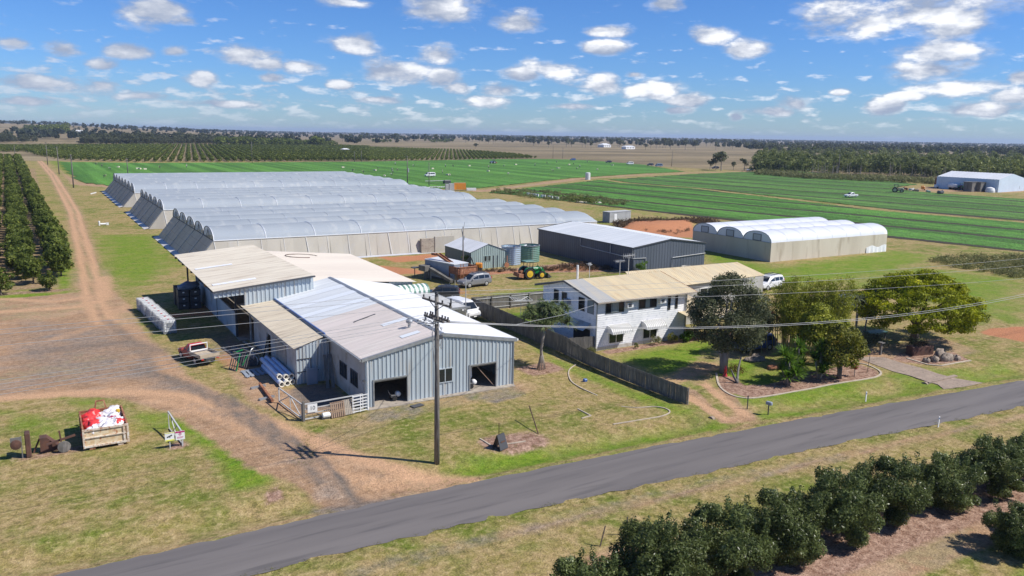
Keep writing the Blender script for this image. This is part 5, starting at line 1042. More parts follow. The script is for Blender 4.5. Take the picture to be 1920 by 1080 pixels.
def ring(x, zb, zt, w, zm=None, r=.12):
    zm = (zb + zt) / 2 if zm is None else zm
    return [(x, -w * .93, zb), (x, -w, zb + r), (x, -w, zm), (x, -w * .97, zt - r * .6), (x, -w * .86, zt), (x, w * .86, zt), (x, w * .97, zt - r * .6), (x, w, zm), (x, w, zb + r), (x, w * .93, zb)]
def car(label, cat, name, loc, rz, kind, paint, group=None, cabpaint=None, rack=False, sc=1.0, full=True):
    t = thing(name, label, cat, (loc[0], loc[1], loc[2] if len(loc) > 2 else 0.03), rz, group); t.scale = (sc, sc, sc)
    S = dict(suv=dict(L=4.65, W=.89, low=[(-2.3, .5, .98, .80), (-2.22, .34, 1.04, .88), (-1, .3, 1.06, .9), (.9, .3, 1.04, .9), (1.8, .32, .98, .88), (2.2, .36, .86, .82), (2.32, .42, .72, .72)],
                      cab=[(-2.24, 1.02, .80), (-1.98, 1.62, .66), (-1.0, 1.72, .68), (.1, 1.70, .68), (.45, 1.62, .66), (1.25, 1.02, .78)], wh=(-1.38, 1.38, .36), side=[(-1.85, -1.15), (-1.05, -.2), (-.1, .75)]),
             van=dict(L=5.0, W=.95, low=[(-2.48, .45, 1.12, .88), (-2.42, .3, 1.15, .94), (0, .28, 1.15, .95), (1.5, .28, 1.12, .95), (2.2, .32, 1.0, .9), (2.45, .4, .80, .82)],
                      cab=[(-2.46, 1.1, .88), (-2.36, 1.86, .78), (-1.5, 1.97, .80), (.6, 1.97, .80), (1.1, 1.88, .78), (1.95, 1.08, .86)], wh=(-1.5, 1.5, .34), side=[(-2.1, -1.1), (-1.0, .0), (.15, 1.25)]),
             ute=dict(L=5.0, W=.88, low=[(-.25, .36, .98, .82), (0, .34, 1.0, .86), (.9, .32, 1.0, .87), (1.7, .34, .98, .86), (2.25, .38, .88, .80), (2.42, .44, .74, .74)],
                      cab=[(-.22, .98, .80), (-.16, 1.56, .66), (.3, 1.62, .68), (.55, 1.58, .66), (1.3, .98, .78)], wh=(-1.35, 1.55, .36), side=[(-.08, .85)]),
             pick=dict(L=5.2, W=.9, low=[(-2.5, .5, 1.0, .84), (-2.4, .38, 1.04, .88), (0, .34, 1.04, .9), (1.8, .34, 1.0, .88), (2.3, .38, .88, .8), (2.5, .44, .74, .74)],
                       cab=[(-.95, 1.02, .80), (-.8, 1.62, .66), (0, 1.72, .68), (.3, 1.68, .66), (1.2, 1.02, .78)], wh=(-1.45, 1.55, .38), side=[(-.7, .0), (.08, .85)]))[kind]
    b = MB(); b.loft([ring(x, zb, zt, w_) for x, zb, zt, w_ in S['low']]); build('body', b, paint, t, smooth=False)
    cp = cabpaint or paint; b = MB(); cb = S['cab']; base = cb[0][1] - .04
    rg = []
    for (x, z, w_) in cb:
        wl = .86 * S['W'] / .89
        if z - base < .1: rg.append([(x, -w_, base), (x, -w_, base + .03), (x, -w_ * .9, base + .05), (x, w_ * .9, base + .05), (x, w_, base + .03), (x, w_, base)])
        else: rg.append([(x, -wl, base), (x, -w_ - .03, z - .14), (x, -w_ * .86, z), (x, w_ * .86, z), (x, w_ + .03, z - .14), (x, wl, base)])
    b.loft(rg); build('cabin', b, cp, t)
    wl = .86 * S['W'] / .89
    def cabz(x):
        for (a, c) in zip(cb[:-1], cb[1:]):
            if a[0] <= x <= c[0]: f = (x - a[0]) / (c[0] - a[0]); return a[1] + (c[1] - a[1]) * f, a[2] + (c[2] - a[2]) * f
        return cb[-1][1], cb[-1][2]
    for s in (-1, 1):
        for (xa, xb) in S['side']:
            g = MB(); pts = []
            for x, top in ((xa, 0), (xb, 0), (xb, 1), (xa, 1)):
                z, w_ = cabz(x); zz = base + .1 + (z - base - .3) * top; yy = wl + (w_ + .03 - wl) * ((zz - base) / max(.1, z - .14 - base)); pts.append((x, s * (yy + .012), zz))
            g.poly(pts if s < 0 else pts[::-1]); build('side_window', g, 'glass_dark', t)
    def glassq(i0, i1, nm, sgn):
        (xa, za, wa), (xb, zb, wb) = cb[i0], cb[i1]; g = MB(); f0, f1 = .12, .9; o = .03 * sgn
        p = lambda f: (xa + (xb - xa) * f + o, za + (zb - za) * f + .02, (wa + (wb - wa) * f) * .86)
        x0, z0, w0 = p(f0); x1, z1, w1 = p(f1); g.quad((x0, -w0, z0), (x0, w0, z0), (x1, w1, z1), (x1, -w1, z1)); build(nm, g, 'glass_dark', t)
    glassq(-1, -2, 'windscreen', 1); glassq(0, 1, 'rear_window', -1)
    xr, xf, r = S['wh']
    for x in (xr, xf):
        for s in (-1, 1):
            q = MB(); q.lathe((0, 0, 0), [(r * .6, -.11), (r * .93, -.11), (r, -.06), (r, .06), (r * .93, .11), (r * .6, .11)], 18, axis='Y'); wq = build('wheel', q, 'rubber', t, loc=(x, s * (S['W'] - .1), r))
            q = MB(); q.lathe((0, s * .115, 0), [(.02, .02 * s), (r * .18, .025 * s), (r * .62, .005 * s), (r * .66, -.03 * s)], 10, axis='Y'); build('rim', q, 'rim', wq)
    fx = S['low'][-1][0]; bx0 = S['low'][0][0]
    for s in (-1, 1):
        q = MB(); q.box((fx - .1, s * .6, .74 if kind != 'van' else .85), (.14, .34, .16), bev=.02); build('headlight', q, 'lamp_clear', t)
        if kind != 'ute': q = MB(); q.box((bx0 + .05, s * .74, .98), (.1, .14, .42)); build('tail_light', q, 'lamp_red', t)
        q = MB(); q.box((cb[-1][0] - .35, s * (S['W'] + .08), base + .1), (.1, .2, .14)); build('mirror', q, paint, t)
    q = MB(); q.box((fx - .02, 0, .5), (.12, 1.3, .22), bev=.03); build('bumper', q, 'steel_dark' if kind == 'van' else paint, t)
    q = MB(); q.box((fx + .05, 0, .48), (.02, .36, .12)); build('number_plate', q, 'plate', t)
    if rack:
        q = MB()
        for s in (-.55, .55): q.bar((-1.7, s, 1.80), (.2, s, 1.80), .05)
        for x in (-1.5, -.6, .1): q.bar((x, -.55, 1.78), (x, .55, 1.78), .05)
        build('roof_rack', q, 'steel_dark', t)
    if kind == 'ute':
        q = MB(); q.box((-1.45, 0, .84), (2.25, 1.78, .08)); build('tray', q, 'tray_floor', t)
        q = MB(); q.box((-1.45, -.9, 1.0), (2.25, .04, .3)); q.box((-1.45, .9, 1.0), (2.25, .04, .3)); build('tray_side', q, 'tray_floor', t)
        q = MB(); q.box((-2.59, 0, 1.0), (.04, 1.8, .3)); build('tailgate', q, 'tray_floor', t)
        q = MB(); q.box((-1.3, 0, .6), (2.4, .7, .2)); build('chassis', q, 'steel_dark', t)
        q = MB(); q.bar((-.36, -.8, .85), (-.36, -.8, 1.65), .06); q.bar((-.36, .8, .85), (-.36, .8, 1.65), .06); q.bar((-.36, -.83, 1.66), (-.36, .83, 1.66), .07); q.bar((-.36, -.8, 1.05), (-.36, .8, 1.05), .05, .12); build('head_board', q, 'plate', t)
        for s in (-1, 1): q = MB(); q.box((-2.6, s * .7, .72), (.05, .22, .1)); build('tail_light', q, 'lamp_red', t)
    if kind == 'pick':
        q = MB(); q.box((-1.7, 0, 1.03), (1.35, 1.4, .06)); build('tray', q, 'steel_dark', t)
    return t
car('faded red utility truck with a beige tray, parked on bare dirt beside the lean-to', 'ute', 'utility_truck', (11.75, 75.9, .03), R(105), 'ute', 'red_faded', cabpaint='paint_red')
car('silver four-wheel-drive wagon parked on grass beside the rusty hopper', 'car', 'parked_car', (52.0, 97.2, .03), R(188), 'suv', 'paint_silver', rack=True, sc=1.06)
car('black four-wheel drive parked behind the carport roof', 'car', 'parked_car', (44.2, 91.4, .03), R(150), 'suv', 'paint_black', rack=True)
car('white passenger van parked nose-out between the carport and the paling fence', 'van', 'parked_van', (41.75, 81.0, .03), R(-82), 'van', 'paint_white', sc=1.05)
car('dark blue hatchback half hidden behind the dark garden tree', 'car', 'parked_car', (61.2, 54.6, .03), R(172), 'suv', 'paint_blue', sc=.97)
car('white wagon with a roof rack parked behind the house wing', 'car', 'parked_car', (88.6, 77.2, .03), R(188), 'suv', 'paint_white', rack=True, sc=1.15)
car('slate blue four-wheel drive parked behind the bamboo', 'car', 'parked_car', (87.6, 62.6, .03), R(-35), 'suv', 'paint_slate', rack=True, sc=1.05)
for (px, py, kind, pt, rz, lb, cat) in ((806, 332.5, 'van', 'paint_white', 185, 'white passenger van alone in the middle of the bright green field', 'van'), (1074, 301.5, 'suv', 'paint_blue', 170, 'dark blue car at the far field edge, leftmost of the parked row', 'car'),
        (1141, 306, 'suv', 'paint_black', 170, 'small black car at the far field edge left of the white van', 'car'), (1181, 309.5, 'van', 'paint_white', 170, 'white van parked at the far field edge, left of the leaning power pole', 'van'),
        (1219, 311.5, 'suv', 'paint_black', 170, 'small black car parked close behind the slate and white van', 'car'), (1235, 313, 'van', 'paint_slate', 165, 'slate and white van parked nearest the leaning power pole', 'van'),
        (1341, 317.5, 'suv', 'paint_black', 160, 'dark car parked under the lone spreading gum tree', 'car'), (1406, 321.5, 'pick', 'paint_white', 185, 'white pickup parked against the scrubby edge of the woodland', 'ute'),
        (1595, 371.5, 'pick', 'paint_white', 172, 'white pickup driving through the darker green beds trailing dust', 'ute')):
    g = G(px, py); car(lb, cat, 'parked_van' if kind == 'van' else 'parked_car', (g[0], g[1], .35), R(rz), kind, pt, sc=1.05)

def tractor(loc, rz, label, paint='paint_green', rimc='paint_yellow', canopy=True, loader=True, implement=True, sc=1.0, name='tractor'):
    t = thing(name, label, 'tractor', (loc[0], loc[1], .02), rz); t.scale = (sc, sc, sc)
    q = MB(); q.loft([ring(.0, .7, 1.35, .3, r=.05), ring(.1, .65, 1.5, .36, r=.08), ring(1.4, .7, 1.42, .34, r=.08), ring(1.65, .75, 1.25, .28, r=.06)]); build('bonnet', q, paint, t)
    q = MB(); q.box((.2, 0, .72), (2.6, .45, .35)); q.box((-.7, 0, .85), (.8, .7, .4)); build('chassis', q, 'steel_dark', t)
    q = MB(); q.box((-.55, 0, 1.2), (.5, .5, .12)); q.box((-.8, 0, 1.45), (.12, .5, .5)); build('seat', q, 'steel_dark', t)
    q = MB(); q.tube([(-.1, 0, 1.4), (-.3, 0, 1.6)], .03, 6); q.lathe((-.3, 0, 1.6), [(.2, -.02), (.2, .02)], 12); build('steering_wheel', q, 'steel_dark', t)
    for (x, r, w_, y) in ((-.75, .78, .42, .78), (1.15, .52, .34, .74)):
        for s in (-1, 1):
            q = MB(); q.lathe((0, 0, 0), [(r * .58, -w_ / 2), (r * .92, -w_ / 2), (r, -w_ / 3), (r, w_ / 3), (r * .92, w_ / 2), (r * .58, w_ / 2)], 22, axis='Y')
            for k in range(18): a = k * math.pi / 9; q.box((math.cos(a) * r, 0, math.sin(a) * r), (.07, w_ * .9, .06), ry=-a)
            wq = build('wheel', q, 'rubber', t, loc=(x, s * y, r)); q = MB(); q.lathe((0, s * w_ * .52, 0), [(.03, .05 * s), (r * .25, .06 * s), (r * .5, 0), (r * .6, .03 * s)], 14, axis='Y'); build('rim', q, rimc, wq, smooth=False)
    for s in (-1, 1):
        q = MB(); pts = [(-.75 + .88 * math.cos(a), .78 + .88 * math.sin(a)) for a in [R(x) for x in (10, 40, 70, 100, 130, 160)]]
        for a, b in zip(pts[:-1], pts[1:]): q.quad((a[0], s * .55, a[1]), (b[0], s * .55, b[1]), (b[0], s * 1.0, b[1]), (a[0], s * 1.0, a[1]))
        build('mudguard', q, paint, t)
    q = MB(); q.tube([(1.0, .15, 1.4), (1.0, .15, 2.0)], .035, 8); build('exhaust', q, 'steel_dark', t)
    if canopy:
        for (x, y) in ((-1.0, -.5), (-1.0, .5), (-.05, -.45), (-.05, .45)): q = MB(); q.bar((x, y, 1.1), (x, y, 2.35), .06); build('canopy_post', q, 'steel_dark', t)
        q = MB(); q.box((-.55, 0, 2.42), (1.5, 1.35, .1), bev=.04); build('canopy', q, 'tank_green' if paint == 'paint_green' else 'steel_dark', t)
    if loader:
        for s in (-1, 1): q = MB(); q.bar((.1, s * .5, 1.2), (1.3, s * .5, 1.55), .12); q.bar((1.25, s * .5, 1.58), (2.1, s * .5, .35), .12); build('loader_arm', q, paint, t)
        q = MB(); q.add([(2.1, -.9, .1), (2.1, -.9, .7), (2.75, -.9, .1), (2.1, .9, .1), (2.1, .9, .7), (2.75, .9, .1)], [(0, 1, 2), (5, 4, 3), (0, 3, 4, 1), (0, 2, 5, 3)]); build('bucket', q, 'steel_dark', t)
    if implement: q = MB(); q.box((-2.0, 0, .6), (.8, 1.7, .5), ry=.2, bev=.05); q.bar((-1.2, 0, .6), (-1.8, 0, .7), .1); q.box((-1.65, 0, .95), (.35, .9, .5), ry=-.4); build('slasher', q, 'rust', t)
    return t
tractor((62.6, 99.0), R(-4), 'green tractor with yellow wheels, canopy and front loader on the lawn', sc=1.08)
g = G(924, 307); tractor(g, R(170), 'grey tractor towing a bin trailer at the back of the bright green field', 'paint_slate', 'rim', True, False, True, sc=1.25)
g = G(1683, 379 - 18); tractor(g, R(-60), 'cream and green tractor at the end of the dirt pad near the machinery row', 'paint_cream', 'paint_cream', True, False, False, sc=1.35)
g = G(1805, 357); tractor(g, R(0), 'dark green tractor parked against the pale blue shed wall', 'paint_green', 'steel_dark', True, False, False, sc=1.3)
# mini excavator
t = thing('mini_excavator', 'small orange excavator with a raised black arm in front of the garden shed', 'excavator', (58.5, 108.3, 0), R(150))
for s in (-.5, .5): q = MB(); q.box((0, s, .22), (1.5, .28, .42), bev=.1); build('track', q, 'rubber', t)
q = MB(); q.box((-.2, 0, .9), (1.1, 1.0, .7), bev=.12); build('body', q, 'paint_orange', t); q = MB(); q.box((.2, .1, .75), (.9, .8, .4)); build('chassis', q, 'steel_dark', t)
for a, b in (((.5, 0, .8), (1.1, 0, 2.2)), ((1.1, 0, 2.2), (1.8, 0, 1.3))): q = MB(); q.bar(a, b, .16); build('arm', q, 'steel_dark', t)
q = MB(); q.box((1.8, 0, 1.05), (.4, .5, .4), ry=.4); build('bucket', q, 'steel_dark', t)
q = MB(); q.lathe((64.1, 108.9, .45), [(.05, -.12), (.42, -.12), (.42, .12), (.05, .12)], 16, axis='Y'); q.bar((64.3, 109.1, .3), (64.4, 109.3, 1.9), .1); tag(build('old_cartwheel', q, 'rust'), 'rusty wheel and post leaning against the right corner of the garden shed', 'wheel')

# ------------------------------------------------------------------ yard props
mat('tote_plastic', (0.74, 0.75, 0.74), (0.62, 0.63, 0.62), 1.5, 0.45, rnd=.06); mat('tote_lid', (0.5, 0.06, 0.06), rough=0.5)
def tote():
    t = thing('liquid_tote', 'white caged liquid tote', 'tote', group='white caged totes in a row on the dirt')
    q = MB(); q.box((0, 0, .82), (1.22, 1.22, 1.15), bev=.08); build('bottle', q, 'tote_plastic', t)
    q = MB(); q.box((0, 0, .12), (1.3, 1.3, .1)); 
    for x in (-.5, 0, .5): q.box((x, 0, .04), (.14, 1.3, .1))
    build('pallet', q, 'steel_grey', t)
    q = MB(); h = .64
    for z in (.25, .55, .85, 1.15, 1.42):
        for s in (-1, 1): q.bar((-h, s * h, z), (h, s * h, z), .022); q.bar((s * h, -h, z), (s * h, h, z), .022)
    for k in range(5):
        a = -h + 2 * h * k / 4
        for s in (-1, 1): q.bar((a, s * h, .15), (a, s * h, 1.44), .022); q.bar((s * h, a, .15), (s * h, a, 1.44), .022)
    q.bar((-h, -.3, 1.44), (h, -.3, 1.44), .04); q.bar((-h, .3, 1.44), (h, .3, 1.44), .04); build('cage', q, 'container_grey', t)
    q = MB(); q.lathe((0, 0, 1.4), [(.11, 0), (.11, .06), (.02, .07)], 12); build('lid', q, 'tote_lid', t)
    return t
tt = tote(); index_children(tt); n = 9
for i in range(n):
    f = i / (n - 1); o = tt if i == 0 else dup(tt, (0, 0, 0)); o.location = (11.0 - .95 * f + .05 * math.sin(i * 3), 88.2 + 12.6 * f, 0); o.rotation_euler = (0, 0, R(4) + .03 * math.sin(i * 5))
    if i == 0: o['label'] = 'nearest white caged liquid tote of the row, a dark tap panel on its front'
    elif i == n - 1: o['label'] = 'farthest white caged liquid tote of the row, on the grass edge'
    else: o['label'] = '%s white caged liquid tote from the near end of the row' % ORD[i]
q = MB(); q.box((0, -.66, .95), (.45, .03, .5)); build('label_panel', q, 'steel_grey', tt)

def crates():
    t = thing('bulk_bin', 'black plastic bulk bin', 'bin', group='black bulk bins stacked under the packing shed roof')
    q = MB()
    for s in (-1, 1): q.box((0, s * .57, .4), (1.16, .05, .7)); q.box((s * .57, 0, .4), (.05, 1.1, .7))
    q.box((0, 0, .1), (1.16, 1.16, .08)); build('body', q, 'steel_dark', t)
    q = MB(); q.box((0, -.605, .5), (.22, .01, .14)); build('tag', q, 'white_paint', t); return t
cr = crates(); index_children(cr); k = 0
for (x, y) in ((14.2, 99.6), (15.5, 99.5), (14.3, 101.0), (15.6, 100.9), (14.2, 102.4), (15.5, 102.3)):
    for z in range(3):
        if z == 2 and y > 101 and x > 15: continue
        o = cr if k == 0 else dup(cr, (0, 0, 0)); o.location = (x, y, z * .78); o.rotation_euler = (0, 0, .03 * math.sin(k * 3)); k += 1
        o['label'] = 'black plastic bulk bin, %s of the %s %s stack' % (('bottom', 'middle', 'top')[z], ('front', 'middle', 'back')[int((y - 99) / 1.4)], 'left' if x < 15 else 'right')
mat('tarp_blue', (0.13, 0.19, 0.30), (0.20, 0.26, 0.36), 2.5, 0.5)
q = MB(); g_ = random.Random(2)
rr_ = []
for i in range(7):
    x = -1.3 + i * .45; r = .25 + .35 * math.sin(math.pi * i / 6); rr_.append([(x, r * 1.2 * math.cos(a) * (1 + .2 * math.sin(3 * a + i)), .35 + r * math.sin(a) * .9 + .1 * math.sin(i * 2 + a * 2)) for a in [2 * math.pi * k / 10 for k in range(10)]])
q.loft(rr_); tag(build('tarpaulin', q, 'tarp_blue', loc=(14.9, 99.9, 2.3), rz=.5, smooth=True), 'bunched blue grey tarpaulin on top of the black bins', 'tarpaulin')
q = MB(); q.box((0, 0, .3), (.6, .5, .6), bev=.08); tag(build('orange_drum', q, 'paint_orange', loc=(16.9, 99.2, 2.55)), 'small orange container on the ledge above the pale low wall', 'container')

mat('pvc', (0.62, 0.70, 0.86), (0.52, 0.60, 0.78), 1, 0.35); mat('pvc_cut', (0.80, 0.76, 0.66), rough=0.5)
k = 0
for (x, z, y0, lb) in ((16.45, .22, 64.5, 'bottom left'), (16.95, .22, 64.6, 'bottom middle'), (17.42, .22, 64.8, 'bottom right'), (16.5, .66, 65.3, 'top left'), (16.97, .66, 65.0, 'top middle'), (17.42, .66, 65.0, 'top right')):
    t = thing('irrigation_pipe', 'thick pale blue pipe, %s of the stack against the lean-to wall' % lb, 'pipe', (x, y0, 0), group='large pipes stacked by the lean-to wall'); L = 6.2 + .5 * math.sin(k * 2); k += 1
    q = MB(); q.lathe((0, 0, z), [(.21, 0.4), (.21, L), (.17, L), (.17, .4)], 18, axis='Y', caps=False); build('barrel', q, 'pvc', t, smooth=False)
    q = MB(); q.lathe((0, 0, z), [(.17, .42), (.23, .4), (.235, 0), (.165, 0), (.165, .42)], 18, axis='Y', caps=False); build('socket', q, 'pvc_cut', t)
g_ = random.Random(9)
for i, (x, y, z, L, a, lb) in enumerate(((14.9, 76.6, .1, 5.5, 1.68, 'long thin grey steel length, leftmost on the shaded ground by the lean-to'), (15.6, 76.2, .1, 5.0, 1.66, 'second grey steel length from the left on the shaded ground'), (16.0, 76.5, .12, 5.2, 1.70, 'pale steel length in the middle of the loose pile'), (16.5, 77.2, .14, 4.6, 1.62, 'steel length lying across the right of the loose pile'), (17.0, 77.6, .3, 4.8, 1.66, 'steel length closest to the lean-to doorway'), (15.2, 75.3, .1, 3.4, 1.72, 'short steel length at the near end of the loose pile'))):
    q = MB(); q.bx(-L / 2, -.09, 0, L / 2, -.06, .12); q.bx(-L / 2, -.06, 0, L / 2, .06, .03); q.bx(-L / 2, .06, 0, L / 2, .09, .12); o = build('steel_channel', q, 'steel_grey', loc=(x, y, z - .08), rz=a); tag(o, lb, 'steel length', 'steel lengths beside the lean-to')
q = MB(); q.bar((17.45, 74.7, 0), (17.65, 73.6, 2.1), .14, .05); tag(build('leaning_plank', q, 'timber_grey'), 'grey plank leaning on the wall left of the lean-to doorway', 'plank')
# green crate frame and coil
g = G(447, 693)
t = thing('tipped_crate', 'small green and rusty steel crate frame tipped on its side near the pipes', 'frame', (g[0] + .2, g[1] + .3, 0), R(20)); q = MB()
for s in (-.5, .5):
    for k in range(4): q.bar((s - .25, -.5 + k * .33, 0), (s + .25, -.5 + k * .33, 1.5), .07)
    q.bar((s - .25, -.55, .05), (s - .25, .55, .05), .08); q.bar((s + .25, -.55, 1.5), (s + .25, .55, 1.5), .08)
build('bars', q, 'timber_grey', t)
q = MB(); q.bar((-.72, -.55, 0), (-.28, -.55, 1.5), .09); q.bar((-.1, -.55, .4), (.5, -.55, 1.3), .07); q.bar((-.3, .5, 1.4), (.7, .5, 1.5), .08); build('green_braces', q, 'paint_green', t)
t = thing('hose_reel', 'jumble of grey hoops and hose reel behind the green frame', 'reel', (15.9, 72.0, 0))
for (r, z, a) in ((.55, .6, 0), (.42, 1.2, .7), (.35, .9, 1.4), (.5, .45, 2.2)):
    q = MB(); pts = [(r * math.cos(b) * math.cos(a), r * math.cos(b) * math.sin(a), z + r * math.sin(b)) for b in [2 * math.pi * k / 14 for k in range(15)]]; q.tube(pts, .05, 5); build('hoop', q, 'steel_grey', t)
q = MB(); q.box((0, 0, .25), (.9, .7, .4)); q.bar((0, 0, 0), (0, 0, 1.6), .08); build('stand', q, 'steel_dark', t)
q = MB()
for k in range(5): q.bar((-.9 + k * .42, -1.1, .06 + k * .01), (-.7 + k * .42, 1.1, .05), .3, .05)
q.bar((-1.1, -.8, .1), (1.1, -.7, .12), .1); q.bar((-1.0, .7, .1), (1.2, .8, .12), .1); tag(build('steel_sheets', q, 'grey_box', loc=(15.4, 69.6, 0), rz=.1), 'flat stack of blue grey sheets lying in the shade left of the pipes', 'sheets')
# rust beam
a, b = G(487, 719, .2), G(511, 752, .2); q = MB(); q.bar((a[0], a[1], .2), (b[0], b[1], .22), .18, .16); tag(build('rusty_beam', q, 'rust'), 'rusty orange beam lying on grey blocks in front of the pipes', 'beam')
for (px, py, lb) in ((484, 727, 'grey block under the far end of the rusty beam'), (500, 748, 'grey block under the near end of the rusty beam')):
    g = G(px, py); q = MB(); q.box((0, 0, .08), (1.3, .25, .14)); tag(build('steel_block', q, 'steel_grey', loc=(g[0], g[1], 0), rz=.25), lb, 'block')
# gates
def gate(a, b, h, label, brace=True, nr=5):
    t = thing('farm_gate', label, 'gate', (a[0], a[1], 0)); q = MB()
    for k in range(nr): z = .15 + (h - .15) * k / (nr - 1); q.bar((a[0], a[1], z), (b[0], b[1], z), .055 if 0 < k < nr - 1 else .08)
    for p in (a, b): q.bar((p[0], p[1], .1), (p[0], p[1], h), .09)
    build('frame', q, 'container_grey', t, world=True)
    if brace: q = MB(); m_ = ((a[0] + b[0]) / 2, (a[1] + b[1]) / 2); q.bar((*a, .15), (*m_, h), .06); q.bar((*b, .15), (*m_, h), .06); q.bar((*m_, .15), (*m_, h), .05); build('brace', q, 'container_grey', t, world=True)
    return t
gate((15.2, 60.6), (15.65, 55.95), 1.25, 'open grey tubular gate standing end-on beside the dirt track', nr=2)
tg = gate((15.75, 55.75), (20.35, 56.0), 1.3, 'long grey tubular gate panel with a white number sign at its left end', brace=False, nr=4)
q = MB(); q.box((15.72, 55.78, .75), (.16, .16, 1.5)); build('gate_post', q, 'timber_grey', tg, world=True)
def text_mesh(s, size, ex=.004):
    cu = bpy.data.curves.new('txt', 'FONT'); cu.body = s; cu.size = size; cu.extrude = ex; cu.align_x = 'CENTER'; cu.align_y = 'CENTER'
    o = bpy.data.objects.new('txt', cu); COL.objects.link(o); dg = bpy.context.evaluated_depsgraph_get(); dg.update()
    me = bpy.data.meshes.new_from_object(o.evaluated_get(dg)); bpy.data.objects.remove(o); return me
q = MB(); q.box((0, 0, 0), (.72, .03, .62)); sg = build('number_sign', q, 'white_paint', tg, loc=(16.35 - 15.75, 55.66 - 55.75, .95))
me = text_mesh('10', .42); me.materials.append(MATS['dark_trim']); o = bpy.data.objects.new('sign_lettering', me); COL.objects.link(o); o.parent = sg; o.location = (0, -.02, 0); o.rotation_euler = (R(90), 0, 0)
def pallet(loc, rz, tilt, label, mt, w_=1.15, h=1.15):
    t = thing('wooden_pallet', label, 'pallet', loc, rz, 'pallets leaning on the gate'); q = MB(); c, s = math.cos(tilt), math.sin(tilt)
    P = lambda x, z, d: (x, -z * s + d * c, z * c + d * s)
    for k in range(7): x = -w_ / 2 + w_ * (k + .5) / 7; q.bar(P(x, 0, -.05), P(x, h, -.05), .11, .02)
    for k in range(3): z = h * (.05 + .45 * k); q.bar(P(-w_ / 2, z, .02), P(w_ / 2, z, .02), .05, .1)
    build('boards', q, mt, t); return t
pallet((18.2, 55.35, .05), R(6), -.22, 'brown wooden pallet leaning on the gate, left of the two', 'timber_brown')
pallet((19.1, 55.5, .05), R(5), -.2, 'paler slatted pallet leaning on the gate, right of the brown one', 'concrete', .95)
t = thing('stock_panel', 'white slatted steel panel leaning against the gate beside the workshop corner', 'panel', (20.1, 55.5, 0)); q = MB()
for k in range(6): q.bar((-.75, 0, .15 + k * .24), (.55, .05, .2 + k * .24), .06)
for x in (-.7, -.1, .5): q.bar((x, .03, .1), (x, .03, 1.45), .06)
build('slats', q, 'white_paint', t)
t = thing('pump_motor', 'small white and black pump lying between the number sign and the pallets', 'pump', (17.35, 55.5, 0)); q = MB(); q.lathe((0, 0, .3), [(.05, -.35), (.2, -.3), (.22, .2), (.1, .35)], 12, axis='X'); build('motor', q, 'white_paint', t)
q = MB(); q.box((0, .1, .12), (.8, .5, .2)); q.bar((-.4, 0, .3), (-.7, .1, .5), .06); build('base', q, 'steel_dark', t)
# planks leaning in the corner by the workshop
for (x, lb) in ((20.15, 'dark plank leaning in the shaded corner, against the workshop wall'), (19.7, 'second dark plank leaning in the shaded corner')):
    q = MB(); q.bar((x, 62.4, 0), (x + .35, 64.2, 2.4), .28, .06); tag(build('leaning_plank', q, 'timber_grey'), lb, 'plank')
q = MB(); q.box((18.9, 64.1, .7), (.9, .2, 1.4)); q.box((18.9, 63.98, .7), (.7, .05, 1.2)); tag(build('old_cabinet', q, 'grey_box'), 'grey box panel standing in the shade by the lean-to front wall', 'panel')

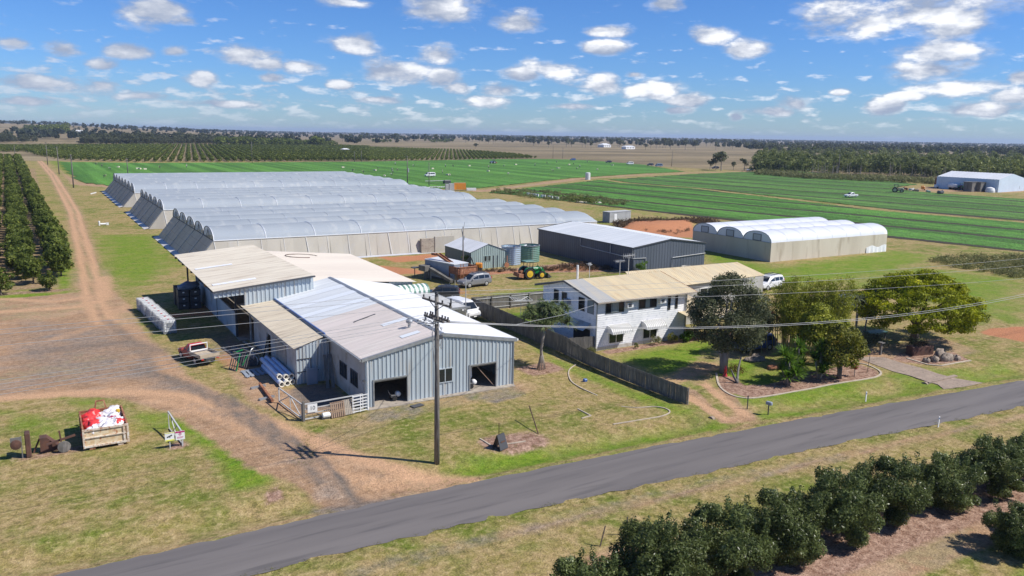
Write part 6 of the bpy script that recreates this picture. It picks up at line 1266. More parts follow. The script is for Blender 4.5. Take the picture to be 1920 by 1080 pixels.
# skip bin
mat('skip_paint', (0.70, 0.60, 0.42), (0.56, 0.40, 0.22), 3.5, 0.75, c3=(0.38, 0.15, 0.06), scale3=5)
mat('skip_frame', (0.72, 0.68, 0.60), (0.55, 0.42, 0.30), 3, 0.7, c3=(0.35, 0.16, 0.08), scale3=6)
mat('bag_red', (0.62, 0.03, 0.04), (0.75, 0.07, 0.06), 2, 0.4); mat('bag_white', (0.78, 0.76, 0.76), (0.60, 0.58, 0.62), 2.5, 0.4); mat('bag_magenta', (0.30, 0.02, 0.09), rough=0.4)
def skip():
    t = thing('skip_bin', 'rusty cream steel skip bin full of red and white plastic bags on the grass', 'skip bin', (2.82, 59.2, 0)); W, L, H = 1.32, 2.1, 1.36
    q = MB(); q.box((-W, 0, .78), (.06, 2 * L, H - .2)); q.box((W, 0, .78), (.06, 2 * L, H - .2)); q.box((0, L, .78), (2 * W - .06, .06, H - .2)); q.box((0, 0, .22), (2 * W - .06, 2 * L - .06, .06)); build('side_panel', q, 'rust', t)
    q = MB(); q.box((0, -L, .76), (2 * W - .06, .05, H - .24)); build('front_panel', q, 'skip_paint', t)
    q = MB()
    for z in (.26, .86, H + .04): q.box((0, -L - .06, z), (2 * W + .12, .1, .12 if z != .86 else .06))
    for x in (-W, W - .22, W): q.box((x, -L - .058, .8), (.12, .1, H - .1))
    build('front_frame', q, 'skip_frame', t)
    q = MB()
    for s in (-1, 1): q.box((s * W, 0, H + .02), (.1, 2 * L, .08))
    q.box((0, L, H + .02), (2 * W, .1, .08))
    for k in range(5):
        for s in (-1, 1): q.box((s * (W + .05), -L + .4 + k * .85, .78), (.06, .08, H - .2))
    build('rim', q, 'rust', t)
    for x in (-.85, .85): q = MB(); q.box((x, 0, .1), (.35, 2 * L + .1, .16)); build('skid', q, 'skip_frame' if x > 0 else 'rust', t)
    q = MB(); q.bar((-.35, L + .02, H), (-.25, L + .1, H + .62), .09); q.bar((.35, L + .02, H), (.25, L + .1, H + .62), .09); q.bar((-.3, L + .1, H + .6), (.3, L + .1, H + .6), .09); build('lift_hook', q, 'rust', t)
    g = np.random.default_rng(4); i = 0
    spots = [(-.95, 1.2, 'r'), (-.5, 1.3, 'r'), (-.85, .5, 'r'), (-.35, .7, 'r'), (-.95, -.2, 'r'), (-.75, -.9, 'r'), (-.45, -.1, 'r'), (.0, 1.35, 'w'), (.5, 1.4, 'w'), (.9, 1.2, 'w'), (.25, .7, 'w'), (.7, .5, 'w'), (.1, -.1, 'w'), (.5, -.3, 'w'), (.9, -.4, 'w'), (-.2, -.9, 'w'), (.3, -1.1, 'w'), (.75, -1.2, 'w'), (-.75, -1.6, 'w'), (.1, -1.7, 'w'), (.55, .1, 'm'), (1.05, .2, 'r'), (1.05, -1.0, 'r'), (-1.0, -1.5, 'r'), (.75, 1.75, 'w'), (-.5, 1.8, 'r')]
    for (x, y, k) in spots:
        n, m_ = 12, 8; V = [];
        rx, ry, rz_ = g.uniform(.34, .5), g.uniform(.34, .55), g.uniform(.25, .36); ph = g.uniform(0, 6, 6)
        for a in range(m_ + 1):
            th = math.pi * a / m_
            for b in range(n):
                p = 2 * math.pi * b / n; r = 1 + .22 * math.sin(3 * p + ph[0] + 2 * th) + .16 * math.sin(5 * p + ph[1]) * math.sin(th * 3 + ph[2]) + .1 * math.sin(9 * p + ph[3])
                V.append((rx * r * math.sin(th) * math.cos(p), ry * r * math.sin(th) * math.sin(p), rz_ * r * math.cos(th)))
        F = [(a * n + b, (a + 1) * n + b, (a + 1) * n + (b + 1) % n, a * n + (b + 1) % n) for a in range(m_) for b in range(n)]
        me = np_mesh('plastic_bag', V, F, [{'r': 'bag_red', 'w': 'bag_white', 'm': 'bag_magenta'}[k]], smooth=True)
        col = {'r': 'red', 'w': 'white', 'm': 'dark magenta'}[k]
        o = link('plastic_bag', me, None, (2.82 + max(-.88, min(.88, x)), 59.2 + y, .98 + g.uniform(0, .22)), g.uniform(0, 6)); o.rotation_euler[0] = g.uniform(-.5, .5)
        tag(o, 'crumpled %s plastic bag in the skip, %s and %s' % (col, 'at the far end' if y > 1.15 else ('toward the back' if y > .3 else ('near the middle' if y > -.6 else 'toward the front')), 'far left' if x < -.8 else ('left of centre' if x < -.15 else ('at the centre' if x < .35 else ('right of centre' if x < .8 else 'far right')))), 'bag', '%s plastic bags in the skip' % col); i += 1
    q = MB(); q.lathe((0, 0, 0), [(.02, -.12), (.13, -.1), (.13, .1), (.02, .12)], 12); tag(build('yellow_tub', q, 'paint_yellow', loc=(3.85, 60.3, 1.4)), 'small yellow tub on the bags at the right edge of the skip', 'tub')
    q = MB(); q.box((0, 0, 0), (.8, .6, .05), rz=.2, ry=.1); tag(build('cardboard', q, 'concrete', loc=(2.3, 57.7, 1.25)), 'flat grey brown card on the bags at the front of the skip', 'cardboard')
skip()
# signs
t = thing('sign_frame', 'tall triangular grey gate frame standing behind the two warning signs', 'frame', (7.0, 56.4, 0))
q = MB(); a, b = (6.9, 58.6), (7.25, 55.1); q.bar((*a, 0), (*a, 1.35), .06); q.bar((*a, 1.35), (*b, .95), .09); q.bar((*b, 0), (*b, 1.0), .1); q.bar((*a, .1), (*b, .1), .06); q.bar((6.95, 57.6, 1.2), (7.1, 56.6, .1), .05); q.bar((7.1, 56.2, 1.05), (6.95, 57.6, .1), .05); build('rails', q, 'container_grey', t, world=True)
mat('sign_yellow', (0.72, 0.72, 0.12), rough=0.5); mat('sign_magenta', (0.45, 0.02, 0.16), rough=0.5)
for (x, y, kind, lb) in ((6.45, 54.95, 'y', 'white sign with a black pictogram and yellow lower band, left of two on thin legs'), (7.1, 54.9, 'm', 'white sign with a magenta top and symbol, right of two on thin legs')):
    t = thing('warning_sign', lb, 'sign', (x, y, 0)); q = MB()
    for s in ((0,) if kind == 'y' else (.12,)): q.bar((s, 0, 0), (s, 0, 1.0), .06)
    build('leg', q, 'container_grey', t); q = MB(); q.box((0, -.05, .82), (.58, .03, .6)); bd = build('board', q, 'white_paint', t)
    q = MB()
    if kind == 'y': q.box((0, -.07, .58), (.54, .012, .1)); q.box((0, -.07, 1.09), (.54, .012, .04)); build('band', q, 'sign_yellow', bd); q = MB(); q.bar((-.16, -.07, .8), (.16, -.07, .92), .01, .09); q.bar((-.02, -.07, .82), (.04, -.07, .76), .01, .04); build('pictogram', q, 'dark_trim', bd)
    else: q.box((0, -.07, 1.07), (.58, .012, .1)); q.lathe((0, -.075, .92), [(.05, 0), (.09, 0), (.09, .01), (.05, .01)], 14, axis='Y', caps=False); q.bar((-.2, -.07, .72), (.2, -.07, .72), .01, .025); q.bar((-.2, -.07, .65), (.15, -.07, .65), .01, .02); build('symbol', q, 'sign_magenta', bd)
# old machinery bottom left
t = thing('old_letterbox_frame', 'rusty upright plate and grey bracket on a post at the far left', 'machinery', (-1.7, 57.6, 0)); q = MB(); q.bar((-.3, 0, 0), (-.3, 0, 1.5), .07); q.box((-.6, 0, 1.3), (.6, .1, .3)); build('post', q, 'timber_grey', t)
q = MB(); q.box((.05, .2, .85), (.3, .7, 1.6), bev=.04); q.lathe((-.6, 0, 1.0), [(.1, -.2), (.32, -.15), (.32, .15), (.1, .2)], 12, axis='Y'); build('plate', q, 'rust_dark', t)
t = thing('plough_mouldboard', 'dark rusty wedge-shaped plough part on the grass, middle of the old machinery', 'machinery', (-.5, 58.3, 0)); q = MB(); q.add([(-.5, -.3, 0), (.9, -.3, 0), (-.5, -.3, 1.0), (-.1, -.3, 1.0), (-.5, .4, 0), (.9, .4, 0), (-.5, .4, 1.0), (-.1, .4, 1.0)], [(0, 1, 3, 2), (5, 4, 6, 7), (1, 5, 7, 3), (2, 3, 7, 6), (0, 2, 6, 4)]); q.bar((-.5, 0, .9), (-.9, 0, 0), .1); build('blade', q, 'rust_dark', t)
t = thing('old_plough', 'rusty plough with crossed bars and a round disc, left of the skip', 'machinery', (.25, 57.5, 0)); q = MB(); q.bar((-.9, 0, .7), (.8, .2, 1.0), .12); q.bar((0, 0, .2), (-.1, 0, 1.5), .1); q.bar((-.3, 0, .3), (.2, .5, 0), .08); build('beam', q, 'rust_dark', t); q = MB(); q.lathe((.1, -.1, .4), [(.03, -.08), (.38, -.04), (.4, 0), (.38, .04), (.03, .08)], 16, axis='Y'); build('disc', q, 'timber_grey', t)

# front verge things
t = thing('sandwich_board', 'small black A-frame board standing on its edge near the garden kerb', 'sign', (25.9, 44.5, 0), R(20))
for s in (-1, 1): q = MB(); q.add([(-.42, s * .38, 0), (.42, s * .38, 0), (.36, s * .03, 1.0), (-.36, s * .03, 1.0)], [(0, 1, 2, 3)]); q.add([(-.42, s * .34, 0), (.42, s * .34, 0), (.36, s * .0, .99), (-.36, s * .0, .99)], [(3, 2, 1, 0)]); build('panel', q, 'steel_dark', t)
q = MB(); q.bar((-.2, -.235, .5), (.22, -.235, .5), .01, .1); build('faded_lettering', q, 'rust_dark', t)
q = MB(); q.tube([(30.4, 48.0, 1.15), (29.85, 46.4, .55), (29.55, 45.4, .05)], .045, 6); tag(build('leaning_stick', q, 'rust_dark'), 'long dark stick leaning over the right end of the small garden kerb', 'stick')
q = MB(); q.tube([(26.6, 45.9, 0), (26.6, 45.9, 1.2)], .025, 6); tag(build('garden_stake', q, 'rust_dark'), 'thin upright stake in the small kerbed bed', 'stake')
mat('kerb', (0.52, 0.44, 0.34), (0.42, 0.35, 0.27), 3, 0.9)
def kerb(name, label, pts, w_=.1, h=.06):
    q = MB(); 
    for a, b in zip(pts[:-1], pts[1:]): q.bar((*a, h / 2), (*b, h / 2), w_, h)
    tag(build(name, q, 'kerb'), label, 'edging')
def smooth_pts(p, n=6):
    o = []; P = [p[0]] + list(p) + [p[-1]]
    for i in range(1, len(P) - 2):
        for k in range(n):
            t = k / n; a, b, c, d_ = P[i - 1], P[i], P[i + 1], P[i + 2]
            o.append(tuple(.5 * ((2 * b[j]) + (c[j] - a[j]) * t + (2 * a[j] - 5 * b[j] + 4 * c[j] - d_[j]) * t * t + (3 * b[j] - a[j] - 3 * c[j] + d_[j]) * t ** 3) for j in (0, 1)))
    o.append(p[-1]); return o
kerb('garden_edging', 'curved concrete edging strip in the grass below the pandanus palm', smooth_pts([G(*p) for p in ((1080, 684), (1069, 692), (1066, 702), (1072, 716), (1090, 728), (1120, 742))]))
kerb('garden_edging', 'hooked concrete edging strip beside the end of the paling fence', smooth_pts([G(*p) for p in ((1165, 763), (1195, 765), (1225, 763), (1246, 766), (1256, 773), (1240, 781), (1200, 788), (1150, 796))]))
kerb('garden_edging', 'small right-angled piece of concrete edging in the middle of the lawn', [G(*p) for p in ((1083, 767), (1108, 780), (1091, 785))])
kerb('garden_edging', 'three-sided concrete edging round the small bed with the black board', [G(*p) for p in ((900, 823), (921, 836), (960, 832), (985, 828))])
kerb('garden_edging', 'long curved concrete edging round the mulched front garden bed', smooth_pts([G(*p) for p in ((1343, 700), (1348, 722), (1362, 736), (1385, 745), (1420, 746), (1510, 731), (1560, 721), (1630, 710), (1650, 703), (1648, 695), (1625, 684), (1600, 680))]), .18)
kerb('garden_edging', 'straight concrete edging in front of the rocks under the yellow-green tree', [G(*p) for p in ((1700, 672), (1740, 684), (1765, 686), (1820, 676))], .2)
# mailbox and posts
g = G(1440, 778); t = thing('letterbox', 'grey blue letterbox on a dark post by the road', 'letterbox', (*g, 0), R(15)); q = MB(); q.bar((0, 0, 0), (0, 0, .85), .07); build('post', q, 'steel_dark', t); q = MB(); q.box((0, -.02, .96), (.28, .5, .24), bev=.06); build('box', q, 'grey_box', t)
g = G(1401, 767); q = MB(); q.bar((*g, 0), (*g, 1.1), .06); q.bar((g[0] - .08, g[1], 1.0), (g[0] + .08, g[1], 1.0), .05); tag(build('marker_post', q, 'steel_dark'), 'thin dark steel post between the garden bed and the letterbox', 'post')
def guide_post(px, py, label):
    g = G(px, py); t = thing('guide_post', label, 'guide post', (*g, 0)); q = MB(); q.box((0, 0, .42), (.11, .05, .84)); build('post', q, 'white_paint', t); q = MB(); q.box((0, -.03, .7), (.07, .012, .12)); build('reflector', q, 'blue_trim', t)
guide_post(1623, 753, 'white roadside guide post on the house side of the road'); guide_post(1759, 801, 'white roadside guide post on the near side of the road')
q = MB(); q.lathe((1.0, 0, 0), [(.02, 0)], 3) if False else q.box((0, 0, .12), (.35, .3, .22), bev=.05); g = G(1097, 715); tag(build('blue_tub', q, 'blue_trim', loc=(*g, 0)), 'small bright blue tub lying in the grass beside the curved edging', 'tub')
# clothes hoist
t = thing('clothes_hoist', 'rotary clothes hoist on a thin post on the lawn behind the fence', 'clothes hoist', (48.3, 78.6, 0)); q = MB(); q.bar((0, 0, 0), (0, 0, 1.9), .06); build('post', q, 'steel_grey', t)
q = MB()
for k in range(4):
    a = k * math.pi / 2 + .5; q.bar((0, 0, 1.85), (1.6 * math.cos(a), 1.6 * math.sin(a), 2.0), .04); b = a + math.pi / 2
    for f in (.4, .7, 1): q.bar((1.6 * f * math.cos(a), 1.6 * f * math.sin(a), 1.85 + .15 * f), (1.6 * f * math.cos(b), 1.6 * f * math.sin(b), 1.85 + .15 * f), .025)
build('line_frame', q, 'white_paint', t)
# antennas on and behind the house
def antenna(px, py0, py1, Y, label, w_=1.3, mt='container_grey'):
    x, z0 = SY(px, py1, Y); _, z1 = SY(px, py0, Y); t = thing('tv_antenna', label, 'antenna', (x, Y, z0)); h = z1 - z0; q = MB(); q.bar((0, 0, -.6), (0, 0, h), .05); build('mast', q, mt, t)
    q = MB(); q.bar((-w_ * .6, 0, h * .9), (w_ * .6, 0, h * .93), .04)
    for k in range(7): xx = -w_ * .6 + k * w_ * .2; q.bar((xx, -.45 + k * .03, h * .9), (xx, .45 - k * .03, h * .9), .025); q.bar((xx, 0, h * .78), (xx, 0, h * 1.02), .025)
    build('elements', q, mt, t)
antenna(1178, 476, 512, 69.5, 'taller television antenna on the house roof in front of the charcoal shed'); antenna(1162, 487, 512, 69.8, 'shorter television antenna on the house roof, left of the taller one', 1.0)
antenna(1105, 493, 517, 70.5, 'bare grey aerial mast left of the television antennas', .3)

# ------------------------------------------------------------------ poles and wires
def pole(x, y, h, label, arms=((.95, 2.2),), az=0.0, r=.16, group=None, ins=True):
    t = thing('power_pole', label, 'power pole', (x, y, 0), az, group)
    q = MB(); q.tube([(0, 0, -.3), (0.02, 0, h * .5), (0, 0, h)], [r * 1.15, r, r * .75], 12); build('pole', q, 'pole_wood', t, smooth=True)
    for (f, w_) in arms:
        q = MB(); q.bar((0, -w_ / 2, h * f), (0, w_ / 2, h * f), .11, .12); a = build('crossarm', q, 'pole_wood', t)
        if ins:
            for s in (-.46, -.2, .25, .46): q = MB(); q.lathe((0, s * w_, h * f + .06), [(.02, 0), (.06, .03), (.05, .12), (.07, .16), (.02, .2)], 8); build('insulator', q, 'steel_dark', a)
    return t
mp_ = pole(21.05, 44.3, 11.0, 'tall weathered wooden power pole with three crossarms in front of the grey workshop', ((.965, 3.4),), R(6))
for (dx, f, w_) in ((-.2, .873, 2.3), (.2, .873, 2.3)):
    q = MB(); q.bar((dx, -w_ / 2, 11 * f), (dx, w_ / 2, 11 * f), .12, .13); a = build('crossarm', q, 'pole_wood', mp_)
    for s in (-.44, -.3, -.15, .2, .35, .46): q = MB(); q.lathe((dx, s * w_, 11 * f + .07), [(.02, 0), (.06, .03), (.05, .1), (.07, .14), (.02, .18)], 8); build('insulator', q, 'steel_dark', a)
q = MB(); q.tube([(0, -1.62, 10.65), (-.02, -1.7, 10.9), (0, -1.66, 11.15)], .05, 6); q.lathe((0, 0, 11.0), [(.12, 0), (.1, .12), (.12, .16), (.1, .3), (.02, .32)], 10); q.bar((0, -.1, 10.2), (0, -.8, 10.55), .04); q.bar((0, .1, 10.2), (0, .8, 10.55), .04); build('pole_fittings', q, 'steel_dark', mp_)
q = MB(); g_ = random.Random(3)
for k in range(14):
    a = (g_.uniform(-.9, -.1), g_.uniform(-1.1, 1.1), 9.6 + g_.uniform(-.5, .05)); q.box(a, (.1, .07, .09)); q.tube([a, (a[0] * .4, a[1] * .8, a[2] - .2), (0, a[1] * .3, 9.2)], .015, 4)
q.tube([(-.25, -.1, 9.5), (-.45, -.2, 8.7), (-.3, -.1, 7.6), (-.15, 0, 6.8)], .03, 5); q.tube([(.2, .1, 8.6), (.5, .2, 8.2), (.45, .15, 7.5), (.2, 0, 7.8), (.25, .1, 8.5)], .02, 5); build('cable_terminals', q, 'container_grey', mp_)
q = MB(); q.box((.25, .05, 8.35), (.3, .25, .25)); build('switch_box', q, 'steel_dark', mp_)
mat('wire', (0.38, 0.38, 0.38), rough=0.5, metal=0.3); mat('wire_dark', (0.09, 0.09, 0.09), rough=0.6)
def wire(label, pts, r=.012, mt='wire', group=None):
    q = MB(); q.tube(pts, r, 5); tag(build('power_wire', q, mt, smooth=True), label, 'wire', group)
def span(x0, y0, z0, L, ddy, b, c, n=40):
    return [(x0 + L * k / n, y0 + ddy * k / n, z0 + b * (L * k / n) + c * (L * k / n) ** 2) for k in range(n + 1)]
for (yo, z0, b, c, L, nm) in ((46.0, 10.95, -.0541, .000336, 161, 'top'), (44.9, 10.95, -.0640, .000365, 175, 'middle'), (42.7, 10.9, -.0770, .00039, 197, 'lowest')):
    wire('%s high wire running right from the wooden pole' % nm, span(21.0, yo, z0, L, -3.0, b, c))
for (yo, z0, dz, nm) in ((46.0, 10.95, .0, 'top'), (44.9, 10.9, -.1, 'middle'), (42.7, 10.8, -.2, 'lowest')):
    wire('%s high wire running left from the wooden pole' % nm, span(21.0, yo, z0, -95, 3.0, -(dz / 45) * -1 + .006, .00022))
for k, (yo, z0, nm) in enumerate(((43.4, 9.62, 'nearest'), (44.0, 9.62, 'second nearest'), (44.9, 9.62, 'second farthest'), (45.5, 9.62, 'farthest'))):
    wire('%s of the four lower wires running left' % nm, span(20.9, yo, z0, -95, 2.5, .075 - .002 * k, .00085))
for k, (yo, nm) in enumerate(((43.9, 'nearer'), (44.25, 'farther'))):
    wire('%s of two low cables sagging right past the garden trees' % nm, span(21.1, yo, 9.45, 109, -2.0, -.158 + .001 * k, .00145), .019)
wire('thin dark service cable from the wooden pole down to the workshop gable', [(21.0, 44.4, 9.3), (22.8, 47.8, 7.2), (25, 52.0, 5.5), (27.1, 56.05, 4.9)], .018, 'wire_dark')
wire('thin service cable from the wooden pole toward the white house', [(21.2, 44.4, 9.3), (30, 49.5, 7.1), (38, 55, 5.9), (46.6, 61.6, 4.75)], .02, 'wire')
# distant poles
for (px, py, top, dbl, lb) in ((138, 352, 289, 2, 'nearest of the power poles along the dirt track by the net tunnels'), (111, 327, 275, 1, 'second power pole along the dirt track'), (89.5, 309, 266, 1, 'third power pole along the dirt track'), (29, 300, 272, 0, 'bare leaning pole inside the left orchard'),
        (240, 330, 296, 2, 'power pole rising behind the farthest net tunnels'), (473, 306, 266, 0, 'thin pole at the front edge of the far orchard'), (764, 346, 292, 1, 'pole with a grey box at the right end of the farthest net tunnels'), (804.5, 349, 304, 0, 'bare dark pole beside the white van in the field'),
        (1036.7, 297, 271, 0, 'thin pole at the right end of the far orchard, taller of two'), (1055, 297, 276, 0, 'thin pole at the right end of the far orchard, shorter of two'), (1259, 312, 282, 0, 'leaning dark pole beyond the parked vans'), (1571, 331, 289, 1, 'power pole in front of the gum woodland'), (665, 304, 284, 1, 'small pole in front of the far orchard, left of the green field centre'), (678, 304, 282, 0, 'second small pole in front of the far orchard')):
    x, y = G(px, py); hh = (py - top) / (py - (251.5 + .0165 * (px - 960))) * 21.0
    t = pole(x, y, hh, lb, () if dbl == 0 else (((.97, 2.6),) if dbl == 1 else ((.97, 2.6), (.86, 3.0))), R(20 + px % 40), .2 if dbl else .16, ins=False)
    if px == 1259: t.rotation_euler = (0, R(6), R(30))
    if px == 764: q = MB(); q.box((.4, 0, hh * .5), (.6, .6, 1.6)); build('transformer', q, 'steel_grey', t)
t = pole(56.4, 109.2, 6.9, 'thin grey service pole with a meter box beside the small green shed', (), 0, .1, ins=False); q = MB(); q.box((0, -.15, 5.2), (.25, .2, .6)); q.bar((0.1, 0, 6.7), (.3, 0, 7.6), .05); build('meter_box', q, 'steel_grey', t)
t = thing('thin_mast', 'thin pale mast rising in front of the silver wagon beside the white van', 'mast', (40.3, 77.3, 0)); q = MB(); q.tube([(0, 0, 0), (0, 0, 5.4)], .05, 8); build('mast', q, 'container_grey', t)

# ------------------------------------------------------------------ vegetation
leafmat('leaf_orchard', (0.042, 0.07, 0.012), (0.20, 0.235, 0.04), (0.44, 0.44, 0.10), 0.5)
leafmat('leaf_near', (0.035, 0.055, 0.015), (0.20, 0.24, 0.08), (0.50, 0.53, 0.27), 0.9, gloss=0.32)
leafmat('leaf_grey', (0.04, 0.052, 0.025), (0.20, 0.22, 0.11), (0.42, 0.39, 0.25), 0.8, gloss=0.5)
leafmat('leaf_bamboo', (0.09, 0.12, 0.012), (0.42, 0.43, 0.05), (0.7, 0.62, 0.13), 0.7)
leafmat('leaf_yellow', (0.08, 0.11, 0.004), (0.50, 0.53, 0.016), (0.88, 0.78, 0.02), 0.55)
leafmat('leaf_olive', (0.06, 0.075, 0.012), (0.29, 0.28, 0.04), (0.62, 0.42, 0.07), 0.9)
leafmat('leaf_blade', (0.04, 0.085, 0.008), (0.17, 0.30, 0.03), (0.38, 0.46, 0.08), 1.2)
leafmat('leaf_pandanus', (0.06, 0.09, 0.035), (0.27, 0.33, 0.14), (0.5, 0.5, 0.28), 1.2)
leafmat('leaf_gum', (0.05, 0.06, 0.03), (0.17, 0.185, 0.09), (0.30, 0.28, 0.16), 0.10, rnd=.2)
leafmat('leaf_gum_green', (0.06, 0.08, 0.022), (0.24, 0.27, 0.08), (0.38, 0.38, 0.13), 0.10, rnd=.2)
leafmat('leaf_far', (0.022, 0.035, 0.022), (0.065, 0.080, 0.045), (0.11, 0.11, 0.06), 0.05, rnd=.1)
leafmat('leaf_scrub', (0.09, 0.10, 0.035), (0.27, 0.27, 0.10), (0.46, 0.41, 0.2), 0.5)
leafmat('leaf_brown', (0.05, 0.03, 0.02), (0.20, 0.14, 0.08), (0.32, 0.25, 0.15), 0.6)
leafmat('leaf_red', (0.12, 0.006, 0.02), (0.5, 0.015, 0.05), (0.7, 0.05, 0.08), 1.0)
leafmat('leaf_redbrown', (0.05, 0.012, 0.01), (0.17, 0.04, 0.03), None, 1.0)
mat('bark', (0.17, 0.135, 0.11), (0.10, 0.08, 0.065), 3, 0.95, stretch=(1, 1, .3), bump=.3)
mat('bark_pale', (0.33, 0.29, 0.25), (0.22, 0.19, 0.16), 3, 0.9, stretch=(1, 1, .3))
mat('culm', (0.30, 0.28, 0.10), (0.20, 0.17, 0.07), 2, 0.6)
mat('rock', (0.36, 0.29, 0.23), (0.20, 0.16, 0.13), 3, 0.95, c3=(0.12, 0.10, 0.08), scale3=6, bump=.9)

# near orchard row across the road
ng = [(19.1, 25.2, 3.2), (23.2, 25.4, 3.65), (27.3, 25.2, 3.6), (31.3, 25.1, 3.55), (35.6, 25.0, 3.65), (40.1, 25.1, 3.5), (44.4, 24.5, 3.15), (48.8, 24.1, 3.35), (53.4, 23.6, 3.1)]
vars_ = []
for s in range(3):
    B = lumpy((0, 0, 2.05), (2.85, 2.6, 1.9), 34, .62, 20 + s, zmin=-.9)
    gq = np.random.default_rng(s)
    for k in range(16): a = gq.uniform(0, 6.28); q_ = gq.uniform(.3, 2.5); B.append((q_ * math.cos(a), q_ * math.sin(a), 4.1 - .16 * q_ * q_ + gq.uniform(-.3, .3), .22, .22, .5))
    V, F = leaves(100 + s, B, 30000, .175, .42, .45, 1.1); V[:, 2] = np.maximum(V[:, 2], .25)
    mt = MB(); limb_mesh(mt, (0, 0, 0), .8, .13, [(1.2, .3, 2.4), (-1, .8, 2.5), (.1, -1.2, 2.3), (-.3, .2, 3.2)], seed=s)
    vars_.append((np_mesh('crown', V, F, ['leaf_near']), mt))
lab = ['bushy dark green orchard tree, leftmost of the row across the road', 'second bushy orchard tree from the left in the row across the road', 'third bushy orchard tree from the left in the row across the road', 'fourth bushy orchard tree from the left in the row across the road', 'fifth bushy orchard tree from the left in the row across the road', 'sixth bushy orchard tree from the left in the row across the road', 'seventh bushy orchard tree from the left in the row across the road', 'eighth bushy orchard tree from the left in the row across the road', 'ninth bushy orchard tree from the left, cut off by the right edge']
for i, (x, y, h) in enumerate(ng):
    t = thing('orchard_tree', lab[i], 'tree', (x, y, 0), i * 1.9, 'orchard trees across the road'); c, mt = vars_[i % 3]; s = h / 4.25; t.scale = (s * 1.0, s * 1.0, s)
    link('crown', c, t); build('trunk', mt, 'bark', t)
for (x, y, h, lb) in ((42.6, 19.3, 2.5, 'smaller lighter orchard tree at the lower right corner, left one of the back row'), (47.2, 18.8, 3.2, 'orchard tree at the lower right corner beside the mown grass strip'), (51.8, 18.4, 3.3, 'orchard tree of the back row at the far right edge')):
    t = thing('orchard_tree', lb, 'tree', (x, y, 0), x, 'orchard trees across the road'); c, mt = vars_[int(x) % 3]; s = h / 4.0; t.scale = (s, s, s); link('crown', c, t); build('trunk', mt, 'bark', t)

# left orchard rows
def otmpl(seed, n, leaf):
    B = lumpy((0, 0, 2.3), (1.95, 1.85, 1.9), 15, .62, seed, zmin=-.8); return leaves(seed, B, n, leaf, .5, .55, 1.0)
tm = []
for s in range(4):
    V, F = otmpl(40 + s, 1700, .42); mt = MB(); mt.tube([(0, 0, -.1), (0, 0, 1.6)], [.14, .1], 6); tm.append((np_mesh('crown', V, F, ['leaf_orchard']), build('trunk', mt, 'bark').data))
for o in list(COL.objects):
    if o.name.startswith('trunk') and o.parent is None: bpy.data.objects.remove(o)
pos = []
for k in range(4):
    y = 129.6 if k < 2 else 118.6
    while y < 600:
        x = 2.5 - 4.8 * k - .0205 * (y - 135); pos.append((x + .25 * math.sin(y * 3 + k), y, k)); y += 4.0
rg_ = np.random.default_rng(8)
vis = []
for p in pos:
    v = Vector((p[0], p[1], 2 - CAM_H)); u = 960 + F_PX * v.dot(RT) / v.dot(FW)
    if u > (-130 if p[1] < 220 else -45): vis.append(p)
vis.sort(key=lambda p: p[1]); near_, rest_ = vis[:262], vis[262:]
front = {0: 'orchard tree at the near end of the row beside the dirt track', 1: 'orchard tree at the near end of the second row from the dirt track'}
cnt = {}
def otree(x, y, s, label, i):
    t = thing('orchard_tree', label, 'tree', (x, y, 0), rg_.uniform(0, 6.28), 'orchard trees in the left rows'); t.scale = (s, s, s * rg_.uniform(.92, 1.1)); c, m_ = tm[i % 4]; link('crown', c, t); link('trunk', m_, t); return t
for i, p in enumerate(near_):
    s = rg_.uniform(.78, 1.08)
    cnt[p[2]] = cnt.get(p[2], 0) + 1; j = cnt[p[2]]; rn_ = ('row beside the dirt track', 'second row from the dirt track', 'third row from the dirt track', 'fourth row from the dirt track')[p[2]]
    lb = ('%s orchard tree from the near end of the %s' % (ORD[j - 1], rn_)) if j <= 20 else ('dense dark green orchard tree far along the ' + rn_)
    otree(p[0], p[1], s, lb, i)
otree(.75, 118.8, .62, 'small lighter orchard tree alone in front of the left rows', 1); otree(-4.6, 118.2, .85, 'orchard tree cut by the left edge at the near end of the rows', 2); otree(-1.0, 124.8, .9, 'low orchard tree between the small front tree and the left rows', 3)
V0, F0 = otmpl(60, 260, .95)
def stuff_trees(name, label, cat, tv, tf, P_, S_, leaf, zs=None, seed=1):
    P_ = np.asarray(P_, float); g = np.random.default_rng(seed); V, F = scatter_mesh(tv, tf, P_, np.asarray(S_), g.uniform(0, 6.28, len(P_)), zs)
    return tag(link(name, np_mesh(name, V, F, [leaf])), label, cat, kind='stuff')
stuff_trees('orchard_rows', 'far end of the left orchard rows merging into one dark mass', 'orchard', V0, F0, [(p[0], p[1], 0) for p in rest_], rg_.uniform(.9, 1.1, len(rest_)), 'leaf_orchard')
V1, F1 = otmpl(61, 46, 1.55)
def px_poly(pts): return [G(*p) for p in pts]
def rows(poly, az, sp, st, seed):
    A = np.array(poly); ca, sa = math.cos(R(az)), math.sin(R(az)); U = A[:, 0] * ca - A[:, 1] * sa; W = A[:, 0] * sa + A[:, 1] * ca
    uu, vv = np.meshgrid(np.arange(U.min(), U.max(), sp), np.arange(W.min(), W.max(), st)); g = np.random.default_rng(seed); uu = uu + g.normal(0, .12, uu.shape); vv = vv + g.normal(0, .3, vv.shape)
    X = (uu * ca + vv * sa).ravel(); Y = (-uu * sa + vv * ca).ravel(); k = inside(poly, X, Y) & (g.uniform(size=X.shape) > .02); return np.stack([X[k], Y[k], np.zeros(k.sum())], 1)
PA = rows(px_poly([(-60, 288), (45, 284.5), (72, 293), (128, 300.5), (250, 304), (480, 303.5), (692, 301.8), (692, 276.5), (640, 275.0), (300, 273.5), (0, 276), (-60, 276.5)]), 9.1, 4.9, 3.6, 1)
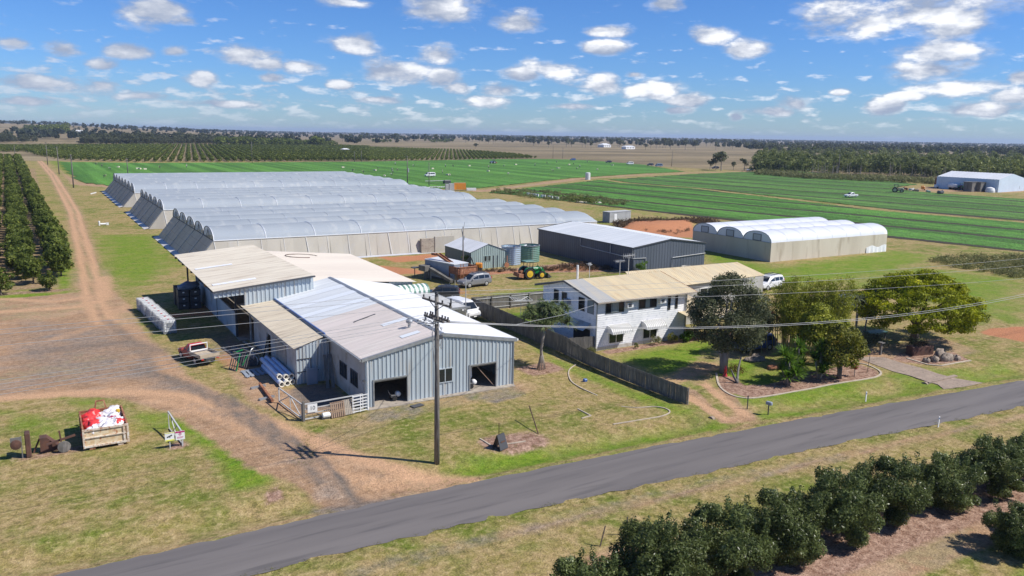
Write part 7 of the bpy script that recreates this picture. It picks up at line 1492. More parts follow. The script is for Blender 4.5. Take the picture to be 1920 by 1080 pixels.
PB = rows(px_poly([(690, 301.8), (800, 301), (880, 299.5), (960, 298), (1005, 297), (965, 290.5), (900, 285), (830, 281.5), (760, 279.5), (690, 277.5)]), 26.4, 3.75, 3.3, 2)
gq = np.random.default_rng(5)
stuff_trees('orchard_rows', 'wide far orchard of long dark rows behind the bright green field', 'orchard', V1, F1, PA, gq.uniform(.62, .82, len(PA)), 'leaf_orchard')
stuff_trees('orchard_rows', 'right-hand block of the far orchard, its rows fanning toward the dry paddock', 'orchard', V1, F1, PB, gq.uniform(.45, .62, len(PB)), 'leaf_orchard')

# far trees
def gum_tmpl(seed, n, leaf, r=4.2, h=11.0, open_=.5):
    g = np.random.default_rng(seed); B = []
    for k in range(9):
        a = g.uniform(0, 6.28); q = g.uniform(0, r * .7); B.append((q * math.cos(a), q * math.sin(a), h * g.uniform(.5, .88), r * g.uniform(.3, .5), r * g.uniform(.3, .5), h * g.uniform(.09, .17)))
    return leaves(seed, B, n, leaf, .6, .4, 1.1)
gums = []
for s in range(4):
    V, F = gum_tmpl(80 + s, 340, 1.25); mt = MB(); mt.tube([(0, 0, -.3), (.2, .1, 4), (.1, .3, 7)], [.3, .22, .1], 5); mt.tube([(.15, .1, 3.6), (1.2, .6, 6.5)], [.15, .06], 4); mt.tube([(.15, .1, 4.2), (-1.1, -.5, 7)], [.14, .06], 4)
    nv = len(V); Vt = np.array(mt.v); q4 = np.array([f for f in mt.f if len(f) == 4]) + nv
    gums.append(np_mesh('savannah_tree', np.vstack([V, Vt]), np.vstack([F, q4]), ['leaf_gum', 'bark_pale'], mi=[0] * len(F) + [1] * len(q4)))
gq = np.random.default_rng(12)
def tree_at(px, py, h, label, i=0, group='scattered gum trees on the dry paddock', wide=1.0):
    x, y = G(px, py); z = float(gz(x, y)); o = link('savannah_tree', gums[i % 4], None, (x, y, z), gq.uniform(0, 6.28)); s = h / 10.5; o.scale = (s * wide, s * wide, s); return tag(o, label, 'tree', group)
lb0 = 'scattered grey-green gum tree on the dry paddock near the horizon'
for i in range(270):
    u = gq.uniform(0, 1)
    if i < 80: px = gq.uniform(640, 1000); hy = 251.5 + .0165 * (px - 960); py = hy + gq.choice([9, 14, 18, 15]) + gq.normal(0, 1.5)
    else: px = gq.uniform(990, 1420); hy = 251.5 + .0165 * (px - 960); py = hy + gq.uniform(9, 27) * gq.uniform(.6, 1)
    tree_at(px, max(py, hy + 5.5), gq.uniform(10, 19), ('grey-green gum tree ' + ('above the far orchard' if px < 900 else ('on the paddock left of the farmhouses' if px < 1110 else ('behind the farmhouses' if px < 1230 else 'between the farmhouses and the woodland'))) + (', close to the horizon' if py - hy < 13 else ', on dry ground')), i)
for (px, py, h, w_, lb) in ((892, 279, 8.0, 1.2, 'round dark tree standing alone at the back of the dry field'), (940, 261, 19, .5, 'tall thin tree rising above the horizon near the picture centre'), (1352, 320, 13, 1.1, 'lone spreading gum tree beside the green fields'), (1342, 319, 10, .9, 'smaller gum tree directly left of the lone spreading gum'), (1331, 318, 6.5, 1.0, 'low dark bush tree left of the lone spreading gum'),
        (1375, 319, 6, 1.0, 'small bush tree between the lone spreading gum and the woodland'), (1395, 320, 8.5, 1.0, 'dark tree behind the white pickup at the woodland edge'), (1445, 289, 4.5, 1.3, 'single round bush on the dry paddock before the woodland')):
    tree_at(px, py, h, lb, int(px), None, w_)
# gum woodland right
def px_sample(n, front, back, power, seed, hlo, hhi):
    g = np.random.default_rng(seed); P_ = []; S_ = []
    fx = np.array(front); bk = np.array(back)
    for i in range(n):
        px = g.uniform(fx[0, 0], fx[-1, 0]); yf_ = np.interp(px, fx[:, 0], fx[:, 1]); yb_ = np.interp(px, bk[:, 0], bk[:, 1]); py = yb_ + (yf_ - yb_) * (1 - g.uniform() ** power)
        x, y = G(px, py); P_.append((x, y, float(gz(x, y)))); S_.append(g.uniform(hlo, hhi) / 10.5)
    return P_, S_
def wood_tmpl(seed, n, leaf):
    g = np.random.default_rng(seed); B = []
    for k in range(14): a = g.uniform(0, 6.28); q = g.uniform(0, 3.6); B.append((q * math.cos(a), q * math.sin(a), 10.5 * g.uniform(.15, .9), g.uniform(1.2, 2.2), g.uniform(1.2, 2.2), g.uniform(.9, 1.5)))
    return leaves(seed, B, n, leaf, .6, .4, 1.1)
GV, GF = wood_tmpl(90, 420, .95)
P_, S_ = px_sample(640, [(1418, 322), (1440, 325), (1500, 327), (1570, 326), (1640, 330), (1760, 335), (1850, 346), (1990, 352)], [(1418, 300), (1500, 273), (1700, 271), (1990, 276)], 1.6, 31, 8.5, 14.5)
stuff_trees('gum_woodland', 'dense olive gum woodland filling the right side behind the pale blue shed', 'woodland', GV, GF, P_, S_, 'leaf_gum_green', seed=31)
P_, S_ = px_sample(330, [(1418, 323), (1500, 329), (1640, 333), (1760, 337), (1850, 348), (1990, 354)], [(1418, 300), (1500, 300), (1700, 290), (1990, 290)], 2.2, 33, 6, 12)
tk = MB(); tk.tube([(0, 0, 0), (.2, 0, 4), (-.1, .2, 8)], [.16, .11, .05], 4, caps=False); tv = np.array(tk.v); tf = np.array([f for f in tk.f if len(f) == 4])
stuff_trees('woodland_trunks', 'pale bare trunks and limbs showing through the gum woodland', 'tree trunks', tv, tf, P_, S_, 'bark_pale', seed=33)
GV2, GF2 = gum_tmpl(95, 150, 1.9, 4.6)
P_, S_ = px_sample(430, [(1395, 285), (1480, 292), (1600, 292), (1990, 300)], [(1395, 266), (1500, 266), (1700, 268), (1990, 272)], 1.3, 35, 9, 14)
stuff_trees('gum_woodland', 'grey-green back part of the gum woodland toward the horizon', 'woodland', GV2, GF2, P_, S_, 'leaf_gum', seed=35)
# clumps behind the far orchard (left)
P_, S_, P2, S2 = [], [], [], []
for (x0, x1, yb, h, n, kind) in ((-20, 68, 269, 12, 60, 0), (72, 128, 259, 17, 46, 1), (40, 80, 258, 11, 20, 1), (155, 212, 272, 15, 55, 0), (205, 285, 273, 17, 60, 0), (280, 345, 272, 14, 44, 0), (335, 412, 272, 17, 60, 0), (405, 470, 274, 13, 44, 1), (470, 545, 275, 12, 50, 1), (545, 585, 275, 10, 24, 1), (588, 606, 275, 16, 14, 1), (600, 632, 275, 8, 14, 1), (135, 155, 256, 8, 8, 0), (-20, 60, 250, 13, 40, 0), (700, 735, 268, 8, 16, 1), (742, 780, 266, 7, 12, 0), (795, 850, 268, 9, 24, 1)):
    for i in range(n):
        px = gq.uniform(x0, x1); py = yb - abs(gq.normal(0, 1.8)); x, y = G(px, py); (P2 if kind else P_).append((x, y, float(gz(x, y)))); (S2 if kind else S_).append(h * gq.uniform(.65, 1.05) / 10.5)
stuff_trees('gum_woodland', 'grey-brown gum clumps behind the left part of the far orchard', 'woodland', GV, GF, P_, S_, 'leaf_gum', seed=36)
stuff_trees('dark_thicket', 'dark green rounded thickets behind the middle of the far orchard', 'woodland', V0, F0, P2, np.array(S2) * 2.3, 'leaf_orchard', seed=37)
# belts of trees out to the horizon
HV, HF = gum_tmpl(97, 34, 4.2, 6.5)
P_, S_ = [], []
for i in range(6500):
    az = gq.uniform(-6, 68); d = 1250 + 7600 * gq.uniform() ** 1.5
    if 20 < az < 52 and d < 1900 and gq.uniform() < .6: continue
    band = math.sin(d * .0055 + az * .10) + .5 * math.sin(d * .013 - az * .2)
    if band < -.1 and d < 4600: continue
    x, y = d * math.sin(R(az)), d * math.cos(R(az)); P_.append((x, y, float(gz(x, y)))); S_.append(gq.uniform(.75, 1.35))
stuff_trees('distant_woodland', 'belts of bluish trees stretching along the whole horizon', 'woodland', HV, HF, P_, S_, 'leaf_far', seed=38)

# scrub masses
def scrub(label, poly, n, hlo, hhi, leaf, seed, name='scrub', q=60, ls=.35):
    g = np.random.default_rng(seed); A = np.array(poly); P_ = []
    while len(P_) < n:
        x, y = g.uniform(A[:, 0].min(), A[:, 0].max()), g.uniform(A[:, 1].min(), A[:, 1].max())
        if inside(poly, np.array([x]), np.array([y]))[0]: P_.append((x, y, .0))
    V, F = leaves(seed, [(0, 0, .45, .8, .8, .5), (.5, .2, .35, .5, .5, .4)], q, ls, .3, .2, 1.2)
    return stuff_trees(name, label, 'scrub', V, F, P_, g.uniform(hlo, hhi, n), leaf, seed=seed)
scrub('long strip of rough scrub between the mown grass and the green beds', px_poly([(922, 357), (990, 357), (1080, 366), (1180, 380), (1165, 387), (1060, 380), (990, 371), (925, 363)]), 330, .7, 1.5, 'leaf_scrub', 51)
scrub('dark green bushes in the middle of the scrub strip', px_poly([(1060, 372), (1090, 375), (1120, 380), (1110, 384), (1070, 378)]), 40, 1.0, 1.9, 'leaf_orchard', 56)
scrub('rough weedy scrub beside the green beds at the right edge', px_poly([(1745, 490), (1790, 482), (1920, 480), (1960, 500), (1940, 530), (1860, 515), (1790, 503)]), 330, .5, 1.2, 'leaf_scrub', 52)
scrub('brown weeds along the top of the orange dirt mound', [(113, 143), (120, 152), (142, 148.5), (146, 144), (140, 143), (122, 146)], 260, .9, 2.0, 'leaf_brown', 53)
scrub('sparse reddish weeds on the slope of the orange dirt mound', [(114, 140), (121, 147), (138, 144), (129, 136), (120, 131)], 70, .3, .8, 'leaf_brown', 58)
scrub('low yellow-green scrub along the foot of the gum woodland', px_poly([(1420, 322), (1500, 329), (1640, 334), (1760, 341), (1760, 346), (1640, 341), (1500, 335), (1420, 328)]), 420, 1.5, 3.6, 'leaf_scrub', 54)
scrub('dry brown weeds on the bare soil in front of the charcoal shed', [(64, 105), (78.5, 106), (78.5, 99), (72, 101)], 90, .4, 1.0, 'leaf_brown', 55)
scrub('dry weeds along the front of the garden shed', [(56, 108.2), (64, 107.6), (64, 105), (57, 106)], 60, .3, .6, 'leaf_brown', 57)

leafmat('tuft', (0.11, 0.13, 0.025), (0.27, 0.26, 0.07), (0.42, 0.34, 0.16), 0.3)
TUFT = leaves(5, [(0, 0, .0, .9, .9, .75), (.6, .3, 0, .5, .5, .5)], 16, .55, .16, .15, 1.3); TUFT[0][:, 2] = np.abs(TUFT[0][:, 2])
def tufts(label, poly, n, lo, hi, seed):
    g = np.random.default_rng(seed); A = np.array(poly); x = g.uniform(A[:, 0].min(), A[:, 0].max(), n * 4); y = g.uniform(A[:, 1].min(), A[:, 1].max(), n * 4); k = inside(poly, x, y); x, y = x[k][:n], y[k][:n]
    stuff_trees('grass', label, 'grass', TUFT[0], TUFT[1], np.stack([x, y, 0 * x], 1), g.uniform(lo, hi, len(x)) * (g.uniform(size=len(x)) ** 1.5 + .4), 'tuft', seed=seed)
tufts('ragged grass tufts along the house side of the road', [(16, 40.9), (34, 40.0), (50, 38.6), (76, 35.9), (76, 36.6), (50, 39.4), (34, 40.8), (16, 41.6)], 900, .10, .22, 201)
tufts('ragged grass tufts along the near side of the road', [(-2, 37.0), (18, 36.2), (30, 35.2), (47, 33.9), (68, 31.9), (68, 31.2), (47, 33.1), (30, 34.4), (18, 35.3), (-2, 36.2)], 1000, .10, .22, 202)
tufts('low weeds scattered over the lawn between the workshop and the road', [(17, 54), (20, 43), (43, 42), (42.6, 58), (35, 61), (34.6, 54)], 1500, .07, .17, 203)
tufts('low weeds scattered over the dry grass around the skip', [(-4, 63), (5, 62), (8.5, 55), (11, 46), (12, 42.2), (-3, 42), (-7, 50)], 1300, .07, .17, 204)
tufts('low weeds on the verge below the road', [(4, 35), (30, 33.4), (68, 30.5), (68, 27.5), (30, 29), (6, 30)], 1500, .07, .18, 205)
tufts('long grass left uncut along the foot of the paling fence', [(42.6, 46), (43.1, 46), (42.9, 60), (43.3, 82), (42.8, 82), (42.3, 58)], 500, .12, .25, 206)
tufts('weeds along the foot of the workshop front wall', [(24.3, 55.9), (29.6, 55.9), (29.6, 55.5), (24.3, 55.5)], 60, .10, .2, 207)
tufts('weeds around the edge of the bare yard', [(12.6, 48), (15.5, 54.6), (20, 55.0), (20, 54.0), (16, 53.2), (13.8, 47.5)], 220, .08, .2, 208)

# ---- garden trees
def big_tree(name, label, loc, blobs, n, leaf_sz, leafm, limbs, h, r, bark='bark', shell=.5, asp=.45, seed=1, multi=()):
    t = thing(name, label, 'tree', (loc[0], loc[1], 0)); V, F = leaves(seed, blobs, n, leaf_sz, asp, shell, 1.1); link('crown', np_mesh('crown', V, F, [leafm]), t)
    mb = MB(); limb_mesh(mb, (0, 0, 0), h, r, limbs, 8, seed)
    for (dx, dy, rr) in multi: mb.tube([(dx * .4, dy * .4, -.1), (dx * .7, dy * .7, h * .6), (dx * 1.8, dy * 1.8, h * 1.5)], [rr * 1.3, rr, rr * .6], 7)
    build('trunk', mb, bark, t, smooth=True); return t
B = lumpy((0.4, .2, 5.3), (3.6, 3.3, 3.6), 38, 1.0, 5, -.85) + [(-1.0, 0, 8.2, 1.0, 1.0, .9), (.4, .3, 8.6, .9, .9, .8), (-2.2, -.6, 3.8, 1.1, 1.1, .8), (2.6, .4, 4.0, 1.2, 1.2, .9)]
big_tree('garden_tree', 'large dark grey-green garden tree with several trunks in front of the house wing', (52.6, 50.2), [(b[0] * (1 + .12 * math.sin(i * 2.1)), b[1] * (1 + .12 * math.cos(i * 1.7)), b[2], b[3] * .9, b[4] * .9, b[5] * .9) for i, b in enumerate(B)], 24000, .22, 'leaf_grey', [(1.5, .8, 5.5), (-1.6, .4, 5.8), (.3, -1.5, 5.0), (.5, .6, 7.5), (-.6, -1, 7)], 2.4, .32, 'bark_pale', .45, .45, 5, ((.5, .1, .16), (-.35, .2, .15), (.1, -.35, .15)))
B = lumpy((0, 0, 3.6), (1.9, 1.9, 1.7), 14, .6, 6) ; g = G(1407, 668)
big_tree('garden_tree', 'slim pale-trunked small tree between the large dark tree and the blue car', g, B, 3500, .28, 'leaf_grey', [(.8, .3, 3.6), (-.7, .2, 3.8), (.1, -.6, 4.2)], 2.0, .09, 'bark_pale', .4, .45, 7)
# bamboo
t = thing('bamboo_clump', 'tall light green bamboo clump with many bare culms behind the garden bed', 'bamboo', (64.2, 51.3, 0), R(-28)); g = random.Random(4); q = MB(); BB = []
for i in range(80):
    a = g.uniform(0, 6.28); rr = g.uniform(0, 1) ** .6; x, y = 3.9 * rr * math.cos(a), 1.1 * rr * math.sin(a); hh = g.uniform(5.2, 8.0); lx, ly = x * .28 + g.uniform(-.5, .5), y * .3 + g.uniform(-.4, .4)
    q.tube([(x, y, 0), (x + lx * .3, y + ly * .3, hh * .5), (x + lx, y + ly, hh * .9)], [.05, .04, .015], 5, caps=False)
    for k in range(5): z = hh * (.42 + .13 * k); f = z / hh; BB.append((x + lx * f + g.uniform(-.3, .3), y + ly * f + g.uniform(-.3, .3), z, .62, .62, .5))
build('culms', q, 'culm', t); V, F = leaves(9, BB, 36000, .26, .24, .2, 1.2, .6); link('crown', np_mesh('crown', V, F, ['leaf_bamboo']), t)
B = lumpy((0, 0, 3.2), (2.1, 1.9, 1.9), 18, .7, 8)
big_tree('garden_tree', 'rounded olive tree with yellow and orange tipped leaves in the garden bed', (60.6, 44.0), [(b[0], b[1], b[2] - .3, b[3], b[4], b[5]) for b in B], 6500, .27, 'leaf_olive', [(.9, .3, 3.4), (-.9, .4, 3.2), (.1, -.7, 3.6)], 1.0, .2, 'bark', .45, .45, 9, ((.2, .1, .1), (-.25, 0, .1)))
B = lumpy((0, 0, 3.6), (2.4, 2.0, 2.2), 18, .8, 10)
big_tree('garden_tree', 'yellow-green leafy tree between the bamboo and the olive tree', (62.4, 47.6), B, 8000, .26, 'leaf_bamboo', [(1, .3, 3.8), (-1, .4, 3.6)], 1.3, .16, 'bark', .45, .5, 11)
B = lumpy((0, 0, 3.4), (1.8, 1.8, 2.6), 12, .7, 12)
big_tree('garden_tree', 'dark green tree behind the bamboo, right of the blue car', (67.8, 51.6), B, 4500, .3, 'leaf_grey', [(.5, .3, 3.8), (-.5, .4, 3.6)], 1.6, .12, 'bark', .45, .5, 13)
# spreading yellow green tree: layered pads
gq = np.random.default_rng(21); B = []
for i in range(120):
    a = gq.uniform(0, 6.28); q_ = 6.3 * math.sqrt(gq.uniform()); top = 7.6 - 3.8 * (q_ / 6.6) ** 2; B.append((q_ * math.cos(a) * 1.06, q_ * math.sin(a) * .9, top - gq.uniform(0, 1.6), gq.uniform(.8, 1.4), gq.uniform(.8, 1.4), gq.uniform(.32, .5)))
for i in range(30):
    a = gq.uniform(0, 6.28); B.append((5.2 * math.cos(a), 4.6 * math.sin(a), 2.4 + gq.uniform(-.4, .6), 1.0, 1.0, .45))
big_tree('shade_tree', 'wide spreading yellow-green shade tree right of the garden bed', (79.7, 49.2), B, 56000, .25, 'leaf_yellow', [(3, .8, 5.0), (-3, 1.0, 5.0), (.3, -3, 4.6), (.6, 3, 5.2), (2.2, -2, 4.8), (-2.0, -2.2, 4.6)], 2.0, .38, 'bark', .35, .5, 22)

# ---- plants of long blades
def blades(mb, c, n, L, w_, seed, up=.5, droop=.5, spread=1.0):
    g = random.Random(seed)
    for i in range(n):
        a = g.uniform(0, 6.28); e = g.uniform(-.1, 1) * up + .15; l = L * g.uniform(.7, 1.1); dx, dy = math.cos(a), math.sin(a); pr = None
        for k in range(4):
            f = k / 3; rr = l * f * math.cos(e) * spread; zz = l * f * math.sin(e) - droop * l * f * f * .6; ww = w_ * (1 - f * .9) * .5 + .004
            p = (c[0] + dx * rr, c[1] + dy * rr, c[2] + zz); cur = ((p[0] - dy * ww, p[1] + dx * ww, p[2]), (p[0] + dy * ww, p[1] - dx * ww, p[2]))
            if pr: mb.add([pr[0], pr[1], cur[1], cur[0]], [(0, 1, 2, 3)])
            pr = cur
def rosette_plant(name, label, cat, loc, heads, L, w_, n, leafm, trunk='bark_pale', up=1.2, droop=.35, r=.09, seed=1, roots=0):
    t = thing(name, label, cat, (loc[0], loc[1], 0)); q = MB(); k = MB()
    for i, hd in enumerate(heads):
        blades(q, hd, n, L, w_, seed + i, up, droop); k.tube([(hd[0] * .15, hd[1] * .15, 0), (hd[0] * .5, hd[1] * .5, hd[2] * .55), hd], [r * 1.3, r, r * .75], 7)
    build('leaves', q, leafm, t)
    for i in range(roots): a = 6.28 * i / roots; k.tube([(.05 * math.cos(a), .05 * math.sin(a), 1.3), (.55 * math.cos(a), .55 * math.sin(a), 0)], .035, 5)
    build('stem', k, trunk, t, smooth=True); return t
hp = []
g = random.Random(11)
for i in range(42):
    a = g.uniform(0, 6.28); q_ = 2.2 * math.sqrt(g.uniform(0, 1)); hp.append((.3 + q_ * math.cos(a), q_ * math.sin(a), 5.2 + g.uniform(-.6, .9) - q_ * .25))
t = thing('pandanus_palm', 'pandanus palm with a round spiky crown and prop roots beside the paling fence', 'palm', (38.6, 58.9, 0)); q = MB(); k = MB()
for i, hd in enumerate(hp): blades(q, hd, 60, 1.15, .13, 70 + i, 1.3, .8); k.tube([(.15, 0, 3.6), ((hd[0] + .15) / 2, hd[1] / 2, 4.5), hd], [.1, .08, .05], 5)
build('leaves', q, 'leaf_pandanus', t); k.tube([(-.1, 0, .6), (-.15, 0, 1.8), (.0, 0, 2.8), (.25, 0, 3.8)], [.15, .13, .12, .11], 9)
for i in range(12): a = 6.28 * i / 12; k.tube([(-.1 + .08 * math.cos(a), .08 * math.sin(a), 1.5), (-.1 + .38 * math.cos(a), .38 * math.sin(a), 0)], .035, 5)
build('trunk', k, 'bark_pale', t, smooth=True)
rosette_plant('yucca', 'yucca at the left end of the garden bed with several green spiky heads', 'yucca', (54.9, 44.9), [(0, 0, 2.2), (.5, .3, 1.7), (-.6, .2, 1.4), (.3, -.5, 1.1), (-.2, .4, 2.6), (-.4, -.3, .8), (.7, -.2, .9)], 1.25, .14, 80, 'leaf_blade', seed=30)
rosette_plant('yucca', 'tall yucca in the middle of the garden bed, between two others', 'yucca', (56.9, 45.6), [(0, 0, 3.0), (.5, .1, 2.3), (-.4, .3, 2.0), (.1, -.4, 1.4), (-.2, -.2, .8)], 1.25, .14, 80, 'leaf_blade', seed=36)
rosette_plant('yucca', 'dark yucca with drooping heads at the right of the three in the garden bed', 'yucca', (58.6, 44.6), [(0, 0, 2.6), (.6, .1, 2.9), (-.5, .2, 1.9), (.3, -.5, 1.3), (.7, .4, 1.7), (-.2, -.5, .8)], 1.3, .14, 80, 'leaf_blade', seed=42)
rosette_plant('agave', 'bright green broad spiky agave beside the driveway', 'agave', (65.4, 46.9), [(0, 0, 2.3), (.4, .2, 1.8), (-.3, -.2, 1.6)], 1.5, .2, 60, 'leaf_blade', seed=50)
rosette_plant('cordyline', 'small crimson cordyline on the right of the garden bed', 'plant', (62.3, 43.7), [(0, 0, .7), (.1, .1, .9)], .5, .1, 30, 'leaf_red', seed=54, r=.03)
rosette_plant('cordyline', 'crimson leafed shrub behind the blue car', 'plant', (66.8, 57.5), [(0, 0, 2.0), (.4, .3, 2.4), (-.5, .2, 1.7), (.6, -.4, 1.9)], .7, .14, 44, 'leaf_red', seed=58, r=.04)
for (px, py, lb, sd) in ((1603, 640, 'slender palm with dark fronds behind the agave, left of two', 61), (1617, 636, 'slender palm leaning right behind the agave, right of two', 62)):
    g = G(px, py); rosette_plant('slender_palm', lb, 'palm', g, [(-.3 if sd == 61 else .9, 0, 4.6), (.5 if sd == 61 else 1.2, .3, 4.0)], 1.7, .3, 26, 'leaf_grey', seed=sd, up=1.0, droop=.9, r=.07)
def shrub(label, loc, r, h, leafm, n=500, sz=.16, seed=1, name='shrub'):
    V, F = leaves(seed, lumpy((0, 0, h * .5), (r, r, h * .5), 8, r * .4, seed), n, sz, .45, .4, 1.1); V[:, 2] = np.maximum(V[:, 2], .02)
    return tag(link(name, np_mesh(name, V, F, [leafm]), None, (loc[0], loc[1], 0)), label, 'shrub')
shrub('tiny dark ball shrub in the bark bed, leftmost along the house', (51.0, 60.6), .28, .6, 'leaf_orchard', 300, .1, 1); shrub('grey-green wispy shrub under the right window of the house', (53.6, 60.7), .6, 1.0, 'leaf_scrub', 500, .14, 2); shrub('yellowish rounded shrub right of the wispy one along the house', (55.5, 60.5), .65, 1.15, 'leaf_olive', 600, .14, 3)
shrub('bright green leafy clump at the right corner of the house', (57.5, 60.3), .8, 1.1, 'leaf_blade', 600, .26, 4); shrub('dark red shrub at the end of the house bed', (60.0, 60.4), .8, .8, 'leaf_redbrown', 700, .12, 5); shrub('round brown-red ground shrub at the foot of the large dark tree', (53.6, 49.6), .9, .7, 'leaf_redbrown', 900, .1, 6)
shrub('weedy green shrub in the corner of the short fence', (45.6, 60.8), .6, .9, 'leaf_scrub', 500, .16, 7); shrub('dark climber hanging on the left wall of the garden shed', (57.5, 110.6), .8, 2.6, 'leaf_orchard', 900, .2, 8); shrub('small bright green tree-like bush against the charcoal shed front', (80.0, 94.6), .9, 2.6, 'leaf_blade', 900, .2, 9)
shrub('low green bush on the lawn behind the paling fence', (47.5, 84.0), .7, .9, 'leaf_orchard', 300, .16, 10); shrub('dark leafy bush behind the driveway under the shade tree', (73.5, 50.0), 1.2, 1.6, 'leaf_grey', 1000, .2, 11); shrub('second dark bush beside the brick planter', (77.0, 47.2), 1.0, 1.2, 'leaf_grey', 900, .2, 12)
q = MB(); q.lathe((0, 0, 0), [(.22, 0), (.2, .1), (.12, .3), (.14, .7), (.05, .95), (.02, 1.0)], 12); tag(build('red_ornament', q, 'paint_red', loc=(51.9, 49.3, 0)), 'red folded garden umbrella standing at the foot of the large dark tree', 'ornament')
for (a, b, lb) in (((51.4, 47.4, 0), (53.0, 48.6, 1.9), 'thick dark dead branch leaning right near the large dark tree'), ((51.4, 47.3, 0), (50.9, 47.7, 1.2), 'short dark dead branch leaning left beside the thicker one')):
    q = MB(); q.tube([a, ((a[0] + b[0]) / 2, (a[1] + b[1]) / 2 + .1, (a[2] + b[2]) / 2), b], [.12, .1, .05], 7); tag(build('dead_branch', q, 'timber_grey'), lb, 'branch')
def rock(label, loc, s, seed, name='rock', mt='rock'):
    g = np.random.default_rng(seed); n, m_ = 12, 8; V = []; ph = g.uniform(0, 6, 5)
    for a in range(m_ + 1):
        th = math.pi * a / m_
        for b in range(n): p = 6.28318 * b / n; r = 1 + .16 * math.sin(2 * p + ph[0]) + .12 * math.sin(3 * p + ph[1] + 2 * th) + .13 * math.sin(5 * th + ph[2] + 3 * p) + .1 * math.sin(7 * p + ph[3]); V.append((s[0] * r * math.sin(th) * math.cos(p), s[1] * r * math.sin(th) * math.sin(p), s[2] * .85 * (r * math.cos(th) + .35)))
    F = [(a * n + b, (a + 1) * n + b, (a + 1) * n + (b + 1) % n, a * n + (b + 1) % n) for a in range(m_) for b in range(n)]
    return tag(link(name, np_mesh(name, V, F, [mt]), None, (loc[0], loc[1], 0)), label, 'rock')
for i, (x, y, s, lb) in enumerate(((76.3, 42.6, (.45, .35, .4), 'rightmost boulder behind the straight edging'), (75.1, 42.9, (.7, .5, .6), 'largest pale boulder behind the straight edging'), (73.9, 43.3, (.5, .4, .45), 'boulder left of the largest pale one'), (75.6, 43.9, (.6, .45, .7), 'dark boulder behind the largest pale one'), (72.9, 43.5, (.4, .3, .35), 'small leftmost boulder behind the straight edging'))): rock(lb, (x, y), s, 80 + i)
g = G(1416, 676); rock('low stack of flat brown rocks under the slim pale tree', g, (1.1, .7, .32), 90); rock('pale flat stone on top of the brown rock stack', (g[0] + .0, g[1]), (.5, .35, .5), 91); g = G(1452, 692); rock('low red-brown rock mound left of the yuccas', g, (.8, .5, .35), 92, mt='rust')
t = thing('brick_planter', 'low dark brick planter box under the shade tree', 'planter', (75.0, 45.6, 0)); q = MB(); q.box((0, 0, .45), (2.6, .9, .9), rz=-.25, bev=.04); build('wall', q, 'rust_dark', t); V, F = leaves(3, [(0, 0, 1.05, 1.0, .4, .3)], 300, .2, .4, .3); link('plants', np_mesh('plants', V, F, ['leaf_brown']), t)
t = thing('garden_table', 'blue green timber table in the shade behind the driveway', 'table', (76.5, 51.6, 0)); q = MB(); q.box((0, 0, .8), (2.4, 1.2, .1)); build('top', q, 'tank_green', t)
for a in (-1, 1):
    for b in (-.45, .45): q = MB(); q.box((a, b, .38), (.1, .1, .76)); build('leg', q, 'timber_grey', t)
q = MB(); q.box((0, 0, .6), (.18, .18, 1.2)); q.box((0, 0, 1.25), (.5, .5, .1)); tag(build('bird_bath', q, 'timber_grey', loc=(71.2, 47.3, 0)), 'grey post with a flat top standing in the shade by the driveway', 'post')
q = MB(); q.bar((0, 0, 0), (.2, 0, 1.9), .035); tag(build('garden_stake', q, 'bark', loc=(64.4, 43.9, 0)), 'thin leaning stake at the right end of the garden bed', 'stake')
for (px, py, lx, lb) in ((1125, 1025, .3, 'thin dark stake on the bare patch between the two leftmost orchard trees'), (1178, 1004, -.12, 'shorter brown stake beside the second orchard tree')):
    g = G(px, py); q = MB(); q.bar((0, 0, 0), (lx, 0, 1.1), .05); tag(build('garden_stake', q, 'bark', loc=(*g, 0)), lb, 'stake')
# drain mouths under the crossings
for (x, y, lb) in ((43.0, 41.9, 'dark drain mouth under the two-track driveway beside the fence end'), (66.2, 39.4, 'dark drain mouth under the paved driveway')):
    q = MB(); q.lathe((0, 0, 0), [(.28, -.12), (.36, -.12), (.36, .12), (.28, .12)], 14, axis='X'); q.lathe((.1, 0, 0), [(.29, 0), (.01, .02)], 14, axis='X', caps=False, mi=1); tag(build('drain_pipe', q, ['old_concrete', 'inside_shade'], loc=(x, y, -.22)), lb, 'drain')

# ------------------------------------------------------------------ field workers, crates and far odds and ends
mat('skin', (0.35, 0.22, 0.15), rough=0.6); mat('cloth_pale', (0.62, 0.63, 0.66), rough=0.8, rnd=.25); mat('cloth_dark', (0.05, 0.06, 0.09), rough=0.85, rnd=.3); mat('hat', (0.66, 0.60, 0.46), rough=0.8)
def skin_mesh(name, verts, edges, rad, mt, sub=1):
    me = bpy.data.meshes.new(name); me.from_pydata(verts, edges, []); o = bpy.data.objects.new(name, me); COL.objects.link(o)
    o.modifiers.new('s', 'SKIN'); o.modifiers.new('u', 'SUBSURF').levels = sub
    for i, v in enumerate(me.skin_vertices[0].data): v.radius = (rad[i], rad[i]); v.use_root = i == 0
    dg = bpy.context.evaluated_depsgraph_get(); dg.update(); r = bpy.data.meshes.new_from_object(o.evaluated_get(dg)); bpy.data.objects.remove(o); r.materials.clear(); r.materials.append(MATS[mt]); r.name = name; return r
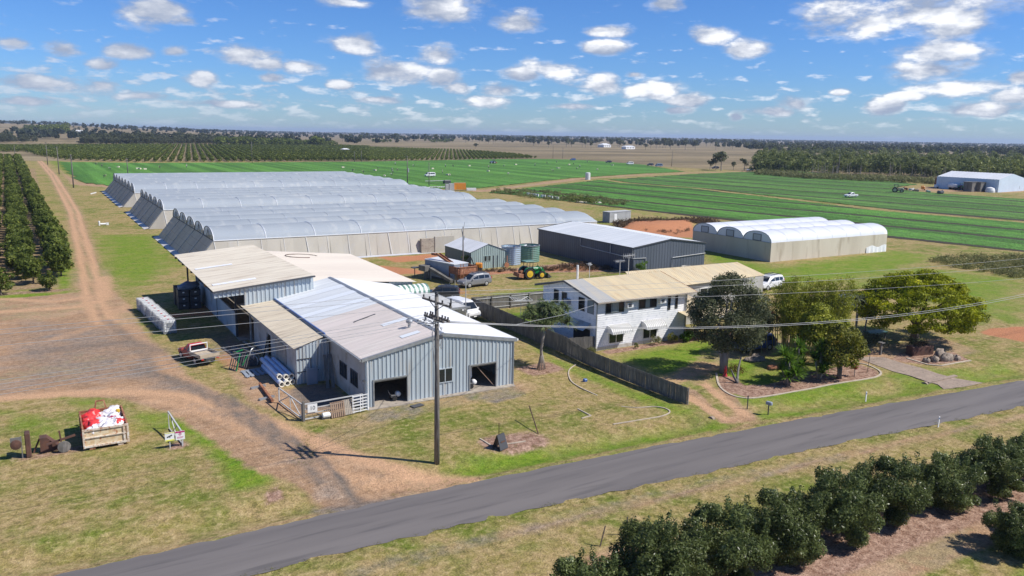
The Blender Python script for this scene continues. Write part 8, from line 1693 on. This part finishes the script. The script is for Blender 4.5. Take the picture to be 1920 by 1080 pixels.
def body(bend):
    # pelvis, waist, chest, neck, head / arms with a small fork for the fingers / legs
    if bend: sp = [(0, 0, .92), (.16, 0, 1.0), (.42, 0, 1.08), (.58, 0, 1.08), (.72, 0, 1.04), (.80, 0, 1.02)]; sh, el, ha = (.42, .19, 1.06), (.50, .22, .76), (.62, .16, .52)
    else: sp = [(0, 0, .92), (0, 0, 1.12), (.02, 0, 1.38), (.03, 0, 1.5), (.05, 0, 1.62), (.05, 0, 1.70)]; sh, el, ha = (.02, .20, 1.38), (-.03, .26, 1.1), (.1, .27, .88)
    v = list(sp); e = [(0, 1), (1, 2), (2, 3), (3, 4), (4, 5)]; r = [.14, .13, .16, .06, .105, .08]
    for s in (1, -1):
        b = len(v); v += [(sh[0], s * sh[1], sh[2]), (el[0], s * el[1], el[2]), (ha[0], s * ha[1], ha[2]), (ha[0] + .05, s * ha[1], ha[2] - .08)]; e += [(2, b), (b, b + 1), (b + 1, b + 2), (b + 2, b + 3)]; r += [.065, .048, .035, .025]
        for k in (-.02, .0, .02): v.append((ha[0] + .08, s * ha[1] + k, ha[2] - .14)); e.append((b + 3, len(v) - 1)); r.append(.009)
    for s in (1, -1):
        b = len(v); kx = .06 if bend else .02; v += [(0, s * .1, .84), (kx, s * .12, .48), (-.02, s * .12, .08), (.14, s * .13, .04)]; e += [(0, b), (b, b + 1), (b + 1, b + 2), (b + 2, b + 3)]; r += [.095, .065, .045, .04]
    return v, e, r
def person(bend, top, label):
    v, e, r = body(bend); t = thing('person', label, 'person', group='pickers working in the bright green field'); link('body', skin_mesh('body', v, e, r, 'skin'), t)
    sp, ss = ([0, 1, 2], 0); n = 3 + 3
    # shirt and trousers as slightly larger shells over the same skeleton
    vs = v[:3] + [v[6], v[7]] + [v[13], v[14]]; link('shirt', skin_mesh('shirt', vs, [(0, 1), (1, 2), (2, 3), (3, 4), (2, 5), (5, 6)], [.15, .15, .175, .08, .062, .08, .062], top), t)
    b = len(v) - 8; vs = [v[0], v[b], v[b + 1], v[b + 2], v[b + 4], v[b + 5], v[b + 6]]; link('trousers', skin_mesh('trousers', vs, [(0, 1), (1, 2), (2, 3), (0, 4), (4, 5), (5, 6)], [.155, .11, .08, .062, .11, .08, .062], 'cloth_dark'), t)
    q = MB(); h = v[5]; q.lathe((h[0], 0, h[2] + .02), [(.24, 0), (.12, .02), (.11, .1), (.02, .13)], 12); build('hat', q, 'hat', t); return t
pa = person(True, 'cloth_pale', 'picker in a pale shirt bent over the crop'); pb = person(True, 'cloth_dark', 'picker in dark clothes bent over the crop'); pc = person(False, 'cloth_pale', 'picker in a pale shirt standing among the crop'); index_children(None)
spots = [(179, 310, 1), (191, 313, 1), (207, 319, 0), (300, 316, 1), (350, 315, 2), (195, 334, 1), (741, 310, 2), (776, 313, 0), (709, 318, 1), (661, 322, 1), (735, 322, 2), (737, 325, 0), (735, 330, 0), (745, 321, 1), (829.5, 326, 2), (835, 314, 2), (850, 313, 1), (682, 325, 1), (916, 316, 2), (944, 313, 0), (1003, 312, 2), (1026, 307, 1), (1044, 306, 2), (1075, 309, 1), (1081, 318, 0), (1087, 315, 2), (1037, 322.5, 0), (1101, 305, 2)]
used = set(); wl = ['picker in a pale shirt bent over the crop', 'picker in dark clothes bent over the crop', 'picker in a pale shirt standing among the crop']
for i, (px, py, k) in enumerate(spots):
    g = G(px, py); src = (pa, pb, pc)[k]; o = src if k not in used else dup(src, (0, 0, 0)); used.add(k); o.location = (g[0], g[1], .12); o.rotation_euler = (0, 0, i * 1.3); s = 1.12; o.scale = (s, s, s)
    side = 'at the far left' if px < 400 else ('left of the white van' if px < 800 else ('right of the white van' if px < 870 else ('mid field' if px < 1020 else 'near the parked vehicles')))
    o['label'] = wl[k] + ' ' + side
cs = [(643, 315.5), (703, 321), (721, 331.7), (811, 318), (839, 329.7), (843, 329.7), (880, 312.5), (915, 322.5), (953, 327), (967, 310), (1045, 316.7), (1049, 316.7), (1067, 310), (1148, 311), (1120, 319), (258, 318), (262, 318.5), (222, 315), (272, 319)]
q = MB(); q.box((0, 0, .35), (1.5, .9, .55)); q.box((0, 0, .66), (1.4, .8, .06)); q.box((0, 0, .06), (1.5, .9, .08)); bm_ = None
for i, (px, py) in enumerate(cs):
    g = G(px, py)
    if bm_ is None: bm_ = build('picking_crate', q, 'hat'); o = bm_
    else: o = bm_.copy(); COL.objects.link(o)
    o.location = (g[0], g[1], .3); o.rotation_euler = (0, 0, i * 2.1); tag(o, 'pale crate of picked produce left among the bright green rows', 'crate', 'pale picking crates in the bright green field')
# bee boxes
bb = None
for i, px in enumerate((990, 994.5, 999, 1003, 1008, 1016, 1020.5, 1029, 1034, 1040, 1045.5)):
    py = 366.2 + (px - 990) * .15; g = G(px, py)
    if bb is None:
        bb = thing('bee_box', '', 'box', group='white boxes in a row by the scrub strip'); q = MB(); q.box((0, 0, .45), (.75, .65, .8)); build('body', q, 'white_paint', bb); q = MB(); q.box((0, 0, .9), (.82, .72, .08)); build('lid', q, 'container_grey', bb); index_children(None); o = bb
    else: o = dup(bb, (0, 0, 0))
    o.location = (g[0], g[1], 0); o.rotation_euler = (0, 0, -.9); o['label'] = '%s small white box from the left in the row by the scrub strip' % ORD[i]
for i, px in enumerate((1084, 1090, 1098, 1105, 1114, 1124)):
    g = G(px, 380 + (px - 1084) * .03); rock('pale limestone rock on the grass at the right end of the scrub strip', g, (.9, .6, .4), 120 + i, mt='net_beige')['group'] = 'pale rocks by the scrub strip'
g = G(1102, 337); q = MB(); q.lathe((0, 0, 0), [(1.2, 0), (1.2, 3.2), (1.0, 3.4), (.1, 3.5)], 16); tag(build('field_tank', q, 'tote_plastic', loc=(*g, 0)), 'white upright cylinder tank at the corner of the green fields', 'tank')
t = thing('pump_station', 'orange generator beside grey boxes at the right end of the middle tunnels', 'generator', (*G(862, 357), 0), R(-20)); q = MB(); q.box((0, 0, 1.6), (4.4, 2.2, 2.4)); build('orange_body', q, 'paint_orange', t); q = MB(); q.box((-3.2, -1.2, 1.3), (1.8, 1.8, 2.6)); q.box((-4.9, -1.2, 1.2), (1.2, 1.8, 2.4)); build('grey_cabinet', q, 'container_grey', t); q = MB(); q.box((4.2, -.8, .5), (3.6, 1.6, .9)); build('white_boxes', q, 'white_paint', t)
t = thing('irrigation_pump', 'dark irrigation pump and pipe at the near edge of the bright green field', 'pump', (*G(838, 345), 0)); q = MB(); q.box((0, 0, .9), (3.2, 1.4, 1.5), bev=.2); build('engine', q, 'steel_dark', t); q = MB(); q.tube([(-1.5, 0, 1.4), (-9, 2, 1.2)], .16, 8); build('pipe', q, 'container_grey', t)
q = MB()
for k in range(9): q.bar((-4 + k, -1.5 + .3 * (k % 3), .1 + .08 * k % .4), (-1 + k, 1.5, .3), .3, .2)
tag(build('pipe_heap', q, 'container_grey', loc=(*G(815, 352), 0)), 'heap of pale pipes and rubble by the dark pump', 'heap')
g = G(195, 422.5); q = MB(); q.tube([(-.7, 0, .3), (.4, 0, .3)], .22, 10); q.lathe((-.9, 0, 0), [(.2, 0), (.2, .9), (.05, 1.0)], 10); q.box((.7, 0, .3), (.5, .5, .5)); tag(build('valve', q, 'white_paint', loc=(*g, 0)), 'small white water valve in the grass left of the net tunnels', 'valve')
g = G(175, 364); q = MB(); q.bar((-.8, 0, .1), (.9, .3, .5), .3); tag(build('white_tube', q, 'white_paint', loc=(*g, 0)), 'short white tube lying on the grass left of the farthest tunnels', 'tube')
# implements and clutter by the pale blue shed
def lump(px, py, w_, h, mt, label, name='implement', d_=1.5):
    g = G(px, py); t = thing(name, label, name.replace('_', ' '), (*g, 0), R(px % 50)); q = MB(); q.box((0, 0, h * .55), (w_, d_, h * .5), bev=.15); q.bar((-w_ * .6, 0, .3), (w_ * .6, 0, h), .2); q.bar((w_ * .3, -d_ / 2, .1), (-w_ * .2, d_ / 2, h * .9), .2); build('frame', q, mt, t)
    for s in (-1, 1): q = MB(); q.lathe((w_ * .2 * s, -d_ * .45, .4), [(.05, -.12), (.4, -.12), (.4, .12), (.05, .12)], 10, axis='Y'); build('wheel', q, 'rubber', t)
lump(1697, 357, 2.5, 1.6, 'rust', 'rusty field implement just right of the cream tractor'); lump(1709, 358, 3, 1.2, 'container_grey', 'pale field implement in the machinery row'); lump(1718, 359, 2, 1.0, 'steel_dark', 'low dark field implement in the machinery row'); lump(1730, 357, 2, 2.2, 'paint_orange', 'orange and black implement in the middle of the machinery row'); lump(1740, 361, 4, 1.0, 'tank_green', 'low green implement in the machinery row'); lump(1763, 364, 4, 1.6, 'steel_dark', 'dark heap of machinery nearest the dirt track'); lump(1756, 353, 2.4, 2.0, 'white_paint', 'white and blue implement beside the left end of the pale blue shed')
g = G(1760, 351); q = MB(); q.box((0, 0, 2.6), (3, 2.5, 3.6), bev=.1); q.box((0, 0, .5), (2.6, 2.2, .9)); tag(build('red_bin', q, 'rust', loc=(*g, 0)), 'tall dark red bin beside the left end of the pale blue shed', 'bin')
g = G(1787, 355.5); t = thing('spray_tank', 'white horizontal tank on dark wheels against the pale blue shed', 'tank', (*g, 0), R(-90)); q = MB(); q.lathe((0, 0, 1.7), [(.2, -2.2), (1.0, -2.0), (1.1, 0), (1.0, 2.0), (.2, 2.2)], 16, axis='X'); build('tank', q, 'white_paint', t, smooth=True)
for s in (-1, 1): q = MB(); q.lathe((s, 0, .5), [(.05, -1.1), (.5, -1.1), (.5, 1.1), (.05, 1.1)], 12, axis='Y'); build('wheel', q, 'rubber', t)
for (px, lb) in ((1818, 'tall grey green canvas box against the pale blue shed, left of two'), (1834, 'tall grey green canvas box against the pale blue shed, right of two')): g = G(px, 359); q = MB(); q.box((0, 0, 2.0), (4.6, 3.6, 3.9), rz=R(4), bev=.12); q.box((0, 0, 4.05), (5.0, 4.0, .16), rz=R(4)); tag(build('canvas_box', q, 'timber_grey', loc=(*g, 0)), lb, 'shelter')
g = G(1856, 360.5); q = MB(); q.lathe((0, 0, 0), [(1.9, 0), (1.9, .8), (1.5, 1.8), (.3, 2.2)], 16); tag(build('dome_tank', q, 'white_paint', loc=(*g, 0)), 'white dome tank at the right corner of the pale blue shed', 'tank')
lump(1900, 358, 4, 3.0, 'grey_box', 'stack of blue grey crates at the right end of the pale blue shed', 'crate_stack', 3)
# far farm buildings
def farm(px, py, w_, d_, h, label, wall='white_paint', roof='roof_white', rz=0.3):
    x, y = G(px, py); t = thing('farmhouse', label, 'house', (x, y, float(gz(x, y))), rz); q = MB(); q.box((0, 0, h / 2), (w_, d_, h)); build('wall', q, wall, t); q = MB()
    q.add([(-w_ / 2 - .5, -d_ / 2 - .5, h), (w_ / 2 + .5, -d_ / 2 - .5, h), (w_ / 2 + .5, d_ / 2 + .5, h), (-w_ / 2 - .5, d_ / 2 + .5, h), (-w_ / 2 + d_ * .3, 0, h + d_ * .22), (w_ / 2 - d_ * .3, 0, h + d_ * .22)], [(0, 1, 5, 4), (1, 2, 5), (2, 3, 4, 5), (3, 0, 4)]); build('roof', q, roof, t)
    for k in (-.3, 0, .3): q = MB(); q.box((w_ * k, -d_ / 2 - .03, h * .55), (w_ * .12, .06, h * .35)); build('window', q, 'glass_dark', t)
farm(1133, 276, 22, 14, 4, 'pale-roofed farmhouse among dark trees beyond the dry field'); farm(1178, 279.5, 26, 9, 3.6, 'long low white farm shed right of the pale-roofed farmhouse'); farm(1303, 269, 20, 12, 4, 'small distant white farmhouse among scattered gums'); farm(147, 258, 22, 10, 4, 'white-roofed house at the left behind the far orchard'); farm(1287, 269.5, 10, 8, 3.5, 'tiny distant grey farm building left of the small white farmhouse', 'container_grey')
farm(92, 260, 9, 4, 3, 'small white cabin under the big green trees at the left'); farm(42, 238.5, 20, 10, 5, 'pale building on the wooded rise at the far left'); farm(647, 286, 7, 5, 3.2, 'small pale hut inside the far orchard', 'container_grey')
g = G(90, 262)
# ---- haze
mh = bpy.data.materials.new('haze'); mh.use_nodes = True; nt = mh.node_tree
for n in list(nt.nodes): nt.nodes.remove(n)
o_ = nt.nodes.new('ShaderNodeOutputMaterial'); v_ = nt.nodes.new('ShaderNodeVolumePrincipled'); nt.links.new(v_.outputs[0], o_.inputs['Volume'])
v_.inputs['Color'].default_value = (0.62, 0.76, 1.0, 1); v_.inputs['Density'].default_value = 0.00009; v_.inputs['Anisotropy'].default_value = 0.1; MATS['haze'] = mh
q = MB(); q.bx(-9050, -310, -2, 15050, 17050, 62); hz_o = build('haze', q, 'haze'); hz_o['kind'] = 'stuff'; hz_o['label'] = 'thin blue summer haze over the whole plain'; hz_o['category'] = 'haze'
